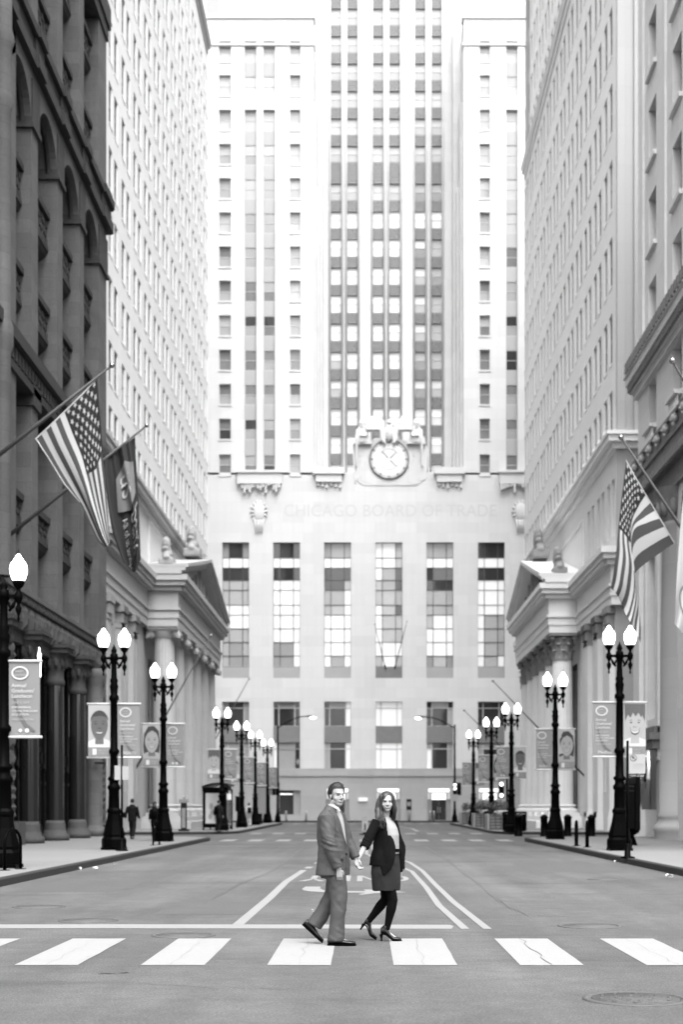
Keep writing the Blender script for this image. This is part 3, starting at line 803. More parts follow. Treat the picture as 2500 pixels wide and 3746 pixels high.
for s in (-1, 1):
    for k in range(4):
        q.tube([(ex + s * (0.45 + k * .1), ey, ez - 0.6 + k * .1), (ex + s * (0.62 + k * 0.09), ey, ez + 0.8), (ex + s * (0.55 + k * 0.1), ey + 0.05, ez + 1.75 - k * 0.12)], [(0.14, 0.2), (0.16, 0.2), (0.1, 0.12)], 8, ref=(1, 0, 0))
place("carved_eagle", fuse(q, 0.06, 1, None, lime_orn, "carved_eagle"), bot)
for s in (-1, 1):
    d = MB(fpt('F', BY)); x = CX + s * 1.65
    d.box(x - 0.7, x + 0.7, bh(1578), bh(1548), -0.7, 0.2); d.box(x - 0.6, x + 0.6, bh(1548), bh(1536), -0.5, 0.2); d.box(x - 0.5, x + 0.5, bh(1536), bh(1527), -0.45, 0.2)
    d.build("carved_book", lime_orn, bot)
d = MB(fpt('F', BY)); r_ = random.Random(8)
for k in range(26):
    x = bx(1298) + k * 0.28
    if abs(x - CX) > 2.0: d.box(x, x + 0.15, VB - 1.2 + r_.uniform(0, .8), VB + r_.uniform(0.5, 2.6), -0.08 - r_.uniform(0, .02), -0.03)
d.build("carved_drapery", lime_orn, bot)
for px in (948, 1905):
    x, z = bx(px), bh(1872); q = MB()
    q.ell((x, BY - 0.1, z), ((0.6, 0, 0), (0, 0.14, 0), (0, 0, 0.9)), 14, 10)
    for k in range(14):
        a = 2 * pi * k / 14; q.tube([(x + .5 * math.cos(a), BY, z + .6 * math.sin(a)), (x + 0.95 * math.cos(a), BY - 0.15, z + 1.2 * math.sin(a))], [0.12, 0.05], 6)
    for k in range(4): q.tube([(x - 0.4 + k * .27, BY - 0.1, z - 0.8), (x - 0.3 + k * .2, BY - 0.12, z - 2.2)], [0.1, 0.05], 6)
    q.build("carved_emblem", lime_orn, bot)
v_, f_ = text2d("CHICAGO BOARD OF TRADE")
xa, xb = min(p[0] for p in v_), max(p[0] for p in v_)
q = MB(); xs0, xs1 = bx(1040), bx(1817); zc = bh(1889)
q.add([(xs0 + (x - xa) / (xb - xa) * (xs1 - xs0), BY - 0.012, zc + y * 1.25) for x, y in v_], f_)
q.build("lettering", mat("incised_lettering", 0.465, 0.8, 0.05, 2.0), bot)

# ------------------------------------------------------------------ the two columned banks
def fluted(r, h, n=20):
    """column shaft with flutes and a slight swell"""
    mb = MB(); prof = []
    for k in range(9):
        t = k / 8; prof.append((r * (1 - 0.16 * t ** 1.7), t * h))
    mb.lathe(prof, seg=n * 4, rad=lambda a, z: 1 - 0.055 * abs(math.sin(a * n / 2)) ** 0.7, cap=False)
    return mb
def column_meshes(kind, r, H, stone, orn):
    b = MB(); b.box(-r * 1.4, r * 1.4, -r * 1.4, r * 1.4, 0, r * 0.35)
    b.lathe([(r * 1.35, r * .35), (r * 1.4, r * .5), (r * 1.35, r * .65), (r * 1.12, r * .72), (r * 1.1, r * .82), (r * 1.22, r * .9), (r * 1.2, r * 1.0), (r * 1.02, r * 1.06)], seg=32, cap=False)
    base = b.mesh("column_base", stone)
    cap_h = r * (0.95 if kind == 'ionic' else 2.3)
    sh = fluted(r, H - cap_h - r * 1.06); shaft = sh.mesh("shaft", stone)
    c = MB(); rt = r * 0.86
    if kind == 'ionic':
        c.lathe([(rt, 0), (rt * 1.06, 0.05), (rt * 1.25, cap_h * .45), (rt * 1.3, cap_h * .6)], seg=32, cap=False)
        for sx in (-1, 1):
            for sy in (-1, 1):      # spiral volutes
                cx_, cz_ = sx * rt * 1.28, cap_h * 0.36
                P = [(cx_ + (0.42 * r * (1 - t / 26)) * math.cos(t * 0.55) * sx * -1, sy * rt * 1.0, cz_ + (0.42 * r * (1 - t / 26)) * math.sin(t * 0.55 + 1.2)) for t in range(24)]
                c.tube(P, [0.11 * r * (1 - t / 40) for t in range(24)], 6)
            c.tube([(sx * rt * 1.28, -rt * 1.02, cap_h * .36), (sx * rt * 1.28, 0, cap_h * .36), (sx * rt * 1.28, rt * 1.02, cap_h * .36)], [r * .38, r * .3, r * .38], 14)
        c.box(-r * 1.32, r * 1.32, -r * 1.2, r * 1.2, cap_h * .78, cap_h)
        c.box(-r * 1.2, r * 1.2, -r * 1.05, r * 1.05, cap_h * .6, cap_h * .78)
    else:
        c.lathe([(rt * 1.08, 0), (rt * 1.1, 0.06), (rt * 0.98, 0.1), (rt * 1.0, cap_h * .5), (rt * 1.2, cap_h * .85)], seg=24, cap=False)
        for row, (z0, hh, out, n) in enumerate(((0.05, .42, .5, 8), (.25, .48, .62, 8), (.55, .36, .75, 8))):
            for k in range(n):
                a = 2 * pi * (k + 0.5 * (row % 2)) / n
                d = Vector((math.cos(a), math.sin(a), 0)); t = Vector((-d.y, d.x, 0)); P = []
                for i in range(6):
                    s = i / 5; rr = rt * (1.0 + 0.12 * s + out * max(0, s - .55) ** 1.5 * 1.6); z = cap_h * (z0 + hh * (s if s < .85 else 1.7 - s - .02))
                    wd = rt * 0.34 * (1 - 0.55 * s ** 2)
                    P.append([d * rr - t * wd + Vector((0, 0, z)), d * (rr + 0.06 * r) + Vector((0, 0, z)), d * rr + t * wd + Vector((0, 0, z)), d * (rr - 0.08 * r) + Vector((0, 0, z))])
                c.rings(P, smooth=False)
        for k in range(4):
            a = pi / 4 + k * pi / 2; d = Vector((math.cos(a), math.sin(a), 0))
            c.ell(d * r * 1.35 + Vector((0, 0, cap_h * .82)), ((.2 * r, 0, 0), (0, .2 * r, 0), (0, 0, .2 * r)), 8, 6)
        c.box(-r * 1.25, r * 1.25, -r * 1.25, r * 1.25, cap_h * .9, cap_h)
    capm = c.mesh("capital", orn)
    return base, shaft, capm, r * 1.06, H - cap_h
def columns(kind, r, H, stone, orn, parent, spots, z0):
    b, s, c, zb, zc = column_meshes(kind, r, H, stone, orn)
    for x, y in spots:
        o = place("column", s, parent, Vector((x, y, z0 + zb)))
        cb = place("column_base", b, o, sub=True); cb.location = (0, 0, -zb)
        cc = place("capital", c, o, sub=True); cc.location = (0, 0, zc - zb)
ACRO = {}
def acroterion(side, plane, u, v, size, m, parent, name="roof_ornament"):
    """carved palmette on a block: fanned lobes over two scrolls"""
    s = size; key = (round(s, 2), m.name)
    if key not in ACRO:
        q = MB()
        for k in range(7):
            a = math.radians(-66 + 22 * k); d = Vector((0, math.sin(a), math.cos(a))); n = Vector((0, math.cos(a), -math.sin(a))); L_ = s * (.62 - .16 * abs(k - 3) / 3)
            q.ell(Vector((-.06 * s, 0, s * .55)) + d * L_ * .75, (Vector((.20 * s, 0, 0)), n * .10 * s, d * L_ * .62), 10, 8)
        for e in (-1, 1):
            q.ell((0, e * .36 * s, .48 * s), ((.22 * s, 0, 0), (0, .2 * s, 0), (0, 0, .18 * s)), 10, 8); q.ell((0, e * .55 * s, .36 * s), ((.2 * s, 0, 0), (0, .14 * s, 0), (0, 0, .12 * s)), 10, 8)
        q.ell((0, 0, .55 * s), ((.25 * s, 0, 0), (0, .28 * s, 0), (0, 0, .3 * s)), 12, 8)
        q.box(-.35 * s, .35 * s, -.62 * s, .62 * s, 0, .33 * s)
        ACRO[key] = fuse(q, .045 * s, 1, None, m, name)
    return place(name, ACRO[key], parent, Vector(fpt(side, plane)(u, v, .3 * s)))

def bank(side, plane, name, label, stone, base_st, orn, orn_col, kind, y0, y1, p0, p1, pp, winpairs, rows, wsz, wtop, belt, corn, atticwin, flat):
    sg = -1 if side == 'L' else 1
    t = thing(name, label, "building", (plane, (y0 + y1) / 2, 0))
    bkx = plane + sg * 28
    wv, hv = wsz
    # upper shaft with paired windows
    holes = []
    for a in winpairs:
        for o_ in (0.0, 1.72):
            for r in rows: holes.append((a + o_, a + o_ + wv, r - hv, r))
    wall(side, plane, y0, y1, belt, corn, holes, 0.16, "shaft_wall", stone, t)
    Rr = random.Random(3)
    for h in holes:
        window(side, plane, h[0], h[2], 0.12, wv, hv, [Rr.choice([gl_obl, gl_obl, gl_obl, gl_mid])] * 2, sash_lt, t)
    sl = MB(fpt(side, 0)); sl.box(-0.05, wv + 0.05, -0.08, 0.0, -0.03, 0.2); slm = sl.mesh("sill", stone)
    for h in holes: place("sill", slm, t, Vector(fpt(side, plane)(h[0], h[2], 0)))
    # floors above the upper cornice
    up = []
    for k in range(4):
        for a in winpairs:
            for o_ in (0.0, 1.72): up.append((a + o_, a + o_ + wv, corn + 1.5 + 3.6 * k, corn + 1.5 + 3.6 * k + hv * .85))
    wall(side, plane + sg * 0.35, y0, y1, corn, corn + 17, up, 0.16, "upper_wall", stone, t)
    for h in up[:24] if False else up: 
        q = window(side, plane + sg * 0.35, h[0], h[2], 0.12, wv, round(hv * .85, 2), [gl_obl, gl_obl], sash_lt, t)
    moulding(side, plane, y0, y1, [(corn - 0.8, corn - 0.3, 0.12), (corn - 0.3, corn + 0.1, 0.28), (corn + 0.1, corn + 0.3, 0.36)], "upper_cornice", base_st, t, 0.5)
    # base storeys
    gh = []
    basew = [77.3, 81.5, 85.7] if side == 'L' else [82.1, 86.1, 89.9]
    basew += [117.6, 121.6]
    for a in basew: gh += [(a, a + 1.35, 2.4, 11.6)]
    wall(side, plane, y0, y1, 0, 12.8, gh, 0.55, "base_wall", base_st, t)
    for h in gh:
        gridwindow(side, plane, h[0], h[1], h[2], h[3], 0.45, (0, .5, 1), (0, .3, .33, .65, 1), ["dd", "mm", "dd", "dd"], sash_dk, t, 0.05)
    pil = MB(fpt(side, 0)); pil.box(-0.55, 0.55, 0.9, 11.5, -0.3, 0); pil.box(-0.68, 0.68, 0.15, 0.9, -0.42, 0); pil.box(-0.62, 0.62, 0.9, 1.2, -0.36, 0)
    pm = pil.mesh("pilaster", base_st)
    pc = MB(fpt(side, 0)); pc.box(-0.6, 0.6, 11.5, 11.7, -0.36, 0); pc.box(-0.55, 0.55, 11.7, 12.4, -0.32, 0); pc.box(-0.75, 0.75, 12.4, 12.8, -0.5, 0)
    for k in range(4): pc.box(-0.6 + k * .32, -0.38 + k * .32, 11.8, 12.35, -0.44, -0.3)
    pcm = pc.mesh("pilaster_capital", orn)
    for a in basew:
        for u in (a - 1.4, a + 2.75):
            if y0 + 0.4 < u < y1 and not (p0 - 1.2 < u < p1 + 1.2):
                l = Vector(fpt(side, plane)(u, 0, 0)); o = place("pilaster", pm, t, l); place("pilaster_capital", pcm, o, sub=True)
    entab = [(12.8, 13.3, 0.32), (13.3, 13.8, 0.38), (13.8, 13.95, 0.48), (13.95, 15.0, 0.34), (15.0, 15.3, 0.6), (15.3, 15.6, 0.85), (15.6, 15.95, 1.0)]
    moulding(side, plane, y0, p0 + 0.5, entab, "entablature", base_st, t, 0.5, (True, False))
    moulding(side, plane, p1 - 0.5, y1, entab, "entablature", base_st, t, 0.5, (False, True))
    de = MB(fpt(side, 0)); de.box(0, 0.16, 15.05, 15.28, -0.78, -0.55); dm = de.mesh("dentil", base_st)
    for rng in ((y0, p0 - 0.4), (p1 + 0.4, y1)):
        u = rng[0]
        while u < rng[1]: place("dentil", dm, t, Vector(fpt(side, plane)(u, 0, 0))); u += 0.4
    # attic storey
    ah = []
    for a in atticwin: ah += [(a, a + 1.0, 17.0, 20.2), (a + 1.55, a + 2.55, 17.0, 20.2)]
    wall(side, plane + sg * 0.1, y0, y1, 15.9, belt, ah, 0.45, "attic_wall", stone, t)
    for h in ah: window(side, plane + sg * 0.1, h[0], h[2], 0.35, 1.0, 3.2, [gl_obl, gl_obl], sash_dk, t)
    fr = MB(fpt(side, plane + sg * 0.1)); a, b = flat
    for q in ((a, b, 17.0, 17.15), (a, b, 20.0, 20.15), (a, a + .15, 17.15, 20.0), (b - .15, b, 17.15, 20.0)): fr.box(*q, -0.12, 0.05)
    fr.build("attic_panel", stone, t)
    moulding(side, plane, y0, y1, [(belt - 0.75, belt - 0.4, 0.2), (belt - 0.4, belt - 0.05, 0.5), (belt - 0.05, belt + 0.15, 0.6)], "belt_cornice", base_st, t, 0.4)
    bd = MB(fpt(side, 0)); bd.box(0, 0.22, belt + 0.15, belt + 0.35, -0.62, -0.4); bdm = bd.mesh("antefix", base_st)
    u = y0 + 0.6
    while u < y1: place("antefix", bdm, t, Vector(fpt(side, plane)(u, 0, 0))); u += 1.9
    # near end wall facing the cross street, with the same cornices
    x0, x1 = sorted((plane, bkx))
    mb = MB(); mb.quad((x0, y0, 0), (x1, y0, 0), (x1, y0, corn + 17), (x0, y0, corn + 17))
    mb.quad((x0, y1, 0), (x1, y1, 0), (x1, y1, corn + 17), (x0, y1, corn + 17)); mb.quad((bkx, y0, 0), (bkx, y1, 0), (bkx, y1, corn + 17), (bkx, y0, corn + 17))
    mb.quad((x0, y0, corn + 17), (x1, y0, corn + 17), (x1, y1, corn + 17), (x0, y1, corn + 17))
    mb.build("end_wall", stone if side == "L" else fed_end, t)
    for steps, nm in ((entab, "entablature"), ([(belt - 0.75, belt - 0.4, 0.2), (belt - 0.4, belt - 0.05, 0.5), (belt - 0.05, belt + 0.15, 0.6)], "belt_cornice")):
        q = MB()
        for a, b, p in steps: q.box(x0 + (0.01 if sg > 0 else 0), x1, y0 - p + 0.004, y0 + 0.1, a + 0.003, b - 0.003)
        q.build(nm, base_st, t)
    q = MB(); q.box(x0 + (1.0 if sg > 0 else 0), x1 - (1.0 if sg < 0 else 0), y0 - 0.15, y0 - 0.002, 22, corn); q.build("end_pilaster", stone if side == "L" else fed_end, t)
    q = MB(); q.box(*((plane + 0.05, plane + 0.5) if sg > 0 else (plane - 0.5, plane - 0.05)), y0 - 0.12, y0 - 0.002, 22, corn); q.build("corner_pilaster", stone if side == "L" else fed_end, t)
    # portico
    PF = plane - sg * pp                                   # front plane of the portico frieze
    q = MB(fpt(side, PF))
    q.box(p0 - 0.4, p1 + 0.4, 0.15, 0.6, -0.9, pp); q.box(p0 - 0.1, p1 + 0.1, 0.6, 0.9, -0.45, pp)
    q.build("portico_step", base_st, t)
    q = MB(fpt(side, PF))
    for k, (a, b, p) in enumerate(entab): q.box(p0 - p + 0.3, p1 + p - 0.3, a + 0.002, b - 0.002, -p + 0.3, pp - 0.05 - 0.002 * k)
    q.build("portico_entablature", base_st, t)
    nd = int((p1 - p0) / 0.42)
    for k in range(nd): place("dentil", dm, t, Vector(fpt(side, PF + sg * 0.3)(p0 + k * 0.42, 0.004, 0)))
    q = MB(); 
    for k in range(6):
        xx = PF + sg * (0.1 + k * 0.38); q.box(min(xx, xx + sg * .16), max(xx, xx + sg * .16), p0 - 0.32, p0 - 0.2, 15.05, 15.28)
    q.build("return_dentils", base_st, t)
    um, hw = (p0 + p1) / 2, (p1 - p0) / 2
    apex = 19.2
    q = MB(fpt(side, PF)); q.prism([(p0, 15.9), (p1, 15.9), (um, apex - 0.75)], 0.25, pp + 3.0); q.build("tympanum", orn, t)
    q = MB(fpt(side, PF))
    for s in (-1, 1):
        e = um + s * (hw + 0.75)
        for dz, p in ((0.0, 0.35), (0.22, 0.6), (0.42, 0.75)):
            q.prism([(e, 15.97 + dz), (um, apex - 0.62 + dz), (um, apex - 0.4 + dz), (e, 16.19 + dz)] if s < 0 else [(um, apex - 0.62 + dz), (e, 15.97 + dz), (e, 16.19 + dz), (um, apex - 0.4 + dz)], -p, pp + 3.0)
    q.build("raking_cornice", base_st, t)
    q = MB(fpt(side, PF)); r_ = random.Random(4)      # carved group in the gable
    for k in range(7):
        u = um + (k - 3) * 2.1; hh = max(0.4, (apex - 16.9) * (1 - abs(k - 3) / 4.2))
        q.ell(fpt(side, PF)(u, 16.0 + hh * .8, 0.2), ((0.2, 0, 0), (0, .18, 0), (0, 0, .22)), 8, 6) if False else None
        q.prism([(u - .5, 16.0), (u + .5, 16.0), (u + .3, 16.0 + hh * .6), (u + .12, 16.0 + hh), (u - .12, 16.0 + hh), (u - .3, 16.0 + hh * .6)], 0.0, 0.3)
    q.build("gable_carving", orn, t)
    acroterion(side, PF + sg * 0.2, p0 + 0.1, 16.5, 1.4, orn, t)
    acroterion(side, PF + sg * 0.2, p1 - 0.3, 16.5, 1.5, orn, t)
    acroterion(side, PF + sg * 0.1, um, apex + 0.1, 1.7, orn, t)
    cr = 0.74
    n = 6
    spots = [(PF + sg * 0.95, p0 + 0.95 + (p1 - p0 - 1.9) * k / (n - 1)) for k in range(n)]
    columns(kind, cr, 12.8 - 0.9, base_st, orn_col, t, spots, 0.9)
    dk = MB(fpt(side, plane - sg * 0.04))
    for k in range(n - 1):
        u = (spots[k][1] + spots[k + 1][1]) / 2; dk.box(u - 1.0, u + 1.0, 0.9, 11.0, 0.0, 0.03)
    dk.build("portico_glazing", gl_dark, t)
    return t
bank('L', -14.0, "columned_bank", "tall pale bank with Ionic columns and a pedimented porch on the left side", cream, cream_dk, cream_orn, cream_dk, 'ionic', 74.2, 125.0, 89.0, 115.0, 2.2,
     [77.4 + 4.13 * k for k in range(12)], [23.4 + 3.53 * k for k in range(13)], (1.12, 2.3), 0, 20.9, 68.4, [], (92, 113))
bank('R', 14.0, "grey_bank", "tall grey stone bank with leafy Corinthian columns on the right side", fed, fed, fed_dk, fed_dk, 'corinthian', 79.7, 125.0, 92.4, 112.8, 2.1,
     [80.9 + 3.82 * k for k in range(12)], [25.2 + 4.37 * k for k in range(8)], (1.08, 2.85), 0, 22.3, 57.4, [80.7, 84.3, 88.0], (92, 112))

# ------------------------------------------------------------------ dark arcaded block, left
RX = -12.6
rk = thing("arcaded_block", "dark stone office block with tall arched bays and rough base on the left", "building", (RX, 55, 0))
PIERS = [(67.0, 69.0)] + [(63.0 - 4.45 * k - 0.52, 63.0 - 4.45 * k + 0.52) for k in range(6)]
BAYS = [(PIERS[k + 1][1], PIERS[k][0]) for k in range(6)]
fR = fpt('L', RX)
for k, (a, b) in enumerate(PIERS):
    q = MB(fR)
    if k == 4:      # the round shaft at the picture's edge
        q.box(48.2, 51.2, 9.4, 40, 0.0, 2.0)
        q2 = MB(); q2.lathe([(0.36, 9.4)] + [(0.36, 17.0), (.45, 17.3), (.45, 17.9), (0.36, 18.2), (0.36, 25.2), (.47, 25.5), (0.4, 25.9), (0.4, 27.4), (.5, 27.7), (0.4, 28.1), (0.4, 40)], cx=RX + 0.1, cy=48.6, seg=20, cap=False)
        o = q.build("pier", rook_lt, rk); q2.build("round_shaft", rook_lt, o)
    else:
        q.box(a, b, 9.4, 46, 0, 2.0); o = q.build("pier", rook_lt, rk)
        c = MB(fR)                                # carved block where the arches spring
        c.box(a - 0.06, b + 0.06, 27.25, 28.9, -0.07, 1.0); c.box(a - 0.12, b + 0.12, 27.05, 27.25, -0.12, 1.0)
        c.build("springer_block", rook_orn, o)
        if 0 < k < 4:
            c = MB(fR); c.box(a - 0.1, b + 0.1, 16.6, 17.5, -0.12, 1.0); c.build("pier_capital", rook_orn, o)
floors = [(11.8, 13.3), (20.1, 21.8), (23.9, 25.7), (32.0, 33.7), (36.0, 37.6), (40, 41.6)]
for k, (a, b) in enumerate(BAYS):
    # recessed windows
    for v0, v1 in ((9.4, 11.8), (13.3, 17.0), (18.4, 20.1), (21.8, 23.9), (25.7, 28.6), (30.8, 32.0), (33.7, 36.0), (37.6, 40)):
        o = gridwindow('L', RX - 1.2, a, b, v0, v1, 0.0, (0, .5, 1), (0, .5, 1) if v1 - v0 > 2 else (0, 1), [["dd", "dm", "md", "dd"][(k * 3 + int(v0)) % 4], ["dd", "mm", "dd", "dm"][(k + int(v1)) % 4]], sash_dk, rk, 0.06)
    for v0, v1 in floors:
        s = MB(fR)
        s.box(a, b, v0 + 0.35, v1 - 0.3, 0.45, 1.3); s.box(a, b, v1 - 0.3, v1 - 0.05, 0.28, 1.3); s.box(a, b, v0 + 0.2, v0 + 0.4, 0.36, 1.3)
        P = [(0.4, v0 + 0.2), (0.48, v0 + 0.02), (0.75, v0 - 0.2), (1.3, v0 - 0.25), (1.3, v0 + 0.2)]
        s.add([(u, z, w) for u in (a, b) for w, z in P], [(0, 1, 2, 3, 4), (9, 8, 7, 6, 5)] + [(i, (i + 1) % 5, 5 + (i + 1) % 5, 5 + i) for i in range(5)])
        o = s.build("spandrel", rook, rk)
        s = MB(fR); r_ = random.Random(k * 7 + int(v0))
        nn = 9
        for i in range(nn):
            for j in range(3):
                u = a + (i + .15) * (b - a) / nn; z = v0 + 0.42 + j * (v1 - v0 - .75) / 3
                s.box(u, u + (b - a) / nn * .7, z, z + (v1 - v0 - .75) / 3 * .75, 0.38 + 0.03 * ((i + j) % 2), 0.46)
        s.build("carved_panel", rook_orn, o)
    # arch over the bay
    um, r = (a + b) / 2, (b - a) / 2
    ar = MB(fR); n = 20; zs = 28.75 - r
    P = [(um - r * math.cos(pi * i / n), zs + r * math.sin(pi * i / n)) for i in range(n + 1)]
    for i in range(n):
        (u0, z0), (u1, z1) = P[i], P[i + 1]
        ar.add([(u0, z0, 0.0), (u1, z1, 0.0), (u1, 29.35, 0.0), (u0, 29.35, 0.0), (u0, z0, 0.9), (u1, z1, 0.9)], [(0, 1, 2, 3), (0, 4, 5, 1)])
    ar.build("arch", rook_lt, rk)
    am = MB(fR); rr = [(um - (r - 0.0) * math.cos(pi * i / n), zs + (r - 0.0) * math.sin(pi * i / n)) for i in range(n + 1)]
    am.tube([(u, z, 0.35) for u, z in rr], 0.11, 6); am.build("arch_moulding", rook, rk)
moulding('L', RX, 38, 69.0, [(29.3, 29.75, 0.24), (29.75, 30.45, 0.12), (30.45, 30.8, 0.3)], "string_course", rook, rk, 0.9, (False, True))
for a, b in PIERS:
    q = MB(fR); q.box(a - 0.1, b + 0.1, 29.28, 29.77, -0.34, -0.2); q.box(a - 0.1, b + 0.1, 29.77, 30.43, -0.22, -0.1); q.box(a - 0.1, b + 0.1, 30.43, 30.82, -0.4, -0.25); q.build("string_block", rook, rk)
moulding('L', RX, 38, 69.0, [(17.0, 17.3, 0.12), (17.3, 17.95, 0.06), (17.95, 18.4, 0.3)], "string_course", rook, rk, 0.9, (False, True))
q = MB(fR)
for k in range(62): q.box(38.2 + k * 0.5, 38.5 + k * 0.5, 17.4, 17.85, -0.12, 0.0)
q.build("string_carving", rook_orn, rk)
moulding('L', RX, 38, 69.0, [(38.6, 39.2, 0.1), (39.2, 40.2, 0.2)], "upper_course", rook_orn, rk, 0.9, (False, True))
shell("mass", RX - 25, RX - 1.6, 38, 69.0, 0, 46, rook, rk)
q = MB(); q.quad((RX, 69, 0), (RX - 2, 69, 0), (RX - 2, 69, 46), (RX, 69, 46)); q.build("end_wall", rook_lt, rk)
# rough base: capping course of small blocks, wall of rough stones over the columns
r_ = random.Random(21)
BLK = []
def stone_mesh(w, h, d, seed, rough=0.06):
    """rock-faced block: pillowed outer face, u along wall"""
    rr = random.Random(seed); q = MB(fpt('L', 0)); n = 4
    P = []
    for j in range(n + 1):
        for i in range(n + 1):
            edge = i in (0, n) or j in (0, n)
            P.append((w * i / n, h * j / n, 0.0 if edge else -rough * (0.5 + rr.random())))
    F = [(j * (n + 1) + i, j * (n + 1) + i + 1, (j + 1) * (n + 1) + i + 1, (j + 1) * (n + 1) + i) for j in range(n) for i in range(n)]
    q.add(P, F)
    e = [(0, 0), (w, 0), (w, h), (0, h)]
    q.add([(a, b, 0) for a, b in e] + [(a, b, d) for a, b in e], [(i, (i + 1) % 4, 4 + (i + 1) % 4, 4 + i) for i in range(4)])
    return q.mesh("stone", rough_stone)
SM = {(w, h): [stone_mesh(w, h, 0.5, 100 + s + int(w * 50), 0.10 if h > .3 else 0.03) for s in range(4)] for w, h in ((0.7, 0.28), (0.6, 0.95), (1.0, 0.95), (0.85, 0.62))}
basew = MB(fR); basew.box(38, 69, 7.95, 9.4, 0.14, 1.2); bw_ = basew.build("base_wall", rook, rk)
u = 40.0
while u < 68.6:
    place("stone", SM[(0.7, 0.28)][r_.randrange(4)], bw_, Vector(fR(u, 9.03, -0.02))); u += 0.72
u = 40.0
while u < 68.3:
    w = r_.choice((0.6, 1.0)); place("stone", SM[(w, 0.95)][r_.randrange(4)], bw_, Vector(fR(u, 8.02, 0.06))); u += w + 0.02
moulding('L', RX, 38, 69.0, [(9.33, 9.5, 0.1)], "base_cap", rook_lt, rk, 0.9, (False, True))
COLY = [67.1, 62.6, 58.1, 53.6, 49.1, 44.6]
csh = MB(); csh.lathe([(0.36, 0.8), (0.36, 3.0), (0.34, 6.3)], seg=24, cap=False); cshm = csh.mesh("column", red_granite)
cbs = MB(); cbs.lathe([(0.58, 0), (0.58, .22), (0.46, .3), (0.45, .42), (0.42, .44), (.44, .5), (.41, .54), (.43, .6), (.4, .64), (.42, .7), (.38, .74), (.37, .82)], seg=24); cbm = cbs.mesh("column_base", rough_stone)
ccp = MB(); ccp.lathe([(.36, 6.3), (.4, 6.36), (.4, 6.52), (.36, 6.56), (.36, 6.9), (.44, 7.1), (.42, 7.3), (.52, 7.6)], seg=16, cap=False)
for a in range(10): ccp.ell((0.44 * math.cos(a * pi / 5), 0.44 * math.sin(a * pi / 5), 7.2), ((.1, 0, 0), (0, .1, 0), (0, 0, .22)), 6, 5)
ccp.box(-.62, .62, -.55, .55, 7.6, 7.8); ccp.box(-.7, .7, -.62, .62, 7.8, 7.96); ccm = ccp.mesh("capital", rook_orn)
for k, y in enumerate(COLY):
    x = RX - 0.1
    if k == 0:
        q = MB(fR); q.box(66.3, 69.0, 0.15, 7.95, 0.35, 1.2); o = q.build("corner_pier", rook, rk)
        for j in range(12):
            for i in range(2):
                place("stone", SM[(0.85, 0.62)][r_.randrange(4)], o, Vector(fR(67.25 + i * 0.86 + (0.0 if j % 2 else 0.05), 0.2 + j * 0.64, 0.1 + 0.02 * i)))
        q = MB(); q.lathe([(.5, 0.15), (.5, .5), (.4, .6), (.38, .7), (.38, 6.0), (.45, 6.2), (.4, 6.4), (.4, 7.3), (.55, 7.6), (.55, 7.95)], cx=x, cy=66.6, seg=20); q.build("corner_shaft", rook_lt, o)
        continue
    o = place("column", cshm, rk, Vector((x, y, 0.15))); place("column_base", cbm, o, sub=True); place("capital", ccm, o, sub=True)
for k in range(len(COLY) - 1):
    a, b = COLY[k + 1] + 0.35, COLY[k] - 0.35 - (0.45 if k == 0 else 0)
    pl = RX - 0.85
    o = gridwindow('L', pl, a, b, 4.6, 7.95, 0.0, (0, .3, 1), (0, .7, 1), ["mm", "dd"], iron_mat, rk, 0.08)
    gridwindow('L', pl, a, b, 0.75, 3.1, 0.0, (0, .4, .7, 1), (0, .75, 1), ["dmd", "ddd"], iron_mat, rk, 0.08)
    s = MB(fpt('L', pl)); s.box(a, b, 3.9, 4.6, -0.05, 0.3); s.box(a, b, 3.75, 3.95, -0.25, 0.3); s.box(a, b, 3.3, 3.75, -0.12, 0.3); s.box(a, b, 3.1, 3.3, -0.22, 0.3); s.build("storefront_band", iron_mat, rk)
    s = MB(fpt('L', pl)); s.box(a, b, 0.15, 0.75, -0.1, 0.3); s.build("storefront_plinth", rook, rk)
    s = MB(fpt('L', pl)); s.box(a + 0.3, a + 0.36, 0.15, 7.9, -0.18, 0); s.box(b - 0.5, b - 0.42, 0.15, 7.9, -0.18, 0); s.build("mullion", iron_mat, rk)
    s = MB(fpt('L', RX)); s.box(a - 0.1, b + 0.1, 7.55, 7.98, 0.2, 1.0); s.build("lintel", rook_orn, rk)
for (v, h) in ((0.2, 1.2),):
    q = MB(fR); q.box(50.6, 51.6, 0.15, 1.0, -0.25, 0.3); q.build("plinth_stone", rough_stone, rk)
q = MB(fR); q.box(49.6, 51.4, 1.0, 7.95, 0.2, 1.0); o = q.build("entrance_pier", rook, rk)
for j in range(10):
    for i in range(2): place("stone", SM[(0.85, 0.62)][r_.randrange(4)], o, Vector(fR(49.65 + i * 0.88, 1.05 + j * 0.64, 0.12)))
q = MB(fpt('L', RX)); q.box(66.0, 66.1, 3.5, 3.6, -0.5, 0); q.tube([(RX + .5, 53.2, 6.9), (RX + .5, 53.2, 7.9)], 0.14, 10) if False else None
q.build("bracket", iron_mat, rk)
q = MB(); q.lathe([(0.02, 6.2), (0.06, 6.25), (0.06, 6.95), (0.075, 7.0), (0.03, 7.15), (0.015, 7.3)], cx=RX + 0.75, cy=51.6, seg=12)
o = q.build("wall_lantern", globe_m, rk)
q = MB(); q.box(RX, RX + 0.75, 51.56, 51.64, 6.2, 6.26); q.build("lantern_bracket", iron_mat, o)

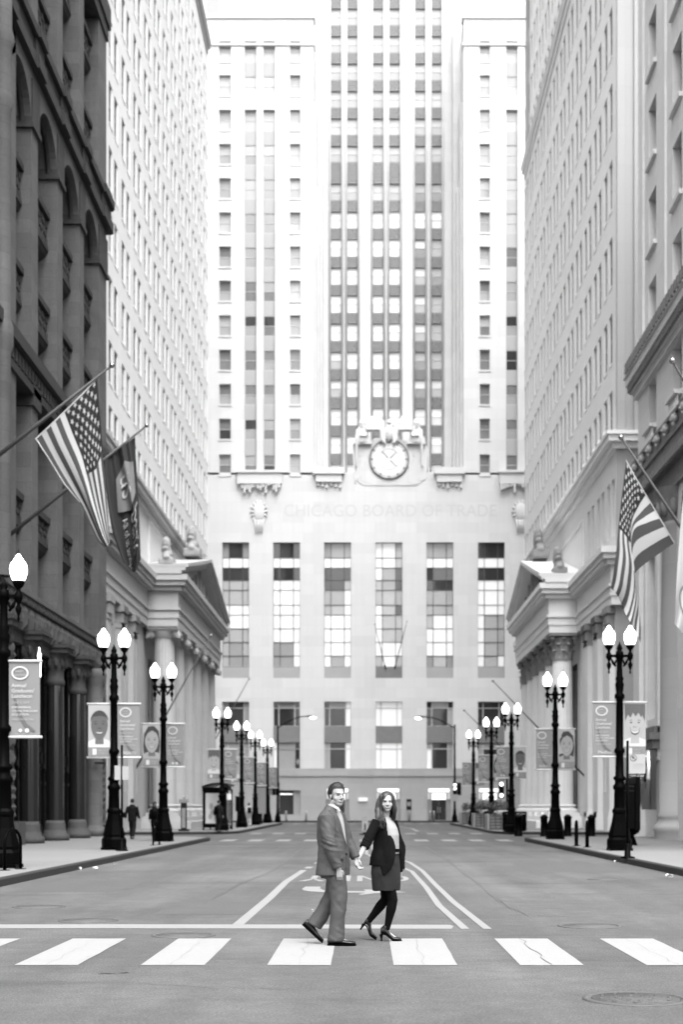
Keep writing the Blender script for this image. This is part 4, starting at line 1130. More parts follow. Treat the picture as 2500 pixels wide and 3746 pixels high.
# ------------------------------------------------------------------ buff stone block, right edge
QX = 13.0
rb = thing("buff_block", "pale stone office block with heavy dentil cornice at the right edge", "building", (QX, 62, 0))
fQ = fpt('R', QX)
ups = []
for c in (63.75, 58.6, 53.4, 48.2):
    for v0, v1 in ((23.4, 25.4), (26.9, 29.4), (30.9, 33.5), (35.0, 37.5), (39.0, 41.5)): ups.append((c, c + 1.75, v0, v1))
    ups.append((c, c + 1.75, 18.7, 20.9))
wall('R', QX, 42, 68.0, 17.9, 46, ups, 0.5, "upper_wall", wall_rt, rb)
for i, h in enumerate(ups):
    window('R', QX, h[0], h[2], 0.4, 1.75, round(h[3] - h[2], 2), [gl_mid if i % 5 == 1 else gl_dark, gl_obl], sash_dk, rb)
    s = MB(fQ); s.box(h[0] - 0.15, h[1] + 0.15, h[2] - 0.2, h[2] - 0.003, -0.16, 0.2); s.build("sill", wall_rt, rb)
q = MB(fQ)
for c in (66.4, 61.5, 56.3): q.box(c, c + 0.22, 22.5, 46, -0.1, 0.05)
q.build("wall_strip", wall_rt, rb)
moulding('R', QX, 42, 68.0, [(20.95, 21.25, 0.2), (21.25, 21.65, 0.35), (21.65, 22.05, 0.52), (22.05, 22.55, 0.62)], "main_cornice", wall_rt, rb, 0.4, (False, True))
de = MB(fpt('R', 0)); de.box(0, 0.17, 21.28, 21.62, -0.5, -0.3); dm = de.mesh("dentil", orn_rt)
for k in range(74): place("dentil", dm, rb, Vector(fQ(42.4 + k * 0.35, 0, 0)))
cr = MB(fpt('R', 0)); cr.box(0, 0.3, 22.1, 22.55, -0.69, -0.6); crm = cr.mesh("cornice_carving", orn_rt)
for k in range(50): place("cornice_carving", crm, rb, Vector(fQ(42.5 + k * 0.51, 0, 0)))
# balustrades and the iron band with lion masks
for c in (63.75, 58.6, 53.4):
    s = MB(fQ); s.box(c - 0.05, c + 1.8, 18.55, 18.7, -0.32, 0.05); s.box(c - 0.05, c + 1.8, 17.9, 18.0, -0.32, 0.05); o = s.build("balustrade", wall_rt, rb)
    for k in range(6):
        b_ = MB(); X_, Y_, Z_ = fQ(c + 0.15 + k * 0.29, 18.0, -0.15); b_.lathe([(0.05, 0), (.09, .18), (.05, .4), (.07, .55)], cx=X_, cy=Y_, z0=Z_, seg=8); b_.build("baluster", wall_rt, o)
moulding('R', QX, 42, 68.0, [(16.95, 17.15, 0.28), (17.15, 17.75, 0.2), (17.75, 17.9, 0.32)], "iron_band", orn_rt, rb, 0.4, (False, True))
for k in range(14):
    q = MB(); x, y, z = fQ(67.0 - 1.72 * k, 17.45, -0.36)
    q.ell((x, y, z), ((.16, 0, 0), (0, .17, 0), (0, 0, .2)), 10, 8); q.ell((x - .13, y, z - .07), ((.08, 0, 0), (0, .09, 0), (0, 0, .08)), 8, 6)
    q.ell((x - .04, y, z - .24), ((.08, 0, 0), (0, .08, 0), (0, 0, .1)), 8, 6)
    for s in (-1, 1): q.ell((x, y + s * .13, z + .15), ((.05, 0, 0), (0, .05, 0), (0, 0, .06)), 6, 5)
    q.build("lion_mask", white_paint, rb)
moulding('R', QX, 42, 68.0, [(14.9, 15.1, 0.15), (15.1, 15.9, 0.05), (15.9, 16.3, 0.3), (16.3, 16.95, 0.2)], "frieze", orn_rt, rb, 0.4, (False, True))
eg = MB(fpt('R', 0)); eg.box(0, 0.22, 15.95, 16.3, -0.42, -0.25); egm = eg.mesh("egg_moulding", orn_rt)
for k in range(64): place("egg_moulding", egm, rb, Vector(fQ(42.4 + k * 0.4, 0, 0)))
low = [(64.05, 65.65, 5.5, 13.0), (63.5, 65.3, 0.15, 3.6)]
wall('R', QX, 42, 68.0, 0, 14.9, low + [(55.0, 57.5, 5.5, 13.0)], 0.8, "lower_wall", wall_rt, rb)
def lattice(a, b, v0, v1, nv):
    mb = MB(fQ); n = int((v1 - v0) / 0.62)
    for k in range(n + 1):
        v = v0 + (v1 - v0) * k / n; mb.box(a, b, v - .025, v + .025, 0.5, 0.56)
    for k in range(3): mb.box(a + (b - a) * k / 2 - .02, a + (b - a) * k / 2 + .02, v0, v1, 0.5, 0.56)
    for k in range(n):
        va, vb = v0 + (v1 - v0) * k / n, v0 + (v1 - v0) * (k + 1) / n
        for s in range(2):
            u0, u1 = a + (b - a) * s / 2, a + (b - a) * (s + 1) / 2
            for (p, q_) in (((u0, va), (u1, vb)), ((u1, va), (u0, vb))):
                mb.add([(p[0], p[1] - .015, .53), (q_[0], q_[1] - .015, .53), (q_[0], q_[1] + .015, .53), (p[0], p[1] + .015, .53)], [(0, 1, 2, 3)])
    o = mb.build("window", steel, rb)
    g = MB(fQ); g.quad((a, v0, .6), (b, v0, .6), (b, v1, .6), (a, v1, .6)); g.build("pane", gl_dark, o)
lattice(64.05, 65.65, 5.5, 13.0, 9); lattice(55.0, 57.5, 5.5, 13.0, 9)
g = MB(fQ); g.box(63.5, 65.3, 0.15, 3.6, 0.7, 0.76); dr = g.build("door", orn_rt, rb)
g = MB(fQ); g.box(64.36, 64.42, 0.2, 3.5, 0.66, 0.7); g.build("meeting_rail", sash_dk, dr)
moulding('R', QX, 63.2, 65.6, [(3.75, 4.1, 0.15), (4.1, 4.5, 0.35), (4.5, 4.8, 0.5), (4.8, 5.1, 0.25)], "door_hood", orn_rt, rb, 0.2)
for y in (60.3, 50.5):                     # giant engaged columns
    q = MB(); q.lathe([(1.15, 0.15), (1.2, .9)], cx=QX + .8, cy=y, seg=40, cap=False)
    q.lathe([(1.32, 0.15), (1.32, 0.45), (1.38, 0.58), (1.3, 0.75), (1.2, 0.85), (1.17, 1.05), (1.22, 1.15), (1.1, 1.25), (1.07, 5.2), (1.05, 9), (.98, 13.2), (1.05, 13.3), (1.05, 13.5)], cx=QX + .55, cy=y, seg=48, cap=False)
    o = q.build("column", col_rt, rb)
    c = MB(); c.lathe([(1.0, 13.4), (1.02, 13.7), (1.25, 14.6), (1.35, 14.9)], cx=QX + .55, cy=y, seg=32, cap=False)
    for k in range(14):
        a = k * 2 * pi / 14; c.ell((QX + .55 + 1.1 * math.cos(a), y + 1.1 * math.sin(a), 14.1), ((.2, 0, 0), (0, .2, 0), (0, 0, .4)), 6, 5)
    c.build("capital", orn_rt, o)
q = MB(fQ); q.box(66.3, 67.7, 1.2, 13.2, -0.28, 0); q.box(66.1, 67.85, 0.15, 0.7, -0.5, 0); q.box(66.2, 67.8, 0.7, 1.2, -0.38, 0); q.build("pilaster", wall_rt, rb)
q = MB(fQ); q.box(66.2, 67.8, 13.2, 14.0, -0.36, 0); q.box(66.1, 67.9, 14.0, 14.9, -0.3, 0); q.build("pilaster_capital", orn_rt, rb)
q = MB(fQ); q.box(62.95, 63.3, 3.6, 14.6, -0.1, 0.1); q.box(65.75, 66.1, 3.6, 14.6, -0.1, 0.1); q.build("window_jamb", wall_rt, rb)
for u, v in ((62.6, 1.4), (66.6, 1.5)):
    mb = MB(); X_, Y_, Z_ = fQ(u, v, -0.12 if u > 66 else -0.55); mb.lathe([(0.32, 0), (0.32, 2.6)], cx=X_ , cy=Y_, z0=Z_, seg=24); mb.build("wall_plaque", bright_steel, rb)
q = MB(fQ)
for k in range(24):
    a = 2 * pi * k / 24; c, s = math.cos(a), math.sin(a)
    q.box(57.2 + 0.85 * c - .1, 57.2 + 0.85 * c + .1, 15.0 - 1.4 + .95 * s - .1, 15.0 - 1.4 + .95 * s + .1, -0.12, 0.05)
q.build("medallion", orn_rt, rb)
shell("mass", QX + 1.3, QX + 26, 42, 68.0, 0, 46, wall_rt, rb)
q = MB(); q.quad((QX, 68, 0), (QX + 1.5, 68, 0), (QX + 1.5, 68, 46), (QX, 68, 46)); q.build("end_wall", wall_rt, rb)

# ------------------------------------------------------------------ street lamps
def lamp_parts():
    P = {}
    q = MB(); q.box(-.36, .36, -.36, .36, 0, .08)
    q.lathe([(.40, .08), (.40, .34), (.34, .42), (.36, .48), (.25, .9), (.21, 1.15), (.235, 1.2), (.235, 1.27), (.19, 1.34)], seg=8, smooth=False)
    P['base'] = q.mesh("lamp_base", iron)
    q = MB(); q.lathe([(.185, 1.3), (.17, 1.9), (.21, 1.95), (.21, 2.03), (.155, 2.1), (.15, 2.2), (.2, 2.24), (.2, 2.3), (.135, 2.36), (.12, 3.05), (.17, 3.1), (.17, 3.18), (.12, 3.24), (.112, 4.75), (.16, 4.8), (.16, 4.9), (.11, 4.96), (.13, 5.15), (.145, 5.22), (.11, 5.32), (.135, 5.42), (.095, 5.5), (.085, 5.95), (.12, 6.05), (.15, 6.1)], seg=20,
        rad=lambda a, z: 1 - 0.05 * abs(math.sin(a * 8)), cap=False)
    P['post'] = q.mesh("post", iron)
    q = MB()
    q.box(-.36, .36, -.035, .035, 6.09, 6.17)
    for s in (-1, 1):
        q.tube([(s * .12, 0, 5.8), (s * .2, 0, 5.9), (s * .27, 0, 6.05)], [.03, .045, .03], 8)
        q.tube([(s * .1, 0, 6.0), (s * .16, 0, 5.86), (s * .23, 0, 5.9), (s * .2, 0, 5.98)], [.035, .03, .03, .02], 8)
    q.lathe([(.10, 6.05), (.13, 6.14), (.12, 6.26), (.07, 6.3), (.1, 6.36), (.06, 6.46), (.02, 6.54), (.01, 6.58)], seg=12)
    P['crossarm'] = q.mesh("crossarm", iron)
    q = MB(); q.lathe([(.01, 5.56), (.035, 5.62), (.02, 5.68), (.065, 5.8), (.075, 5.86), (.03, 5.95), (.05, 6.0), (.095, 6.08), (.095, 6.16), (.05, 6.24), (.045, 6.3), (.1, 6.36), (.135, 6.42), (.14, 6.48)], seg=14)
    P['holder'] = q.mesh("globe_holder", iron)
    q = MB(); q.lathe([(.12, 6.47), (.16, 6.54), (.195, 6.66), (.2, 6.76), (.18, 6.86), (.14, 6.92), (.1, 6.95), (.115, 6.97), (.075, 7.0), (.06, 7.05), (.02, 7.09)], seg=20)
    P['globe'] = q.mesh("globe", globe_m)
    q = MB(); q.lathe([(.012, 7.08), (.006, 7.2)], seg=6); P['spike'] = q.mesh("globe_finial", iron)
    return P
LP = lamp_parts()
def lamp(x, y, label, z=0.15):
    t = thing("street_lamp", label, "street lamp", (x, y, z), "twin-globe lamps along both pavements")
    L_ = Vector((x, y, z))
    place("lamp_base", LP['base'], t, L_); place("post", LP['post'], t, L_); place("crossarm", LP['crossarm'], t, L_)
    for s in (-1, 1):
        h = place("globe_holder", LP['holder'], t, L_ + Vector((s * .335, 0, 0)))
        g = place("globe", LP['globe'], t, L_ + Vector((s * .335, 0, 0))); place("globe_finial", LP['spike'], g, sub=True)
    return t
ORD = ["nearest", "second", "third", "fourth", "fifth", "sixth", "seventh"]
LEFT = [(-8.2, 32.2), (-8.08, 45.6), (-8.05, 56.5), (-8.3, 81.9), (-8.3, 94.9), (-8.3, 106.5), (-8.3, 119.6)]
RIGHT = [(8.0, 44.9), (8.03, 60.4), (8.0, 78.3), (8.0, 90.8), (8.0, 106.0)]
for i, (x, y) in enumerate(LEFT): lamp(x, y, "black twin-globe street lamp on the left pavement, %s from the crossing" % ORD[i])
for i, (x, y) in enumerate(RIGHT): lamp(x, y, "black twin-globe street lamp on the right pavement, %s from the crossing" % ORD[i])

# ------------------------------------------------------------------ banners
def flat(poly, z): return [(a, b, z) for a, b in poly]
def ovalpts(cx, cy, rx, ry, n=24, a0=0, a1=360): return [(cx + rx * math.cos(math.radians(a0 + (a1 - a0) * k / n)), cy + ry * math.sin(math.radians(a0 + (a1 - a0) * k / n))) for k in range(n + (0 if a1 - a0 == 360 else 1))]
BW, BH = 0.70, 1.66
def sway(a, b, seed):
    """gentle belly of the cloth, metres towards the viewer"""
    return 0.010 * math.sin(a / BW * 2.6 + seed) * math.sin(b / BH * 3.0) + 0.003 * math.sin(b * 5 + seed)
def banner(x, y, side, kind, label, seed, logo=None, far=False, z=0.15):
    """side -1/+1 of the post; kind 'text' or a portrait spec"""
    x0 = x + (0.12 if side > 0 else -0.12 - BW); z0 = z + 2.98
    t = thing("banner", label, "banner", (x, y - 0.0, z0), "banners on the lamp posts")
    f = lambda a, b, d: (x0 + a, y - d - sway(a, b, seed), z0 + b)
    def sheet_(name, poly, m, d, parent=t):
        q = MB(f); n = len(poly); q.add(flat(poly, d), [tuple(range(n))]); return q.build(name, m, parent)
    def tri(poly):      # fan so that print follows the cloth
        return flat(poly, 0), [tuple(i) for i in tessellate_polygon([[Vector((a, b, 0)) for a, b in poly]])]
    q = MB(f); nx, ny = 8, 16
    P = [(BW * i / nx, BH * j / ny, 0.0) for j in range(ny + 1) for i in range(nx + 1)]
    q.add(P, [(j * (nx + 1) + i, j * (nx + 1) + i + 1, (j + 1) * (nx + 1) + i + 1, (j + 1) * (nx + 1) + i) for j in range(ny) for i in range(nx)], smooth=True)
    cl = q.build("cloth", ban_dk if kind == 'text' else ban_lt, t)
    for b in (-0.03, BH + 0.03):
        q = MB(); xa, xb = (x, x0 + BW + 0.05) if side > 0 else (x0 - 0.05, x)
        q.tube([(xa, y, z0 + b), (xb, y, z0 + b)], 0.032, 8); q.build("rod", ban_wh, t)
    def pr(name, poly, m, d):
        pts, F = tri(poly); q = MB(f); q.add([(a, b, d * 2.6 + .006) for a, b, _ in pts], F); q.build(name, m, cl)
    def words_(body, a, b, h, m=ban_wh, wmax=None):
        v, F = text2d(body); w = max(p[0] for p in v) * h; k = min(1, (wmax or 9) / w)
        q = MB(f); q.add([(a + p[0] * h * k, b + p[1] * h, 0.022 if kind == 'text' else .045) for p in v], F); q.build("lettering", m, cl)
    if kind == 'text':
        ring = MB(f); n = 32; R = []
        for k in range(n + 1):
            c, s = math.cos(2 * pi * k / n), math.sin(2 * pi * k / n)
            R.append([(.25 + .155 * c, 1.42 + .118 * s, 0.02), (.25 + .195 * c, 1.42 + .155 * s, 0.02)])
        ring.rings(R, cap=False, closed=False); ring.build("logo_ring", ban_wh, cl)
        if not far:
            words_("leader", .13, 1.44, .06, ban_lt); words_("luncheon", .13, 1.36, .05, ban_lt)
        words_("Annual", .06, 1.10, .085); words_("Graduates'", .06, .98, .085, wmax=.6); words_("Luncheon", .06, .86, .085, wmax=.56)
        words_("JUNE 4, 2019", .07, .73, .05, ban_lt); 
        words_("EMPOWERING", .06, .62, .048); words_("YOUTH THROUGH", .06, .54, .048, wmax=.58); words_("EDUCATION", .06, .46, .048)
        words_("MERCYHOME.ORG", .07, .35, .042, ban_lt, wmax=.56)
        if logo: words_(logo, .13, .07, .10, wmax=.46)
        else:
            for s in (0, 1):
                c = .26 + .15 * s
                pr("logo", [(c - .05, .12), (c, .07), (c + .05, .12), (c, .17)] if s == 0 else ovalpts(c, .12, .05, .05, 12), ban_wh, 0.006)
            words_("BlueCross BlueShield", .14, .03, .025, ban_lt)
        pr("swoosh", [(.10, .85), (.16, .84), (.24, .55), (.40, .28), (.60, .12), (.56, .08), (.34, .22), (.18, .5)], mat_swoosh, 0.003)
    else:
        sk, hr, style = kind; S = ban_sk[sk]
        H0 = 0.42 if style != 'laugh' else 0.30
        pr("print_background", [(0, .3), (BW, .3), (BW, BH), (0, BH)], ban_lt, 0.003)
        if style == 'long': pr("print_hair", [(.06, .32), (.02, .8), (.06, 1.3), (.22, 1.58), (.45, 1.60), (.64, 1.4), (.69, .9), (.64, .34)], hr, 0.0045)
        pr("print_shoulders", [(0, .26), (BW, .26), (BW, .5), (.5, .58), (.22, .58), (0, .48)], ban_wh if style != 'long' else S, 0.006)
        pr("print_neck", [(.22, .4), (.5, .4), (.48, .75), (.24, .75)], ban_sh if sk < 2 else S, 0.0075)
        cx_, cy_ = .36, 1.0 if style != 'laugh' else 1.02
        pr("print_face", [(cx_ + .27 * math.cos(a) * (1 - .12 * max(0, -math.sin(a))), cy_ + (.42 if math.sin(a) > 0 else .46) * math.sin(a)) for a in [2 * pi * k / 32 for k in range(32)]], S, 0.009)
        if style == 'short': pr("print_hair", [(cx_ - .285, 1.12)] + ovalpts(cx_, 1.12, .285, .36, 14, 175, 5) + [(cx_ + .27, 1.18), (cx_ + .2, 1.28), (cx_, 1.31), (cx_ - .2, 1.28)], hr, 0.011)
        elif style == 'laugh': pr("print_hair", [(.05, 1.1), (.03, 1.64), (.69, 1.64), (.67, 1.1), (.60, 1.3), (.55, 1.22), (.47, 1.36), (.38, 1.24), (.30, 1.36), (.22, 1.2), (.14, 1.3)], hr, 0.011)
        else: pr("print_hair", [(cx_ - .28, .95), (cx_ - .3, 1.25), (cx_ - .12, 1.5), (cx_ + .12, 1.52), (cx_ + .3, 1.2), (cx_ + .22, 1.3), (cx_ + .02, 1.42), (cx_ - .15, 1.32), (cx_ - .24, 1.15)], hr, 0.011)
        for s in (-1, 1):
            pr("print_brow", [(cx_ + s * .06, 1.105), (cx_ + s * .12, 1.14), (cx_ + s * .2, 1.11), (cx_ + s * .12, 1.12)], ban_hr, 0.011)
            pr("print_eye", ovalpts(cx_ + s * .12, 1.05, .045, .018, 12), ban_hr, 0.011)
            pr("print_cheek", [(cx_ + s * .13, .80), (cx_ + s * .17, .9), (cx_ + s * .155, .9), (cx_ + s * .12, .81)], ban_sh, 0.0105)
        pr("print_nose", [(cx_ - .05, .90), (cx_ + .05, .90), (cx_ + .07, .925), (cx_ + .03, .915), (cx_ - .03, .915), (cx_ - .07, .925)], ban_sh if sk else ban_bk, 0.011)
        wm, hm = (.15, .10) if style == 'laugh' else (.13, .06)
        pr("print_lips", [(cx_ - wm, .80), (cx_, .775), (cx_ + wm, .80), (cx_ + wm * .7, .80 - hm), (cx_, .79 - hm * 1.35), (cx_ - wm * .7, .80 - hm)], ban_sh if style != 'laugh' else ban_bk, 0.011)
        pr("print_teeth", [(cx_ - wm * .85, .79), (cx_, .765), (cx_ + wm * .85, .79), (cx_ + wm * .6, .79 - hm * .55), (cx_, .78 - hm * .75), (cx_ - wm * .6, .79 - hm * .55)], ban_wh, 0.013)
        pr("print_strip", [(0, 0), (BW, 0), (BW, .30), (0, .30)], ban_dk, 0.012)
        pr("print_logo", [(.14, .06), (.27, .06), (.27, .25), (.14, .25)], ban_wh, 0.014)
        words_("MERCY", .30, .17, .055, ban_lt); words_("HOME", .30, .08, .055, ban_lt)
mat_swoosh = mat("banner_swoosh", 0.085, 0.7, 0.0)
boy, girl, guy, man2 = (0, ban_hr, 'short'), (1, ban_hr, 'long'), (2, ban_hl, 'laugh'), (1, ban_hr, 'short')
FACES_L = [boy, boy, girl, guy, man2, girl, boy]
DESC = {boy: "smiling young man", girl: "long-haired young woman", guy: "laughing shaggy-haired youth", man2: "short-haired man"}
for i, (x, y) in enumerate(LEFT):
    w = "%s lamp post on the left pavement" % ORD[i]
    if i > 0: banner(x, y, -1, FACES_L[i], "portrait banner of a %s on the %s" % (DESC[FACES_L[i]], w), i)
    banner(x, y, 1, 'text', "grey lettered luncheon banner on the %s" % w, i + 3, logo=("WGN-TV" if i == 1 else None), far=i > 2)
FACES_R = [guy, girl, boy, girl, guy]
for i, (x, y) in enumerate(RIGHT):
    w = "%s lamp post on the right pavement" % ORD[i]
    banner(x, y, 1, FACES_R[i], "portrait banner of a %s on the %s" % (DESC[FACES_R[i]], w), i + 11)
    banner(x, y, -1, 'text', "grey lettered luncheon banner on the %s" % w, i + 7, logo=("WGN-TV" if i == 1 else "Medline" if i == 0 else None), far=i > 1)

# ------------------------------------------------------------------ street furniture
def bike_rack(x, y, label, ang=90, z=0.15):
    a = math.radians(ang); d = Vector((math.cos(a), math.sin(a), 0)); c = Vector((x, y, z))
    t = thing("bike_rack", label, "bike rack", (x, y, z), "hoop bike racks")
    P = [c - d * .35] + [c - d * .35 + Vector((0, 0, .6))] + [c + d * (.35 * -math.cos(k * pi / 8)) + Vector((0, 0, .6 + .28 * math.sin(k * pi / 8))) for k in range(1, 8)] + [c + d * .35 + Vector((0, 0, .6)), c + d * .35]
    q = MB(); q.tube(P, 0.035, 10); q.build("hoop", iron, t)
    for s in (-1, 1):
        q = MB(); p = c + d * .35 * s; q.box(p.x - .1, p.x + .1, p.y - .1, p.y + .1, z, z + .015); q.build("foot_plate", iron, t)
bike_rack(-7.75, 31.2, "black hoop bike rack beside the left lamp at the picture's edge", 75)
bike_rack(-7.55, 51.2, "black hoop bike rack between two left-hand lamps near the pedestrians", 80)
bike_rack(7.55, 48.6, "black hoop bike rack on the right pavement, closer to the lamp post", 76)
bike_rack(7.42, 50.2, "black hoop bike rack on the right pavement, nearer the bollards", 76)
def bollard(px, py, label):
    p = GR(px, py, 0.1)
    t = thing("bollard", label, "bollard", (p.x, p.y, 0.0), "black bollards closing the side street")
    q = MB(); q.lathe([(.22, 0), (.22, .08), (.19, .1), (.19, .92), (.22, .94), (.22, 1.0), (.15, 1.06)], seg=20, rad=lambda a, z: 1 - .03 * abs(math.sin(a * 10))); q.build("post", iron, t, (p.x, p.y, 0))
    q = MB(); q.lathe([(.16, 1.05), (.10, 1.12), (.02, 1.14)], seg=16); q.build("cap", iron_mat, t, (p.x, p.y, 0))
bollard(1898, 3051, "black fluted bollard by the litter bins, leftmost of the side-street row")
bollard(1992, 3051, "black fluted bollard just left of the second right lamp")
bollard(2078, 3051, "black fluted bollard just right of the second right lamp")
bollard(2165, 3053, "black fluted bollard behind the right bike racks, last of the row")
def planter(x, y, w, d, label, seed, z=0.15):
    r_ = random.Random(seed)
    t = thing("planter", label, "planter", (x, y, z), "metal planters along the right kerb")
    q = MB(); h = .95
    q.box(x - w / 2, x + w / 2, y - d / 2, y + d / 2, z, z + h - .08); q.build("box", planter_m, t)
    for s in (-1, 1):
        for e in (-1, 1):
            q = MB(); cx_, cy_ = x + s * (w / 2), y + e * (d / 2); q.box(cx_ - .07, cx_ + .07, cy_ - .07, cy_ + .07, z, z + h); q.build("corner_post", planter_m, t)
    for k in range(5):
        q = MB(); zz = z + .08 + k * .18; q.box(x - w / 2 - .025, x + w / 2 + .025, y - d / 2 - .025, y + d / 2 + .025, zz, zz + .035); q.build("slat", iron_mat, t)
    for k in range(5):
        q = MB(); xx = x - w / 2 + .12 + k * (w - .24) / 4; q.box(xx - .015, xx + .015, y - d / 2 - .03, y + d / 2 + .03, z + .05, z + h - .1); q.build("bar", iron_mat, t)
    q = MB(); q.box(x - w / 2 + .05, x + w / 2 - .05, y - d / 2 + .05, y + d / 2 - .05, z + h - .2, z + h - .03); q.build("soil", dirt_m, t)
    def leaves(name, m, cx_, cy_, cz_, rx, rz, n, size):
        q = MB()
        for _ in range(n):
            v = Vector((r_.gauss(0, 1), r_.gauss(0, 1), r_.gauss(0, 1))).normalized() * r_.random() ** .4
            p = Vector((cx_ + v.x * rx, cy_ + v.y * rx * .9, cz_ + v.z * rz)); a = Vector((r_.uniform(-1, 1), r_.uniform(-1, 1), r_.uniform(-1, 1))).normalized() * size; b = a.orthogonal().normalized() * size * .5
            q.add([p - a, p + b, p + a, p - b], [(0, 1, 2, 3)])
        o = q.build(name, m, t); return o
    for s in (-1, 1):
        leaves("shrub", leaf_m, x + s * w * .2, y + .1, z + h + .38, w * .28, .42, 260, .07)
    leaves("trailing_leaves", leaf_l, x, y - d * .42, z + h - .1, w * .5, .2, 220, .06)
    leaves("flowers", petal_m, x + w * .1, y - d * .25, z + h + .1, w * .36, .13, 150, .055)
planter(7.95, 84.6, 1.5, 1.5, "metal planter with shrubs and pale flowers, nearest of three on the right", 1)
planter(8.0, 96.0, 1.5, 1.5, "metal planter with shrubs and pale flowers, middle of three on the right", 2)
planter(8.15, 111.5, 1.5, 1.5, "metal planter with shrubs and pale flowers, farthest of three on the right", 3)
def bin_(x, y, label, h=1.05, r=.32, z=0.15):
    t = thing("litter_bin", label, "litter bin", (x, y, z), "black slatted litter bins")
    q = MB(); q.lathe([(r * .92, 0), (r * .92, h * .9)], seg=20); q.build("drum", black_paint, t, (x, y, z))
    for k in range(20):
        a = 2 * pi * k / 20; q = MB(); q.tube([(r * math.cos(a), r * math.sin(a), .05), (r * math.cos(a), r * math.sin(a), h * .86), (r * 1.08 * math.cos(a), r * 1.08 * math.sin(a), h)], .02, 5); q.build("slat", iron, t, (x, y, z))
    q = MB(); q.lathe([(r, h * .97), (r * 1.1, h), (r * 1.05, h + .05), (r * .6, h + .07)], seg=20, cap=False); q.build("rim", iron, t, (x, y, z))
bin_(8.05, 80.4, "black slatted litter bin beside the nearest planter, left of the pair"); bin_(8.75, 80.5, "black slatted litter bin beside the nearest planter, right of the pair")
bin_(7.75, 89.5, "black slatted litter bin between the nearest and middle planters"); bin_(7.85, 103.0, "black slatted litter bin between the middle and farthest planters")
bin_(-8.9, 116.5, "black slatted litter bin at the far left corner by the signal")
# signs on posts
def sign_post(x, y, h, label, plates, base=True, z=0.15, r=.035):
    t = thing("sign_post", label, "sign", (x, y, z))
    q = MB(); q.tube([(x, y, z), (x, y, z + h)], r, 8); q.build("post", iron, t)
    if base:
        q = MB(); q.lathe([(.2, 0), (.2, .03), (.09, .06), (.07, .35), (.04, .4)], seg=14); q.build("foot", iron, t, (x, y, z))
    for (xa, xb, za, zb, m) in plates:
        q = MB(); q.box(xa, xb, y - .045, y - .035, za, zb); q.build("plate", m, t)
    return t
p = GR(2297, 3138, .15)
sg = sign_post(p.x, p.y, 3.15, "white no-parking tow-zone sign on a black post beside the nearest right lamp", [])
sx0, sz0 = p.x + .03, GH(2829, p.y)
q = MB(); q.box(sx0, sx0 + .44, p.y - .05, p.y - .04, sz0, sz0 + .52); pl = q.build("plate", white_paint, sg)
def onplate(body, a, b, h, m, parent, yy, wmax=None, x0=0, z0=0):
    v, F = text2d(body); w = max(c[0] for c in v) * h; k = min(1, (wmax or 99) / w)
    q = MB(); q.add([(x0 + a + c[0] * h * k, yy, z0 + b + c[1] * h) for c in v], F); return q.build("lettering", m, parent)
yy = p.y - .053
onplate("P", .085, .375, .085, black_paint, pl, yy, None, sx0, sz0)
q = MB(); R = []
for k in range(25):
    c, s = math.cos(2 * pi * k / 24), math.sin(2 * pi * k / 24); R.append([(sx0 + .12 + .075 * c, yy, sz0 + .415 + .075 * s), (sx0 + .12 + .088 * c, yy, sz0 + .415 + .088 * s)])
q.rings(R, cap=False, closed=False); q.add([(sx0 + .065, yy - .001, sz0 + .475), (sx0 + .055, yy - .001, sz0 + .465), (sx0 + .175, yy - .001, sz0 + .355), (sx0 + .185, yy - .001, sz0 + .365)], [(0, 1, 2, 3)])
q.build("no_parking_ring", black_paint, pl)
onplate("NO STOPPING", .1, .22, .05, steel, pl, yy, .3, sx0, sz0); onplate("STANDING", .1, .14, .05, steel, pl, yy, .26, sx0, sz0)
q = MB(); q.box(sx0 + .01, sx0 + .43, p.y - .05, p.y - .04, sz0 - .1, sz0 - .01); pl2 = q.build("tow_plate", black_paint, sg)
onplate("TOW ZONE", .03, -.085, .055, ban_wh, pl2, yy, .37, sx0, sz0)
p = GR(446, 3112, .15); s2 = sign_post(p.x, p.y, 3.3, "blank-backed grey signs on a thin black post at the second left lamp", [(p.x - .22, p.x - .03, GH(2852, p.y), GH(2800, p.y), white_paint), (p.x + .02, p.x + .22, GH(2852, p.y), GH(2802, p.y), white_paint)])
# in-street crossing sign
p = GR(1336, 3052); t = thing("crossing_sign", "white in-street pedestrian crossing sign on a black rubber base behind the couple", "sign", (p.x, p.y, 0))
hw = 11 / FPX * p.y
q = MB(); q.prism([(p.x - hw * .8, .12), (p.x + hw * .8, .12), (p.x + hw, .3), (p.x + hw, GH(2978, p.y)), (p.x + hw * .8, GH(2973, p.y)), (p.x - hw * .8, GH(2973, p.y)), (p.x - hw, GH(2978, p.y)), (p.x - hw, .3)], 0, 0)
q = MB(lambda a, b, c: (a, p.y + c, b)); q.prism([(p.x - hw * .8, .12), (p.x + hw * .8, .12), (p.x + hw, .3), (p.x + hw, GH(2978, p.y)), (p.x + hw * .8, GH(2973, p.y)), (p.x - hw * .8, GH(2973, p.y)), (p.x - hw, GH(2978, p.y)), (p.x - hw, .3)], -.02, .02); pn = q.build("panel", white_paint, t)
q = MB(); q.box(p.x - hw * 1.8, p.x + hw * 1.8, p.y - .3, p.y + .3, 0, .06); q.box(p.x - .12, p.x + .12, p.y - .08, p.y + .08, .06, .14); q.build("base", black_paint, t)
onplate("STATE", -hw * .8, GH(2992, p.y), .06, black_paint, pn, p.y - .024, hw * 1.6, p.x); onplate("LAW", -hw * .6, GH(3001, p.y), .06, black_paint, pn, p.y - .024, hw * 1.2, p.x)
q = MB(lambda a, b, c: (p.x + a, p.y - .024, b))
zc = GH(3022, p.y)
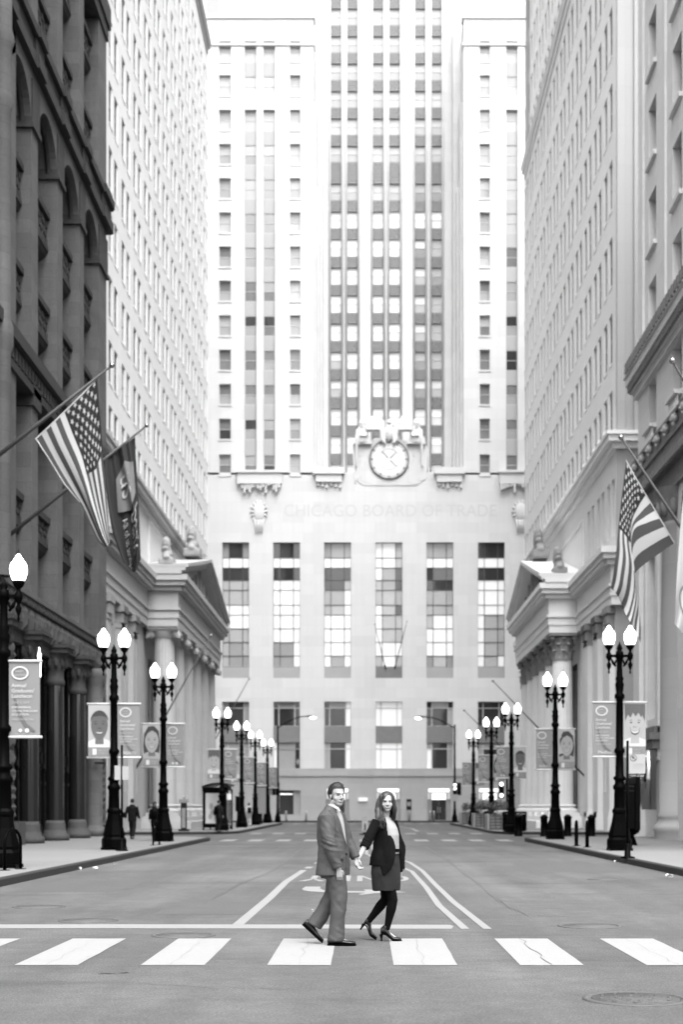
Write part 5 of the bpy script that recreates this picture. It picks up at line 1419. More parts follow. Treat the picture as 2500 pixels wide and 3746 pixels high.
for poly in ([(-.03, zc + .1), (.03, zc + .1), (.03, zc + .17), (-.03, zc + .17)], [(-.04, zc - .1), (.04, zc - .1), (.05, zc + .09), (-.05, zc + .09)], [(-.09, zc - .28), (-.05, zc - .28), (.02, zc - .1), (-.03, zc - .1)], [(.05, zc - .28), (.09, zc - .28), (.04, zc - .1), (0, zc - .1)]):
    q.add([(a, b, 0) for a, b in poly], [(0, 1, 2, 3)])
q.build("walker_symbol", black_paint, pn)
# bus shelter with lit advertisement
bxs, bys = -8.85, 85.0
t = thing("bus_shelter", "black bus shelter with curved roof and a lit poster panel on the left", "bus shelter", (bxs, bys, .15))
q = MB(); R = []
for k in range(9):
    a = -.75 + 1.55 * k / 8; zz = 2.62 + .32 * math.cos((k - 5) / 4.2); R.append([(bxs + a, bys - 1.9, zz), (bxs + a, bys + 1.9, zz), (bxs + a, bys + 1.9, zz - .12), (bxs + a, bys - 1.9, zz - .12)])
q.rings(R, smooth=False); q.build("roof", iron_mat, t)
q = MB(); q.box(bxs - .72, bxs + .78, bys - 1.9, bys - 1.8, 2.42, 2.66); q.build("fascia", black_paint, t)
for xx in (-.7, .6):
    for yy_ in (-1.85, 1.85):
        q = MB(); q.box(bxs + xx, bxs + xx + .1, bys + yy_ - .05, bys + yy_ + .05, .15, 2.6); q.build("post", black_paint, t)
q = MB(); q.box(bxs - .62, bxs + .58, bys - 1.86, bys - 1.72, .3, 2.42); ad = q.build("poster_case", black_paint, t)
q = MB(); q.box(bxs - .53, bxs + .5, bys - 1.885, bys - 1.865, .55, 2.32); po = q.build("poster", mat("lit_poster", .4, .4, .0, emit=.02), ad)
for k, (a, b, w, h) in enumerate(((-.2, 1.55, .12, .2), (-.1, 1.2, .16, .14), (-.25, .95, .12, .17), (.05, .8, .1, .12))):
    q = MB(lambda u, v, c: (bxs + u, bys - 1.89 - .002 * k, v)); P = ovalpts(a, b, w, h, 14); q.add([(u, v, 0) for u, v in P], [tuple(range(len(P)))]); q.build("poster_print", steel, po)
q = MB(); q.box(bxs + .64, bxs + .66, bys - 1.8, bys + 1.8, .4, 2.3); q.build("side_glass", gl_mid, t)
q = MB(); q.box(bxs - .3, bxs + .5, bys + .6, bys + 1.0, .55, .62); q.build("bench", steel, t)
# parking pay box
p = GR(673, 3025, .15); p = Vector((GX(673, 80.0), 80.0, .15)); t = thing("pay_box", "slim steel parking pay box on the left pavement before the columns", "pay box", tuple(p))
q = MB(); q.box(p.x - .16, p.x + .16, p.y - .1, p.y + .1, .15, 1.75); b_ = q.build("body", iron_mat, t); q = MB(); q.box(p.x - .1, p.x + .1, p.y - .115, p.y - .1, .35, 1.45); q.build("front_panel", steel, b_)
q = MB(); q.box(p.x - .3, p.x + .3, p.y - .15, p.y + .15, .15, .28); q.build("foot", iron_mat, t); q = MB(); q.box(p.x - .26, p.x + .26, p.y - .13, p.y + .13, 1.75, 1.95); q.build("head", steel, t); q = MB(); q.tube([(p.x, p.y, 1.95), (p.x, p.y, 2.15)], .05, 8); q.build("antenna", steel, t)
# tall street signs / kiosks among the far left lamps
def kiosk(px0, px1, py0, py1, Y, m, label, cat, name):
    t = thing(name, label, cat, (GX((px0 + px1) / 2, Y), Y, .15)); x0, x1, z0, z1 = GX(px0, Y), GX(px1, Y), GH(py1, Y), GH(py0, Y)
    q = MB(); q.box(x0, x1, Y - .1, Y + .1, max(z0, .2), z1); b = q.build("panel", m, t)
    q = MB(); q.box(x0 - .04, x1 + .04, Y - .12, Y + .12, z1, z1 + .06); q.build("cap", iron_mat, b)
    q = MB(); q.tube([((x0 + x1) / 2, Y + .02, .15), ((x0 + x1) / 2, Y + .02, max(z0, .2) + .05)], .05, 8); q.build("post", iron, t)
kiosk(835, 852, 2944, 3020, 90.0, steel, "narrow grey notice cabinet beside the bus shelter", "notice cabinet", "notice_cabinet")
kiosk(862, 878, 2915, 2967, 92.0, black_paint, "black sign panel on the left pavement beyond the shelter", "sign", "street_sign")
kiosk(942, 973, 2880, 2975, 112.0, steel, "tall pale grey information panel between the farthest left lamps", "information panel", "information_panel")
kiosk(820, 846, 2852, 2892, 86.0, ban_dk, "small grey bus stop sign above the shelter", "sign", "bus_stop_sign")
kiosk(975, 996, 2886, 2908, 121.0, white_paint, "small white sign at the far left corner", "sign", "corner_sign")
# covered news rack / dark cabinet by the right lamp
t = thing("news_stand", "tall black cabinet with slatted panel behind the nearest right lamp", "cabinet", (GX(2310, 52), 52, .15))
x0, x1 = GX(2283, 50.5), GX(2332, 50.5); q = MB(); q.box(x0, x1, 50.3, 52.2, .75, GH(2865, 50.3)); b_ = q.build("body", black_paint, t)
for k in range(2):
    q = MB(); zz = GH(2873 + 17 * k, 50.3); q.box(x0 + .02, x1 - .15, 50.27, 50.3, zz - .04, zz); q.build("trim", iron_mat, b_)
q = MB(); q.box(x1 - .1, x1 + .06, 50.2, 52.3, .7, GH(2842, 50.3)); q.build("side_panel", black_paint, t)
q = MB(); q.lathe([(.25, .15), (.2, .3), (.12, .5), (.3, .6), (.34, .72), (.3, .8)], cx=(x0 + x1) / 2 + .1, cy=51, seg=16); q.build("pedestal", iron, t)
# cobra-head lights with traffic signals at the far corners
def signal_pole(px, Y, arm_px, arm_py, top_py, label, face):
    x = GX(px, Y); sgn = 1 if arm_px > px else -1
    t = thing("signal_pole", label, "traffic signal", (x, Y, .15))
    q = MB(); q.tube([(x, Y, .15), (x, Y, GH(top_py, Y))], [.11, .07], 10); q.build("pole", iron, t)
    q = MB(); q.lathe([(.25, .15), (.25, .6), (.15, .9), (.12, 1.3)], cx=x, cy=Y, seg=12); q.build("pole_base", iron, t)
    e = W(arm_px, arm_py, Y); P = []
    for k in range(7):
        s = k / 6; P.append((x + (e.x - x) * s, Y, GH(top_py, Y) - .3 + (e.z - GH(top_py, Y) + .3 + .15) * math.sin(s * pi / 2)))
    q = MB(); q.tube(P, .045, 8); q.build("arm", iron, t)
    q = MB(); c = Vector(P[-1]); q.tube([c, c + Vector((sgn * .35, 0, 0)), c + Vector((sgn * .85, 0, -.03))], [(.05, .05), (.16, .1), (.1, .06)], 10, ref=(0, 1, 0)); hd = q.build("light_head", iron_mat, t)
    q = MB(); q.ell(c + Vector((sgn * .6, 0, -.1)), ((.3, 0, 0), (0, .16, 0), (0, 0, .13)), 12, 8); q.build("lens", lampglow, hd)
    zs = GH(2862, Y)
    for k, (dx, yaw) in enumerate(((sgn * -0.0, 0), (-sgn * .5, 1))):
        q = MB(); xx = x + dx + (.32 if yaw else 0) * sgn * .4; q.box(xx - .17, xx + .17, Y - .32 + .1 * yaw, Y - .08, zs - 1.1, zs); bd = q.build("signal_head", black_paint, t)
        for j in range(3):
            lz = zs - .2 - j * .34; q = MB(lambda a, b, c_: (xx + a, Y - .325 + .1 * yaw - .005, lz + b)); Pp = ovalpts(0, 0, .12, .12, 14); q.add([(a, b, 0) for a, b in Pp], [tuple(range(14))]); q.build("signal_lens", lampglow if (face and not yaw and j < 2) else black_paint, bd)
            q = MB(); q.tube([(xx, Y - .33, lz + .1), (xx, Y - .5, lz + .1)], [(.15, .02), (.15, .02)], 8, ref=(1, 0, 0)); q.build("visor", black_paint, bd)
signal_pole(1016.5, 124.0, 1120, 2626, 2650, "tall black signal pole with cobra-head street light at far left corner", False)
signal_pole(1664.5, 124.0, 1556, 2628, 2650, "tall black signal pole with cobra-head street light at far right corner", True)
x = GX(1664.5, 124); q = sign_post(x + .02, 123.6, 2.9, "small white one-way sign under the far right signal", [(x - .22, x + .25, GH(2930, 123.6), GH(2905, 123.6), white_paint)], z=.15)
x, Y = GX(1835, 86.5), 86.5
t = thing("walk_signal", "black signal with lit lenses behind the third right lamp", "traffic signal", (x, Y, .15))
q = MB(); q.tube([(x + .35, Y, .15), (x + .35, Y, 4.3)], .07, 10); q.build("pole", iron, t)
q = MB(); q.box(x - .16, x + .16, Y - .12, Y + .12, GH(2920, Y), GH(2862, Y)); bd = q.build("signal_head", black_paint, t)
for py in (2868, 2909):
    z_ = GH(py, Y); q = MB(lambda a, b, c_: (x + a, Y - .125, z_ + b)); Pp = ovalpts(0, 0, .11, .11, 14); q.add([(a, b, 0) for a, b in Pp], [tuple(range(14))]); q.build("signal_lens", lampglow, bd)
q = MB(); q.box(x - .1, x + .4, Y - .03, Y + .03, 3.2, 3.27); q.build("bracket", iron, t)
# round carved disc among the planters
x, Y = GX(1791, 101), 101.0
t = thing("disc_sculpture", "pale round striped disc standing behind the planter shrubs", "sculpture", (x, Y, .15))
q = MB(); n = 28
for k in range(5):
    r1, r0 = .44 - .085 * k, .44 - .085 * k - .05; R = []
    for j in range(n + 1):
        c, s = math.cos(2 * pi * j / n), math.sin(2 * pi * j / n); R.append([(x + r0 * c, Y - .05, 1.75 + r0 * s * 1.1), (x + r1 * c, Y - .05, 1.75 + r1 * s * 1.1), (x + r1 * c, Y + .05, 1.75 + r1 * s * 1.1), (x + r0 * c, Y + .05, 1.75 + r0 * s * 1.1)])
    q.rings(R, cap=False)
q.build("rings", white_paint, t)
q = MB(); q.tube([(x, Y + .06, .15), (x, Y + .06, 1.8)], .06, 8); q.build("stand", iron, t)
# bronze posts in front of the exchange
for i, px in enumerate((1404 + 94, 1575, 1588, 1047, 1121)):
    Y = 141.0; x = GX(px, Y)
    t = thing("guard_post", "slim grey guard post before the exchange base, %s" % ["beside a pay phone", "left of the right door", "close to the right door", "before the shop window", "left of the middle doors"][i], "bollard", (x, Y, .15), "guard posts before the exchange")
    q = MB(); q.lathe([(.1, .15), (.1, 1.05), (.06, 1.12)], cx=x, cy=Y, seg=12); q.build("post", steel, t); q = MB(); q.lathe([(.14, .15), (.14, .2)], cx=x, cy=Y, seg=12); q.build("flange", iron_mat, t)
x, Y = GX(1497, 143.5), 143.5
t = thing("pay_phone", "grey pay phone pedestal against the exchange base behind the woman", "pay phone", (x, Y, .15))
q = MB(); q.box(x - .25, x + .25, Y - .15, Y + .2, 1.2, 2.3); q.build("hood", iron_mat, t); q = MB(); q.box(x - .18, x + .18, Y - .17, Y - .15, 1.6, 2.0); q.build("face_plate", steel, t)
for s in (-1, 1): q = MB(); q.box(x + s * .15 - .05, x + s * .15 + .05, Y - .05, Y + .1, .15, 1.2); q.build("leg", steel, t)

# ------------------------------------------------------------------ flags and flagpoles
def pole(a, b, r, label, ball=0.1, name="flagpole"):
    a, b = Vector(a), Vector(b)
    t = thing(name, label, "flagpole", tuple(a), "flagpoles leaning from the facades")
    q = MB(); q.tube([a, a.lerp(b, .5), b], [r, r * .85, r * .45], 10); q.build("pole", pole_m, t)
    q = MB(); q.ell(b, ((ball, 0, 0), (0, ball, 0), (0, 0, ball)), 12, 8); q.build("ball", bright_steel, t)
    q = MB(); d = (b - a).normalized(); q.tube([a - d * .2, a + d * .25], r * 1.6, 10); q.build("socket", iron, t)
    return t
def lerp_poly(P, t):
    n = len(P) - 1; s = min(max(t, 0), 1) * n; i = min(int(s), n - 1); f = s - i
    a, b = P[i], P[i + 1]; m = lambda k: P[max(0, min(n, k))]
    p0, p1, p2, p3 = m(i - 1), a, b, m(i + 2)
    return tuple(0.5 * (2 * p1[k] + (-p0[k] + p2[k]) * f + (2 * p0[k] - 5 * p1[k] + 4 * p2[k] - p3[k]) * f * f + (-p0[k] + 3 * p1[k] - 3 * p2[k] + p3[k]) * f ** 3) for k in range(2))
class Cloth:
    """surface from edge curves given as picture points at a depth; u across the hoist (0 at the tip), v along the fly"""
    def __init__(s, curves, us, Y, fold): s.c, s.us, s.Y, s.fold = curves, us, Y, fold
    def px(s, u, v):
        k = 0
        while k < len(s.us) - 2 and u > s.us[k + 1]: k += 1
        f = (u - s.us[k]) / (s.us[k + 1] - s.us[k])
        a, b = lerp_poly(s.c[k], v), lerp_poly(s.c[k + 1], v)
        return a[0] + (b[0] - a[0]) * f, a[1] + (b[1] - a[1]) * f
    def at(s, u, v, off=0.0):
        x, y = s.px(u, v); Y = s.Y + s.fold(u, v) - off
        return W(x, y, Y)
def usflag(cl, label, thick=0.0, nv=44):
    t = thing("flag", label, "flag", tuple(cl.at(0.5, 0)), "striped flags")
    for k in range(13):
        q = MB(); u0, u1 = k / 13, (k + 1) / 13; m = flag_r if k % 2 == 0 else flag_w
        v0 = 0.41 if k < 7 else 0.0; n = int(nv * (1 - v0)); sub = 3; P = []
        for j in range(n + 1):
            for i in range(sub + 1): P.append(cl.at(u0 + (u1 - u0) * i / sub, v0 + (1 - v0) * j / n))
        q.add(P, [(j * (sub + 1) + i, j * (sub + 1) + i + 1, (j + 1) * (sub + 1) + i + 1, (j + 1) * (sub + 1) + i) for j in range(n) for i in range(sub)], smooth=True)
        q.build("stripe", m, t)
    q = MB(); nu, n = 14, 22
    P = [cl.at(7 / 13 * i / nu, .41 * j / n) for j in range(n + 1) for i in range(nu + 1)]
    q.add(P, [(j * (nu + 1) + i, j * (nu + 1) + i + 1, (j + 1) * (nu + 1) + i + 1, (j + 1) * (nu + 1) + i) for j in range(n) for i in range(nu)], smooth=True)
    ca = q.build("canton", flag_b, t)
    for r in range(9):
        for c in range(6 if r % 2 == 0 else 5):
            uc = 7 / 13 * (r + 1) / 10; vc = .41 * ((2 * c + 1 if r % 2 == 0 else 2 * c + 2)) / 12; P = []
            for k in range(10):
                rr = 0.021 if k % 2 == 0 else 0.0085; a = k * pi / 5
                P.append(cl.at(uc + rr * 1.5 * math.cos(a), vc + rr * .95 * math.sin(a), .012))
            P.append(cl.at(uc, vc, .014))
            q = MB(); q.add(P, [(k, (k + 1) % 10, 10) for k in range(10)]); q.build("star", flag_w, ca)
    q = MB(); P = [cl.at(i / 12, -.0 + .016 * j, .006) for i in range(13) for j in range(2)]
    q.add(P, [(2 * i, 2 * i + 1, 2 * i + 3, 2 * i + 2) for i in range(12)]); q.build("header_tape", flag_w, t)
    return t
# left facade
b0 = Vector((RX, 46.0, GH(1662, 46.0) + (RX - GX(0, 46.0)) * .79)); pole(b0, W(410, 1337, 46.0), .075, "grey flagpole holding the striped flag over the left pavement", .09)
YB = 49.0
b1 = Vector((RX, YB, GH(1985, YB) + (RX - GX(0, YB)) * .79)); pole(b1, W(537, 1557, YB), .075, "grey flagpole holding the bank flag, lower of the left pair", .07)
C0 = [(355, 1380), (362, 1470), (370, 1570), (377, 1665), (386, 1760), (394, 1870), (400, 1945), (402, 1985)]
C1 = [(300, 1440), (318, 1530), (337, 1635), (352, 1730), (368, 1830), (382, 1905), (392, 1960), (399, 1990)]
C2 = [(243, 1496), (270, 1570), (305, 1660), (325, 1745), (345, 1830), (362, 1895), (380, 1955), (395, 1994)]
C3 = [(188, 1549), (222, 1630), (262, 1712), (300, 1795), (322, 1850), (348, 1912), (370, 1965), (390, 1998)]
C4 = [(133, 1600), (172, 1668), (212, 1735), (262, 1805), (298, 1852), (330, 1922), (358, 1978), (384, 2001)]
fold1 = lambda u, v: .10 * math.sin(u * 15 + v * 2) * (0.15 + v) + .16 * v * math.sin(u * 7 + 1.0)
usflag(Cloth([C0, C1, C2, C3, C4], [0, .25, .5, .75, 1], 46.0, fold1), "striped and starred flag hanging from the left facade")
q = MB(); P = [W(130, 1603, 45.9), W(180, 1680, 45.9), W(235, 1770, 45.9), W(292, 1838, 45.9)]; q.tube(P, .022, 6)
q2 = thing("halyard", "thin pale rope stay running under the left striped flag", "rope", tuple(P[0])); q.build("rope", flag_w, q2)
# bank flag
D0 = [(494, 1598), (497, 1660), (501, 1730), (505, 1800), (509, 1870), (512, 1950), (514, 2010), (515, 2045)]
D1 = [(470, 1617), (480, 1690), (490, 1765), (497, 1830), (502, 1900), (505, 1965), (506, 2030), (500, 2085)]
D2 = [(440, 1640), (452, 1720), (468, 1800), (480, 1870), (488, 1940), (492, 2000), (494, 2060), (492, 2094)]
D3 = [(410, 1661), (418, 1740), (428, 1830), (442, 1910), (455, 1980), (465, 2040), (476, 2080), (486, 2092)]
D4 = [(382, 1680), (386, 1760), (395, 1850), (408, 1930), (425, 1990), (445, 2040), (462, 2070), (474, 2085)]
bf = Cloth([D0, D1, D2, D3, D4], [0, .22, .5, .78, 1], YB, lambda u, v: .22 * math.cos(u * 9 + .2) * (0.35 + .8 * v) + .06 * math.sin(u * 24 + v * 3))
t = thing("flag", "dark bank flag with a pale shield logo behind the striped flag", "flag", tuple(bf.at(.5, 0)))
q = MB(); nu, nv = 30, 40
q.add([bf.at(i / nu, j / nv) for j in range(nv + 1) for i in range(nu + 1)], [(j * (nu + 1) + i, j * (nu + 1) + i + 1, (j + 1) * (nu + 1) + i + 1, (j + 1) * (nu + 1) + i) for j in range(nv) for i in range(nu)], smooth=True)
cl = q.build("cloth", bank_m, t)
def onflag(f, poly, m, name, off):
    cx_ = sum(p[0] for p in poly) / len(poly); cy_ = sum(p[1] for p in poly) / len(poly); P, n = [], len(poly)
    fine = []
    for i in range(n):
        a, b = poly[i], poly[(i + 1) % n]
        for k in range(6): fine.append((a[0] + (b[0] - a[0]) * k / 6, a[1] + (b[1] - a[1]) * k / 6))
    m_ = len(fine); R = [[f.at(cx_ + (p[0] - cx_) * s, cy_ + (p[1] - cy_) * s, off) for p in fine] for s in (.02, .25, .5, .75, 1.0)]
    q = MB(); q.rings(R, cap=False); return q.build(name, m, cl)
onflag(bf, [(.14, .16), (.42, .10), (.74, .17), (.80, .36), (.50, .42), (.18, .37)], bank_s, "shield", .09)
def flagtext(f, body, v0, u0, h, adv, m):
    v, F = text2d(body); q = MB()
    q.add([f.at(u0 - p[1] * h, v0 + p[0] * adv, .13) for p in v], F); q.build("lettering", m, cl)
flagtext(bf, "us", .165, .64, .42, .125, flag_w); flagtext(bf, "bank", .45, .52, .42, .125, flag_w)
flagtext(bf, "All of us serving you", .43, .74, .13, .045, flag_w)
# right side
YF = 43.4
tipR = W(2273, 1600, YF); pole(W(2812, 2408, 46.0), tipR, .07, "bright steel flagpole holding the right-hand striped flag", .085)
E0 = [(2292, 1682), (2283, 1760), (2272, 1850), (2262, 1940), (2257, 2000), (2250, 2060), (2243, 2110), (2235, 2150)]
E1 = [(2318, 1730), (2305, 1800), (2290, 1890), (2284, 1960), (2290, 2040), (2282, 2110), (2275, 2150), (2262, 2180)]
E2 = [(2345, 1775), (2325, 1830), (2310, 1900), (2310, 2000), (2322, 2080), (2318, 2160), (2305, 2220), (2292, 2250)]
E3 = [(2420, 1900), (2370, 1915), (2318, 1945), (2312, 2050), (2328, 2150), (2335, 2210), (2325, 2270), (2322, 2300)]
E4 = [(2470, 1986), (2420, 2020), (2335, 2085), (2320, 2130), (2335, 2200), (2343, 2260), (2346, 2310), (2345, 2352)]
fold2 = lambda u, v: .5 * (math.sin(v * 3.2) * (u - .5)) + .10 * math.sin(u * 13 + v * 3) * (0.2 + v)
usflag(Cloth([E0, E1, E2, E3, E4], [0, .22, .45, .78, 1], YF, fold2), "striped and starred flag hanging in front of the right lamp's globe")
YW = 40.5
pole(W(2900, 2080, 44.0), W(2461, 1320, YW), .07, "bright steel flagpole high at the right picture edge", .09)
G0 = [(2500, 1830), (2490, 1930), (2481, 2050), (2475, 2150), (2472, 2230), (2469, 2280)]
G1 = [(2560, 1890), (2545, 1990), (2530, 2100), (2515, 2200), (2505, 2270), (2497, 2315)]
G2 = [(2640, 1980), (2600, 2080), (2580, 2180), (2560, 2260), (2540, 2310), (2525, 2330)]
wf = Cloth([G0, G1, G2], [0, .5, 1], YW, lambda u, v: .12 * math.sin(u * 8 + v * 3) * (.3 + v))
t = thing("flag", "plain white flag with a ring emblem cut off by the right picture edge", "flag", tuple(wf.at(.5, 0)))
q = MB(); nu, nv = 16, 24
q.add([wf.at(i / nu, j / nv) for j in range(nv + 1) for i in range(nu + 1)], [(j * (nu + 1) + i, j * (nu + 1) + i + 1, (j + 1) * (nu + 1) + i + 1, (j + 1) * (nu + 1) + i) for j in range(nv) for i in range(nu)], smooth=True)
cl = q.build("cloth", flag_w, t)
onflag(wf, [(.5 + .35 * math.cos(a), .62 + .13 * math.sin(a)) for a in [2 * pi * k / 16 for k in range(16)]], bank_s, "emblem", .012)
onflag(wf, [(.5 + .29 * math.cos(a), .62 + .105 * math.sin(a)) for a in [2 * pi * k / 16 for k in range(16)]], flag_w, "emblem_centre", .02)
# bare poles further down the street
def bare(x, Y, z0, tip, label): pole((x, Y, z0), W(tip[0], tip[1], Y), .06, label, .09)
bare(-14.0, 85.3, GH(2832, 85.3), (772, 2324), "bare grey flagpole leaning past the left Ionic columns")
bare(-14.0, 117.0, 4.2, (912, 2482), "bare flagpole behind the fourth left lamp, far end of the left bank")
bare(14.0, 89.6, 3.2, (1804, 2490), "bare grey flagpole crossing the right Corinthian columns")
bare(14.0, 117.0, 3.6, (1699, 2598), "bare flagpole at the far end of the right bank")
for i, (a, b) in enumerate((((1410, 2440), (1371, 2282)), ((1446, 2440), (1490, 2272)))):
    A = W(a[0], a[1], 144.9); pole(A, W(b[0], b[1], 141.5), .05, "thin pole leaning %s from the exchange's middle balcony" % ["left", "right"][i], .07)

# ------------------------------------------------------------------ people
skin = mat("skin", 0.25, 0.7, 0.04, 0.15)
skin_w = mat("fair_skin", 0.28, 0.7, 0.03, 0.15)
lip_m = mat("lips", 0.085, 0.4, 0.0)
eye_m = mat("eye_dark", 0.012, 0.2, 0.0)
eye_w = mat("eye_white", 0.2, 0.3, 0.0)
brow_m = mat("brow", 0.018, 0.8, 0.0)
teeth_m = mat("teeth", 0.32, 0.3, 0.0)
hair_m = mat("dark_hair", 0.009, 0.5, 0.2, 0.02, spec=0.3)
hair_w = mat("brown_hair", 0.020, 0.45, 0.6, 0.03, spec=0.4)
suit_m = mat("grey_suit", 0.05, 0.6, 0.12, 0.25, 0.3, 300, spec=0.3, fine=0.1)
suit_d = mat("suit_lapel", 0.042, 0.6, 0.1, 0.2, 0.2, 300, spec=0.3)
shirt_m = mat("white_shirt", 0.24, 0.7, 0.04, 0.2)
shoe_m = mat("black_leather", 0.002, 0.42, 0.2, 0.1, spec=0.4)
card_m = mat("black_knit", 0.0035, 0.9, 0.3, 0.15, 0.4, 250, spec=0.1)
skirt_m = mat("charcoal_skirt", 0.014, 0.75, 0.15, 0.2, 0.2, 250, spec=0.2)
tight_m = mat("black_tights", 0.0015, 0.85, 0.0, spec=0.08)
jacket_m = mat("dark_jacket", 0.003, 0.8, 0.2, 0.2, spec=0.15)
jean_m = mat("dark_trousers", 0.008, 0.8, 0.2, 0.2, spec=0.15)
pale_top = mat("pale_top", 0.35, 0.8, 0.05, 0.2)

def frame(fwd):
    f = Vector((fwd[0], fwd[1], 0)).normalized(); s = Vector((-f.y, f.x, 0)); return f, s, Vector((0, 0, 1))
def head_shapes(q, C, fwd, k=1.0, jaw=1.0, nose=1.0):
    """skull, face, jaw, nose, ears added to q; s is the person's left"""
    f, s, u = frame(fwd)
    def E(a, b, c, ra, rb, rc): q.ell(C + (f * a + s * b + u * c) * k, (f * ra * k, s * rb * k, u * rc * k), 18, 12)
    E(-.012, 0, .038, .094, .074, .082); E(.028, 0, -.028, .062, .061, .086); E(.05, 0, -.088 , .034, .036 * jaw, .031)
    E(.078, 0, .024, .016, .05, .014); E(.078, 0, -.064, .014, .030, .016)
    for e in (-1, 1):
        E(.046, e * .040, -.032, .028, .024, .028); E(.02, e * .040 * jaw, -.066, .035, .018, .026)
        E(-.006, e * .076, -.014, .017, .008, .031); E(-.012, e * .08, .0, .014, .006, .018)
    q.tube([C + (f * .086 + u * .012) * k, C + (f * .104 + u * -.02) * k, C + (f * .108 * (0.5 + .5 * nose) + u * -.032) * k], [.007 * k, .010 * k, .014 * k], 10)
    E(.1, .011, -.034, .010, .009, .008); E(.1, -.011, -.034, .010, .009, .008)
def face_details(C, fwd, k, parent, smile=1.0, lash=1.0, brow=1.0):
    """eyes, brows and mouth laid on the face surface, found by casting rays at it"""
    f, s, u = frame(fwd)
    bvh = BVHTree.FromPolygons([v.co for v in parent.data.vertices], [tuple(p.vertices) for p in parent.data.polygons])
    def on(b, c, off):
        h = bvh.ray_cast(C + (f * .3 + s * b + u * c) * k, -f)[0]
        return (h if h else C + (f * .09 + s * b + u * c) * k) + f * off
    def patch(name, pts, m, off, par, n=5):
        cb, cc = sum(p[0] for p in pts) / len(pts), sum(p[1] for p in pts) / len(pts)
        R = [[on(cb + (p[0] - cb) * r, cc + (p[1] - cc) * r, off) for p in pts] for r in [.02] + [(i + 1) / n for i in range(n)]]
        q = MB(); q.rings(R, cap=False); return q.build(name, m, par)
    def band(name, line, ws, m, off, par):
        R = [[on(b, c - w, off), on(b, c, off + .001), on(b, c + w, off)] for (b, c), w in zip(line, ws)]
        q = MB(); q.rings(R, cap=False, closed=False); return q.build(name, m, par)
    for e in (-1, 1):
        al = [(e * (.031 + .0145 * math.cos(t)), .002 + (.0062 if math.sin(t) > 0 else .0045) * math.sin(t)) for t in [2 * pi * i / 16 for i in range(16)]]
        o = patch("eye", al, eye_w, .0012, parent)
        patch("iris", [(e * .031 + .0058 * math.cos(t), .0025 + .0056 * math.sin(t)) for t in [2 * pi * i / 12 for i in range(12)]], eye_m, .0022, o, 3)
        band("eyelid", [(e * b, c) for b, c in ((.047, .0015), (.041, .0068), (.031, .0092), (.021, .0065), (.016, .0015))], [.0012 * lash, .0020 * lash, .0020 * lash, .0015 * lash, .0008], brow_m, .0026, o)
        band("eyebrow", [(e * b, c) for b, c in ((.054, .019), (.045, .0255), (.032, .0265), (.018, .022))], [.001, .0028 * brow, .0032 * brow, .0026 * brow], brow_m, .002, parent)
    w = .027 * smile
    lips = [(-w, -.0575), (-w * .55, -.0585), (-w * .2, -.0575), (0, -.059), (w * .2, -.0575), (w * .55, -.0585), (w, -.0575), (w * .8, -.0665), (w * .45, -.0735), (0, -.0762), (-w * .45, -.0735), (-w * .8, -.0665)]
    m = patch("lips", lips, lip_m, .0014, parent)
    patch("teeth", [(-w * .84, -.0597), (-w * .4, -.0612), (0, -.0617), (w * .4, -.0612), (w * .84, -.0597), (w * .62, -.0655), (w * .3, -.0692), (0, -.0702), (-w * .3, -.0692), (-w * .62, -.0655)], teeth_m, .0026, m, 3)
    for e in (-1, 1): patch("nostril", [(e * .0085 + .0028 * math.cos(t), -.0425 + .0015 * math.sin(t)) for t in [2 * pi * i / 8 for i in range(8)]], lip_m, .001, parent, 2)
def hair_cap(C, fwd, k, line, mat_, parent, thick=.016, lift=None, name="hair", seed=1):
    """hair shell over the skull; line(f, s, u) > 0 keeps the hair"""
    f, s, u = frame(fwd); q = MB(); nu, nv = 72, 44; P, keep = [], []
    for j in range(nv + 1):
        t = pi * j / nv * .92
        for i in range(nu):
            a = 2 * pi * i / nu; d = (math.sin(t) * math.cos(a), math.sin(t) * math.sin(a), math.cos(t))
            base = (-.012 + .096 * d[0], .077 * d[1], .036 + .086 * d[2])
            e = line(*base); keep.append(e > 0)
            th = thick * min(1, max(0.12, e * 22)) + (lift(*base) if lift else 0)
            rough = .0035 * math.sin(a * 23 + 5 * noise.noise(Vector(d) * 4 + Vector((seed, 0, 0)))) * min(1, max(0, e * 20)) + .004 * noise.noise(Vector(d) * 9)
            P.append(C + (f * (base[0] + d[0] * (th + rough)) + s * (base[1] + d[1] * (th + rough)) + u * (base[2] + d[2] * (th + rough))) * k)
    F = []
    for j in range(nv):
        for i in range(nu):
            idx = (j * nu + i, j * nu + (i + 1) % nu, (j + 1) * nu + (i + 1) % nu, (j + 1) * nu + i)
            if all(keep[x] for x in idx): F.append(idx)
    q.add(P, F, smooth=True)
    return q.build(name, mat_, parent)
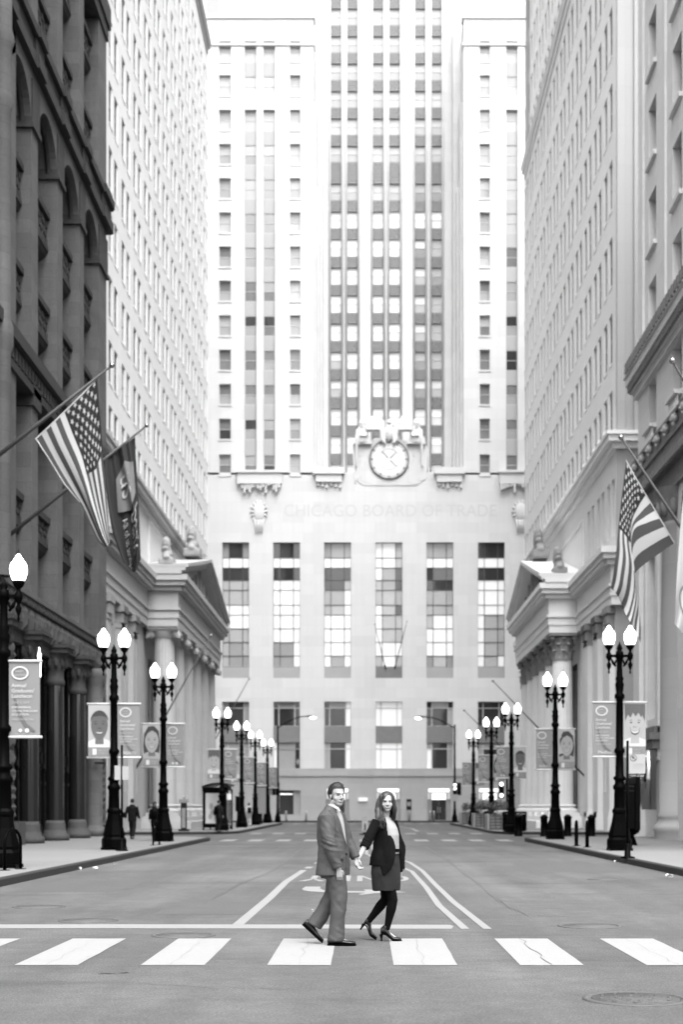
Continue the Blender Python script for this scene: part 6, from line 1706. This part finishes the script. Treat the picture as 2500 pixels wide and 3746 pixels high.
def hand(q, wrist, d, palm_n, thumb_side, k=1.0, curl=0.5, spread=.0):
    """hand added to q: d points to the fingers, palm_n out of the palm, thumb_side towards the thumb"""
    d = Vector(d).normalized(); n = Vector(palm_n); n = (n - d * n.dot(d)).normalized(); t = Vector(thumb_side); t = (t - d * t.dot(d) - n * t.dot(n)).normalized()
    wrist = Vector(wrist)
    q.tube([wrist - d * .03 * k, wrist + d * .02 * k, wrist + d * .06 * k, wrist + d * .088 * k], [(.026 * k, .019 * k), (.030 * k, .017 * k), (.038 * k, .015 * k), (.037 * k, .012 * k)], 12, ref=t)
    for i, (off, L_) in enumerate(((.028, .072), (.010, .080), (-.008, .074), (-.025, .058))):
        p = wrist + d * .082 * k + t * off * k; pts = [p]; a = 0.15
        for j, fr in enumerate((.45, .32, .23)):
            a += curl * (1.0 if j else .7) + .04 * i
            p = p + (d * math.cos(a) + n * math.sin(a) + t * (off * spread * 6)) * L_ * fr * k; pts.append(p)
        q.tube(pts, [.0095 * k, .009 * k, .0082 * k, .0065 * k], 8)
    p = wrist + d * .03 * k + t * .028 * k
    q.tube([wrist + d * .015 * k + t * .015 * k, p + t * .012 * k, p + d * .03 * k + t * .022 * k + n * .012 * k, p + d * .055 * k + t * .018 * k + n * .026 * k], [.014 * k, .013 * k, .0105 * k, .008 * k], 8)
def wrinkle(amp, zones=(), seed=0, along=None):
    """soft cloth folds; zones = (centre, radius, extra amplitude, frequency, direction)"""
    def f(co, nrm):
        d = amp * noise.noise(co * 7 + Vector((seed, 0, 0))) + amp * .5 * noise.noise(co * 17 + Vector((0, seed, 0)))
        for c, r, a, fr, dr in zones:
            w = math.exp(-((co - Vector(c)).length / r) ** 2)
            if w > .02:
                dv = Vector(dr); p_ = co * 3.0 + dv * (co.dot(dv) * fr * .28) + Vector((seed, fr, 0)); d += a * w * (1.1 - 2.6 * abs(noise.noise(p_)))
        return d
    return f
def shoe(heel, toe, up, k, parent, mat_, heel_h=.03, name="shoe", boot=0.0, spike=False, ankle=None):
    """heel/toe: sole points; up: direction square to the sole"""
    heel, toe, up = Vector(heel), Vector(toe), Vector(up).normalized(); d = (toe - heel); L_ = d.length; d.normalize(); up = (up - d * up.dot(d)).normalized(); s = d.cross(up)
    R = []; N = 14
    prof = [(0, .035, .030, .075), (.06, .038, .034, .085), (.14, .038, .036, .088), (.25, .036, .033, .085), (.38, .035, .03, .072), (.5, .040, .03, .058), (.62, .046, .03, .048), (.74, .047, .03, .042), (.85, .042, .03, .038), (.94, .030, .028, .033), (1.0, .012, .02, .022)]
    for t, w, _, h in prof:
        base = heel + d * (t * L_) + up * (.012 + (heel_h * (1 - min(1, max(0, (t - .22) / .38))) if spike else 0)); ring = []
        hh = h * k
        for i in range(N):
            a = 2 * pi * i / N; y = math.sin(a); ring.append(base + s * math.cos(a) * w * k * (1 if y < .2 else 1 - .35 * (y - .2)) + up * (hh * (y * .5 + .5)))
        R.append(ring)
    q = MB(); q.rings(R)
    if ankle is not None:
        A = Vector(ankle); b0 = heel + d * L_ * .16 + up * (.06 + (heel_h if spike else 0)); q.tube([b0, b0.lerp(A, .5), A], [(.042 * k, .036 * k), (.042 * k, .036 * k), (.043 * k, .04 * k)], 14, ref=d)
    me = fuse(q, .007, 2, None, mat_, name); o = place(name, me, parent)
    q = MB(); R = []
    for t, w, _, h in prof:
        b = heel + d * (t * L_ * 1.01) + up * (heel_h * (1 - min(1, max(0, (t - .22) / .38))) if spike else 0); R.append([b - s * (w + .004) * k, b + s * (w + .004) * k, b + s * (w + .004) * k + up * .014, b - s * (w + .004) * k + up * .014])
    q.rings(R, smooth=False)
    if spike: q.tube([heel + d * .03 * L_ + up * heel_h * 1.05, heel + d * .05 * L_ + up * heel_h * .4, heel + d * .045 * L_], [(.022, .022), (.010, .010), (.009, .009)], 8)
    else:
        q.add([heel + s * .034 * k, heel - s * .034 * k, heel - s * .034 * k + d * .07, heel + s * .034 * k + d * .07] + [p + up * .014 for p in (heel + s * .034 * k, heel - s * .034 * k, heel - s * .034 * k + d * .07, heel + s * .034 * k + d * .07)], [(0, 1, 2, 3), (4, 5, 6, 7), (0, 1, 5, 4), (1, 2, 6, 5), (2, 3, 7, 6), (3, 0, 4, 7)])
    q.build("sole", black_paint, o)
    return o
def ering(c, f, s, a, b, n=28, pw=2.0):
    c = Vector(c); R = []
    for k in range(n):
        t = 2 * pi * k / n; x, y = math.cos(t), math.sin(t); m = (abs(x) ** pw + abs(y) ** pw) ** (-1 / pw); R.append(c + f * a * x * m + s * b * y * m)
    return R

# ---- the man: walks to the right, face turned to the camera
MY = 15.78
def M(x, y, z): return Vector((x, MY + y, z))
mf, ms = Vector((.91, -.42, 0)), Vector((.42, .91, 0))
Hc = M(-.322, -.02, 1.652); hf = (.53, -.85)
q = MB(); head_shapes(q, Hc, hf, 1.02, 1.06)
q.tube([M(-.36, .0, 1.44), M(-.355, -.005, 1.52), M(-.338, -.015, 1.60)], [.066, .058, .06], 16)
q.rings([ering(M(x, 0, z), mf, ms, a, b) for x, z, a, b in ((-.365, .80, .10, .14), (-.36, .95, .11, .15), (-.37, 1.15, .105, .145), (-.38, 1.32, .11, .17), (-.383, 1.42, .09, .17), (-.375, 1.47, .06, .09))])
ARM_N = [M(-.43, -.165, 1.41), M(-.40, -.235, 1.11), M(-.305, -.215, .86)]
ARM_F = [M(-.315, .165, 1.41), M(-.205, .20, 1.14), M(-.112, .155, .955)]
for A in (ARM_N, ARM_F): q.tube([A[0], A[0].lerp(A[1], .5), A[1], A[1].lerp(A[2], .5), A[2]], [.05, .047, .04, .037, .027], 12)
hand(q, ARM_N[2] + Vector((.006, 0, -.015)), (.12, .1, -1), (-.25, .95, 0), (.95, -.1, .1), 1.0, .33)
hand(q, ARM_F[2] + Vector((.004, -.005, -.02)), (.30, -.15, -.95), (.75, -.55, .3), (.1, -.95, .1), 1.0, .62)
LEG_N = [M(-.36, -.09, .90), M(-.303, -.10, .49), M(-.335, -.10, .09)]
LEG_F = [M(-.35, .09, .90), M(-.375, .10, .53), M(-.585, .10, .21)]
for A in (LEG_N, LEG_F): q.tube([A[0], A[0].lerp(A[1], .5), A[1], A[1].lerp(A[2], .4), A[2]], [.085, .075, .056, .055, .038], 14)
for a, b in ((M(-.36, -.1, .07), M(-.16, -.11, .035)), (M(-.63, .1, .215), M(-.50, .1, .07))): q.tube([a, a.lerp(b, .6), b], [.028, .024, .015], 10)
man = place("person", fuse(q, .005, 3, None, skin, "person"))
tag(man, "man in a grey suit and open white shirt walking hand in hand with a woman", "person")
face_details(Hc, hf, 1.02, man, 1.1, .7, .8)
def man_line(a, b, c):
    if a > .034: return c - .074 - .25 * max(0, abs(b) - .03) + .3 * max(0, .05 - a)
    if a > .012: return c + .022 - 4.2 * max(0, a - .012)
    if a > -.03: return c - .016 + 1.1 * max(0, .012 - a)
    return c + .07
hair_cap(Hc, hf, 1.02, man_line, hair_m, man, .013, lambda a, b, c: .012 * max(0, c - .06) / .05 * (1 if a > 0 else .5), seed=3)
# shirt, jacket, trousers
q = MB(); q.rings([ering(M(x, 0, z), mf, ms, a, b) for x, z, a, b in ((-.365, 1.0, .135, .16), (-.372, 1.2, .13, .165), (-.38, 1.36, .117, .165), (-.376, 1.46, .082, .1), (-.366, 1.52, .069, .076), (-.358, 1.552, .069, .074))])
for e in (-1, 1):
    q.tube([M(-.412, e * .03, 1.555), M(-.372, -.01 + e * .066, 1.54), M(-.315, -.055 + e * .052, 1.512), M(-.283, -.075 + e * .045, 1.475)], [(.007, .018), (.007, .022), (.007, .026), (.006, .014)], 8, ref=(.3, 1 * e, .2))
sh = place("shirt", fuse(q, .007, 2, wrinkle(.004, seed=2), shirt_m, "shirt"), man)
q = MB()
T = [(-.368, .775, .178, .215), (-.364, .88, .175, .212), (-.360, .98, .168, .207), (-.363, 1.10, .156, .203), (-.373, 1.22, .148, .208), (-.384, 1.33, .140, .214), (-.388, 1.41, .122, .208), (-.388, 1.455, .1, .175), (-.386, 1.50, .078, .105), (-.388, 1.535, .06, .075)]
q.rings([ering(M(x, 0, z), mf, ms, a, b, 32, 2.2) for x, z, a, b in T])
def sleeve(A, r): q.tube([A[0] + Vector((0, 0, .025)), A[0].lerp(A[1], .33), A[0].lerp(A[1], .7), A[1], A[1].lerp(A[2], .5), A[2].lerp(A[1], .02)], r, 18)
sleeve(ARM_N, [.082, .082, .075, .071, .062, .054]); sleeve(ARM_F, [.078, .076, .072, .068, .06, .053])
zn = [(ARM_N[1], .13, .010, 60, (.35, 0, .94)), (ARM_N[0] + Vector((.04, -.05, -.12)), .12, .009, 55, (.7, 0, .7)), (M(-.30, -.2, 1.02), .16, .007, 45, (.6, .1, .8)), (ARM_F[1], .12, .008, 60, (.5, 0, .86)), (M(-.52, -.1, 1.15), .2, .006, 38, (.9, .3, .3)), (M(-.36, -.25, 1.3), .15, .006, 50, (.8, .2, .6)), (ARM_N[2] + Vector((0, 0, .08)), .09, .005, 75, (.3, 0, .95))]
jk = place("jacket", fuse(q, .008, 2, wrinkle(.0075, zn, 5), suit_m, "jacket"), man)
def onfront(u, z, off):
    """point on the jacket front: u across (s axis), z height"""
    for i in range(len(T) - 1):
        if T[i][1] <= z <= T[i + 1][1]:
            t = (z - T[i][1]) / (T[i + 1][1] - T[i][1]); x, a, b = [T[i][k] + (T[i + 1][k] - T[i][k]) * t for k in (0, 2, 3)]; break
    v = max(-.98, min(.98, u / b)); return M(x, 0, z) + ms * u + mf * (a * (1 - abs(v) ** 2.2) ** (1 / 2.2) + off)
q = MB(); L_ = []                         # shirt showing in the opening, then the lapels over it
for k in range(13):
    z = 1.12 + (1.49 - 1.12) * k / 12; w = .004 + .062 * (k / 12) ** .9; L_.append([onfront(-w - .01, z, .006), onfront(-w * .3 - .01, z, .011), onfront(w * .5 - .01, z, .011), onfront(w - .01, z, .006)])
q.rings(L_, cap=False, closed=False); q.build("shirt_front", shirt_m, sh)
for e in (-1, 1):
    q = MB(); L_ = []
    for k in range(15):
        t = k / 14; z = 1.11 + (1.50 - 1.11) * t; w = .004 + .064 * t ** .9; wide = .012 + .075 * min(1, t * 1.25) * (1 if t < .72 else 1 - (t - .72) * 1.7)
        L_.append([onfront(e * w - .01, z, .010), onfront(e * (w + wide * .5) - .01, z, .020), onfront(e * (w + wide) - .01, z, .010)])
    q.rings(L_, cap=False, closed=False); q.build("lapel", suit_d, jk)
q = MB(); q.tube([M(-.432, -.05, 1.515), M(-.436, .0, 1.53), M(-.41, .065, 1.522), M(-.365, .09, 1.50)], [(.024, .009)] * 4, 8, ref=(0, 0, 1)); q.tube([M(-.436, 0, 1.53), M(-.418, -.065, 1.52), M(-.37, -.095, 1.49), M(-.335, -.108, 1.45)], [(.024, .009)] * 4, 8, ref=(.3, 0, 1)); q.build("collar", suit_d, jk)
for z in (1.145, 1.008):
    q = MB(); c = onfront(-.025, z, .008); q.ell(c, (mf * .006, ms * .013, Vector((0, 0, .013))), 10, 6); q.build("button", black_paint, jk)
q = MB(); q.add([onfront(-.03 + (.004 if k % 2 else -.002), .775 + k * .022, .004) for k in range(16)] + [onfront(-.036, .775 + (15 - k) * .022, .004) for k in range(16)], [tuple(range(32))]); q.build("front_edge", suit_d, jk)
q = MB(); a, b = onfront(-.19, .985, .012), onfront(-.095, .96, .014); q.tube([a, b], [(.004, .022)] * 2, 6, ref=tuple(mf)); q.build("pocket_flap", suit_d, jk)
for k in range(4):
    q = MB(); c = ARM_N[2] + Vector((-.046 - .002 * k, -.022, .02 + .022 * k)); q.ell(c, ((.005, 0, 0), (0, .007, 0), (0, 0, .007)), 8, 5); q.build("cuff_button", black_paint, jk)
q = MB(); q.rings([ering(M(-.362, 0, z), mf, ms, a, b) for z, a, b in ((.74, .13, .17), (.85, .14, .18), (.98, .13, .17), (1.03, .12, .16))])
q.tube([LEG_N[0], M(-.315, -.09, .69), M(-.303, -.10, .49), M(-.317, -.10, .27), M(-.332, -.10, .055)], [(.118, .105), (.108, .1), (.09, .088), (.082, .085), (.088, .09)], 20, ref=(1, 0, 0))
q.tube([LEG_F[0], M(-.345, .09, .70), M(-.375, .10, .54), M(-.455, .10, .40), M(-.578, .10, .205)], [(.108, .1), (.1, .095), (.088, .085), (.085, .085), (.088, .088)], 20, ref=(.8, 0, .5))
zt = [(LEG_N[1], .13, .006, 40, (.75, 0, .65)), (M(-.33, -.1, .12), .11, .009, 50, (.6, 0, .8)), (LEG_F[1], .13, .007, 45, (.85, 0, -.5)), (M(-.5, .1, .30), .13, .005, 45, (.8, 0, -.6)), (M(-.33, -.15, .72), .12, .006, 40, (.8, 0, .6))]
place("trousers", fuse(q, .008, 2, wrinkle(.0075, zt, 9), suit_m, "trousers"), man)
shoe(M(-.425, -.10, .004), M(-.112, -.115, .004), (0, 0, 1), 1.05, man, shoe_m)
shoe(M(-.715, .10, .215), M(-.492, .10, .012), (.68, 0, .73), 1.0, man, shoe_m)
q = MB(); q.tube([M(-.665, .1, .225), M(-.60, .1, .235)], [(.03, .03), (.036, .036)], 10); q.build("sock", shirt_m, man)

# ---- the woman: a step ahead, facing the camera
WY = 16.28
def V(x, y, z): return Vector((x, WY + y, z))
wf_, ws_ = Vector((.86, -.5, 0)), Vector((.5, .86, 0))
Hw = V(.237, -.03, 1.580); hwf = (.10, -.995); kw = .935
q = MB(); head_shapes(q, Hw, hwf, kw, .9, .8)
q.tube([V(.215, .0, 1.33), V(.225, -.005, 1.42), V(.235, -.01, 1.52)], [.052, .044, .048], 16)
q.rings([ering(V(x, 0, z), wf_, ws_, a, b) for x, z, a, b in ((.23, .80, .11, .14), (.235, .92, .105, .14), (.25, 1.05, .085, .115), (.24, 1.2, .105, .125), (.22, 1.33, .085, .15), (.215, 1.39, .055, .08))])
WN = [V(.115, -.145, 1.345), V(.0, -.22, 1.115), V(-.082, -.33, .955)]
WF = [V(.305, .135, 1.34), V(.405, .17, 1.055), V(.408, .11, .80)]
for A in (WN, WF): q.tube([A[0], A[0].lerp(A[1], .5), A[1], A[1].lerp(A[2], .5), A[2]], [.042, .039, .034, .030, .023], 12)
hand(q, WN[2] + Vector((-.006, -.01, -.015)), (-.12, .0, -.99), (.55, .6, -.2), (.3, -.9, .1), .9, .55)
hand(q, WF[2] + Vector((0, 0, -.012)), (-.15, -.1, -.98), (-.8, .3, 0), (.4, -.85, 0), .9, .45)
WLF = [V(.235, -.065, .80), V(.305, -.08, .465), V(.235, -.08, .13)]      # straight front leg
WLB = [V(.215, .07, .80), V(.225, .07, .47), V(.015, .07, .20)]
for A in (WLF, WLB): q.tube([A[0], A[0].lerp(A[1], .5), A[1], A[1].lerp(A[2], .35), A[1].lerp(A[2], .7), A[2]], [.078, .066, .052, .05, .036, .029], 14)
for a, b in ((V(.21, -.08, .12), V(.35, -.085, .03)), (V(0, .07, .19), V(.085, .07, .04))): q.tube([a, b], [.024, .014], 10)
woman = place("person", fuse(q, .005, 3, None, skin_w, "person"))
tag(woman, "long-haired woman in black cardigan, charcoal skirt and heels holding the man's hand", "person")
face_details(Hw, hwf, kw, woman, 1.15, 1.1, .6)
q = MB()
for A, r in ((WLF, 1.0), (WLB, 1.0)): q.tube([A[0], A[0].lerp(A[1], .5), A[1], A[1].lerp(A[2], .3), A[1].lerp(A[2], .65), A[2]], [.078, .066, .057, .058, .043, .034], 16)
place("tights", fuse(q, .008, 2, None, tight_m, "tights"), woman)
shoe(V(.165, -.08, .0), V(.405, -.088, .0), (0, 0, 1), .92, woman, shoe_m, .075, "ankle_boot", spike=True, ankle=V(.232, -.08, .165))
shoe(V(-.075, .07, .125), V(.112, .07, .003), (.62, 0, .78), .9, woman, shoe_m, .07, "ankle_boot", spike=True, ankle=V(.022, .07, .235))
# blouse, skirt, open cardigan
BL = [(.285, .99, .088, .118), (.29, 1.05, .082, .112), (.275, 1.13, .095, .122), (.268, 1.21, .105, .130), (.255, 1.28, .098, .135), (.235, 1.34, .082, .135), (.225, 1.385, .062, .095), (.225, 1.41, .05, .065)]
q = MB(); q.rings([ering(V(x, 0, z), wf_, ws_, a, b) for x, z, a, b in BL]); place("blouse", fuse(q, .007, 2, wrinkle(.003, [(V(.33, -.1, 1.1), .12, .004, 60, (1, 0, .2))], 4), shirt_m, "blouse"), woman)
q = MB(); q.rings([ering(V(x, 0, z), wf_, ws_, a, b, 30, 2.3) for x, z, a, b in ((.232, .575, .142, .182), (.232, .66, .15, .188), (.225, .78, .153, .19), (.225, .90, .144, .178), (.262, 1.0, .10, .135), (.288, 1.048, .092, .122))])
sk = place("skirt", fuse(q, .008, 2, wrinkle(.003, [(V(.3, -.12, .92), .16, .006, 45, (.5, 0, .85)), (V(.2, -.15, .75), .2, .004, 30, (.9, 0, .4))], 6), skirt_m, "skirt"), woman)
q = MB(); q.rings([ering(V(.2865, 0, z), wf_, ws_, .097, .127, 30) for z in (1.015, 1.05)], cap=False); q.build("waistband", tight_m, sk)
CD = [(.205, .86, .165, .185), (.205, .95, .155, .178), (.222, 1.05, .138, .158), (.228, 1.14, .138, .158), (.228, 1.22, .138, .162), (.218, 1.30, .122, .168), (.21, 1.36, .095, .15), (.208, 1.40, .066, .09)]
q = MB(); R = []; nA = 30
for i, (x, z, a, b) in enumerate(CD):
    op = (.95, .92, .85, .85, .82, .8, .8, .7)[i]; op2 = (-.3, -.4, -.52, -.72, -.85, -.75, -.6, -.6)[i]; o_, n_ = [], []
    for k in range(nA + 1):
        t = op + (2 * pi + op2 - op) * k / nA; o_.append(V(x, 0, z) + wf_ * a * math.cos(t) + ws_ * b * math.sin(t)); n_.append(V(x, 0, z) + wf_ * (a - .016) * math.cos(t) + ws_ * (b - .016) * math.sin(t))
    R.append(o_ + n_[::-1])
q.rings(R, smooth=True)
fall = [(V(.335, -.165, 1.05), .030), (V(.30, -.195, .95), .04), (V(.25, -.205, .85), .05), (V(.205, -.2, .76), .02)]   # near front panel falling to a point
q.tube([V(.26, -.15, 1.2), V(.27, -.16, 1.15), V(.27, -.17, 1.08), V(.25, -.185, .96), V(.225, -.195, .85), V(.195, -.195, .755)], [(.02, .012), (.045, .014), (.065, .016), (.085, .018), (.075, .016), (.02, .010)], 14, ref=(1, -.3, 0))
q.tube([V(.31, .06, 1.30), V(.355, .03, 1.15), V(.385, .04, 1.0), V(.40, .05, .88), V(.405, .06, .78)], [(.03, .014), (.035, .016), (.045, .018), (.035, .016), (.015, .01)], 14, ref=(1, 0, 0))
q.tube([WN[0] + Vector((.01, .01, .02)), WN[0].lerp(WN[1], .5), WN[1].lerp(WN[0], .05), WN[1].lerp(WN[2], .28)], [.062, .057, .055, .056], 16)
q.tube([WF[0] + Vector((0, 0, .02)), WF[0].lerp(WF[1], .5), WF[1], WF[1].lerp(WF[2], .5), WF[2].lerp(WF[1], .05)], [.056, .052, .048, .044, .04], 16)
zc_ = [(WN[1], .1, .008, 75, (.5, 0, .86)), (WF[1], .1, .007, 70, (.1, 0, 1)), (V(.24, -.18, 1.0), .2, .005, 45, (1, 0, .2))]
place("cardigan", fuse(q, .0075, 2, wrinkle(.004, zc_, 8), card_m, "cardigan"), woman)
# hair: smooth crown with a side parting, long loose locks
def wline(a, b, c):
    if a > -.02: return c - .086 + .9 * max(0, abs(b - .018) - .012) + (.35 * max(0, .055 - a))
    return c + .07
hw = hair_cap(Hw, hwf, kw, wline, hair_w, woman, .013, None, seed=8)
f_, s_, u_ = frame(hwf); rr = random.Random(31); q = MB()
q.ell(Hw + (-f_ * .02 + u_ * .03) * kw, (f_ * .092 * kw, s_ * .080 * kw, u_ * .092 * kw), 18, 12)
q.tube([V(.17, .0, 1.64), V(.150, -.01, 1.57), V(.140, -.03, 1.49), V(.145, -.11, 1.41), V(.165, -.165, 1.34), V(.185, -.18, 1.285)], [(.03, .05), (.036, .06), (.040, .055), (.042, .035), (.034, .02), (.012, .01)], 14, ref=(1, 0, 0))
q.tube([V(.30, .0, 1.64), V(.318, .0, 1.57), V(.325, .0, 1.49), V(.322, .01, 1.43), V(.315, .02, 1.40)], [(.022, .05), (.026, .055), (.028, .045), (.022, .03), (.008, .01)], 14, ref=(1, 0, 0))
q.tube([V(.237, .05, 1.64), V(.237, .06, 1.5), V(.237, .07, 1.40)], [(.08, .05), (.085, .045), (.06, .02)], 14, ref=(1, 0, 0))
place("hair", fuse(q, .006, 2, lambda co, n: .004 * math.sin(co.x * 420 + 6 * noise.noise(co * 9)) , hair_w, "hair"), woman)
q = MB()
for n_ in range(620):
    ph = rr.uniform(48, 312)                       # degrees round the head, 0 = face, 90 = her left (image right)
    a = math.radians(ph); ca, sa = math.cos(a), math.sin(a)
    right = sa < 0                                 # image left
    end = (rr.uniform(1.27, 1.36) if right else rr.uniform(1.37, 1.45)) if abs(sa) > .3 else rr.uniform(1.34, 1.42)
    if right and rr.random() < .25: end = rr.uniform(1.36, 1.45)
    fr_ = (.170 + rr.gauss(0, .026), WY - .19 + rr.uniform(-.02, .03)); bk = (.235 - .09 * ca * 0 + .085 * sa, WY + .06 - .05 * ca)
    tgt = fr_ if (right and (ca > -.75)) else ((.315 + rr.gauss(0, .012), WY - .02 + rr.uniform(-.03, .05)) if sa > .35 else bk)
    ph2 = rr.uniform(0, 6.28); lay = rr.uniform(-.006, .012); pts, rad = [], []
    N = 13; z0 = Hw.z + .105 * kw
    for k in range(N):
        t = k / (N - 1); z = z0 + (end - z0) * t; dz = (z - Hw.z) / kw
        if dz > -.02: prof = math.sqrt(max(.02, 1 - ((dz - .036) / .098) ** 2)) if dz > .036 else 1.0
        else: prof = 1.0
        rf, rs = (.105 + lay) * prof, (.088 + lay + .010 * min(1, max(0, -dz) / .1)) * prof
        w = min(1, max(0, (1.52 - z) / .16)); w = w * w * (3 - 2 * w)
        curl = .012 * max(0, t - .4) * (1.7 if right else .8)
        p = Vector((Hw.x, Hw.y, z)) + (f_ * (rf * ca - .012) + s_ * rs * sa) * kw
        p = p.lerp(Vector((tgt[0], tgt[1], z)), w * (.9 if t < .98 else .95)) + f_ * curl * math.sin(t * 17 + ph2) + s_ * curl * math.cos(t * 17 + ph2)
        pts.append(p); rad.append((.0042 if k else .0022) * (1 - .75 * t ** 3) * rr.uniform(.9, 1.1))
    q.tube(pts, rad, 4)
q.build("hair_lock", hair_w, woman)

# ---- distant pedestrians
def walker(px, py, h, facing, label, top, bottom, pose=0, pack=None, long_hair=False, slim=1.0, kerb=.15, Y=None):
    Y = Y or FPX * (CAMH - kerb) / (py - VPY); x = GX(px, Y); k = h / 1.75
    f, s, u = frame(facing)
    def P(a, b, c): return Vector((x, Y, kerb)) + (f * a + s * b + u * c) * k
    st = .14 * pose
    q = MB(); C = P(.03, 0, 1.63)
    E = lambda c, ra, rb, rc: q.ell(c, (f * ra * k, s * rb * k, u * rc * k), 12, 8)
    E(C, .095, .078, .115); E(P(.09, 0, 1.60), .03, .03, .05); E(P(.125, 0, 1.61), .012, .014, .02)
    for e in (-1, 1): E(P(.02, e * .078, 1.62), .018, .01, .03)
    q.tube([P(0, 0, 1.4), P(.01, 0, 1.55)], .055 * k, 10)
    q.rings([ering(P(0, 0, z), f, s, a * k, b * k * slim, 18) for z, a, b in ((.85, .1, .15), (1.1, .1, .15), (1.35, .11, .18), (1.45, .06, .1))])
    arms = []
    for e in (-1, 1):
        A = [P(0, e * .19 * slim, 1.40), P(-.03 - e * st * .5, e * .25 * slim, 1.12), P(.02 - e * st * 1.1, e * .26 * slim, .88)]; arms.append(A)
        q.tube(A, [.045 * k, .038 * k, .028 * k], 10); hand(q, A[2], (0, 0, -1), -s * e, f, k, .4)
    legs = []
    for e in (-1, 1):
        A = [P(0, e * .09, .88), P(.02 + e * st * .7 + .04, e * .1, .48), P(e * st * 1.5 - .02, e * .09, .08)]; legs.append(A); q.tube(A, [.085 * k, .058 * k, .038 * k], 12)
        q.tube([A[2] - f * .05, A[2] + f * .1 * k - u * .04], [.04 * k, .035 * k], 8)
    o = place("person", fuse(q, .014, 2, None, skin, "person")); tag(o, label, "person", "passers-by on the pavements")
    q = MB(); q.rings([ering(P(0, 0, z), f, s, a * k, b * k * slim, 20) for z, a, b in ((.78, .145, .195), (.95, .14, .19), (1.15, .135, .185), (1.36, .135, .205), (1.45, .09, .14), (1.5, .07, .085))])
    for A in arms: q.tube([A[0], A[1], A[2] + u * .03], [.075 * k, .062 * k, .05 * k], 12)
    place("jacket", fuse(q, .014, 2, wrinkle(.008, seed=int(px)), top, "jacket"), o)
    q = MB(); q.rings([ering(P(0, 0, z), f, s, a * k, b * k * slim, 18) for z, a, b in ((.72, .12, .165), (.98, .12, .165))])
    for A in legs: q.tube([A[0], A[1], A[2]], [.105 * k, .08 * k, .062 * k], 12)
    place("trousers", fuse(q, .014, 2, wrinkle(.008, seed=3), bottom, "trousers"), o)
    for A in legs:
        q = MB(); b = A[2] - f * .07 * k - u * .07 * k; q.tube([b + u * .03, b + f * .12 * k + u * .035, b + f * .26 * k + u * .02], [.045 * k, .045 * k, .03 * k], 10); q.build("shoe", shoe_m, o)
    q = MB(); q.ell(C + (u * .025 - f * .02) * k, (f * .1 * k, s * .085 * k, u * .105 * k), 14, 10)
    if long_hair: q.tube([P(-.05, 0, 1.66), P(-.08, 0, 1.5), P(-.1, 0, 1.36)], [(.085 * k, .05 * k), (.1 * k, .05 * k), (.07 * k, .03 * k)], 12, ref=tuple(s))
    q.build("hair", hair_m, o)
    if pack:
        q = MB(); q.rings([ering(P(-.2, 0, z), f, s, a * k, b * k, 16, 3.0) for z, a, b in ((.98, .05, .12), (1.02, .09, .14), (1.3, .09, .14), (1.42, .05, .1))]); place("backpack", q.mesh("backpack", pack), o)
walker(484, 3068, 1.72, (.12, 1), "man in a dark jacket walking away along the left pavement", jacket_m, jean_m, 1)
walker(566, 3070, 1.60, (.05, 1), "woman with a dark backpack walking away beside the third left lamp", jacket_m, tight_m, .6, black_paint, True, .85)
walker(800, 3042, 1.74, (.5, .85), "person with a dark backpack standing at the bus shelter", jean_m, jacket_m, .3, black_paint)
walker(911, 3012, 1.66, (-.3, .95), "distant person in a pale top between the far left lamps", pale_top, pale_top, .5, black_paint, False, .9, Y=101)
bpy.data.scenes.remove(TMP)
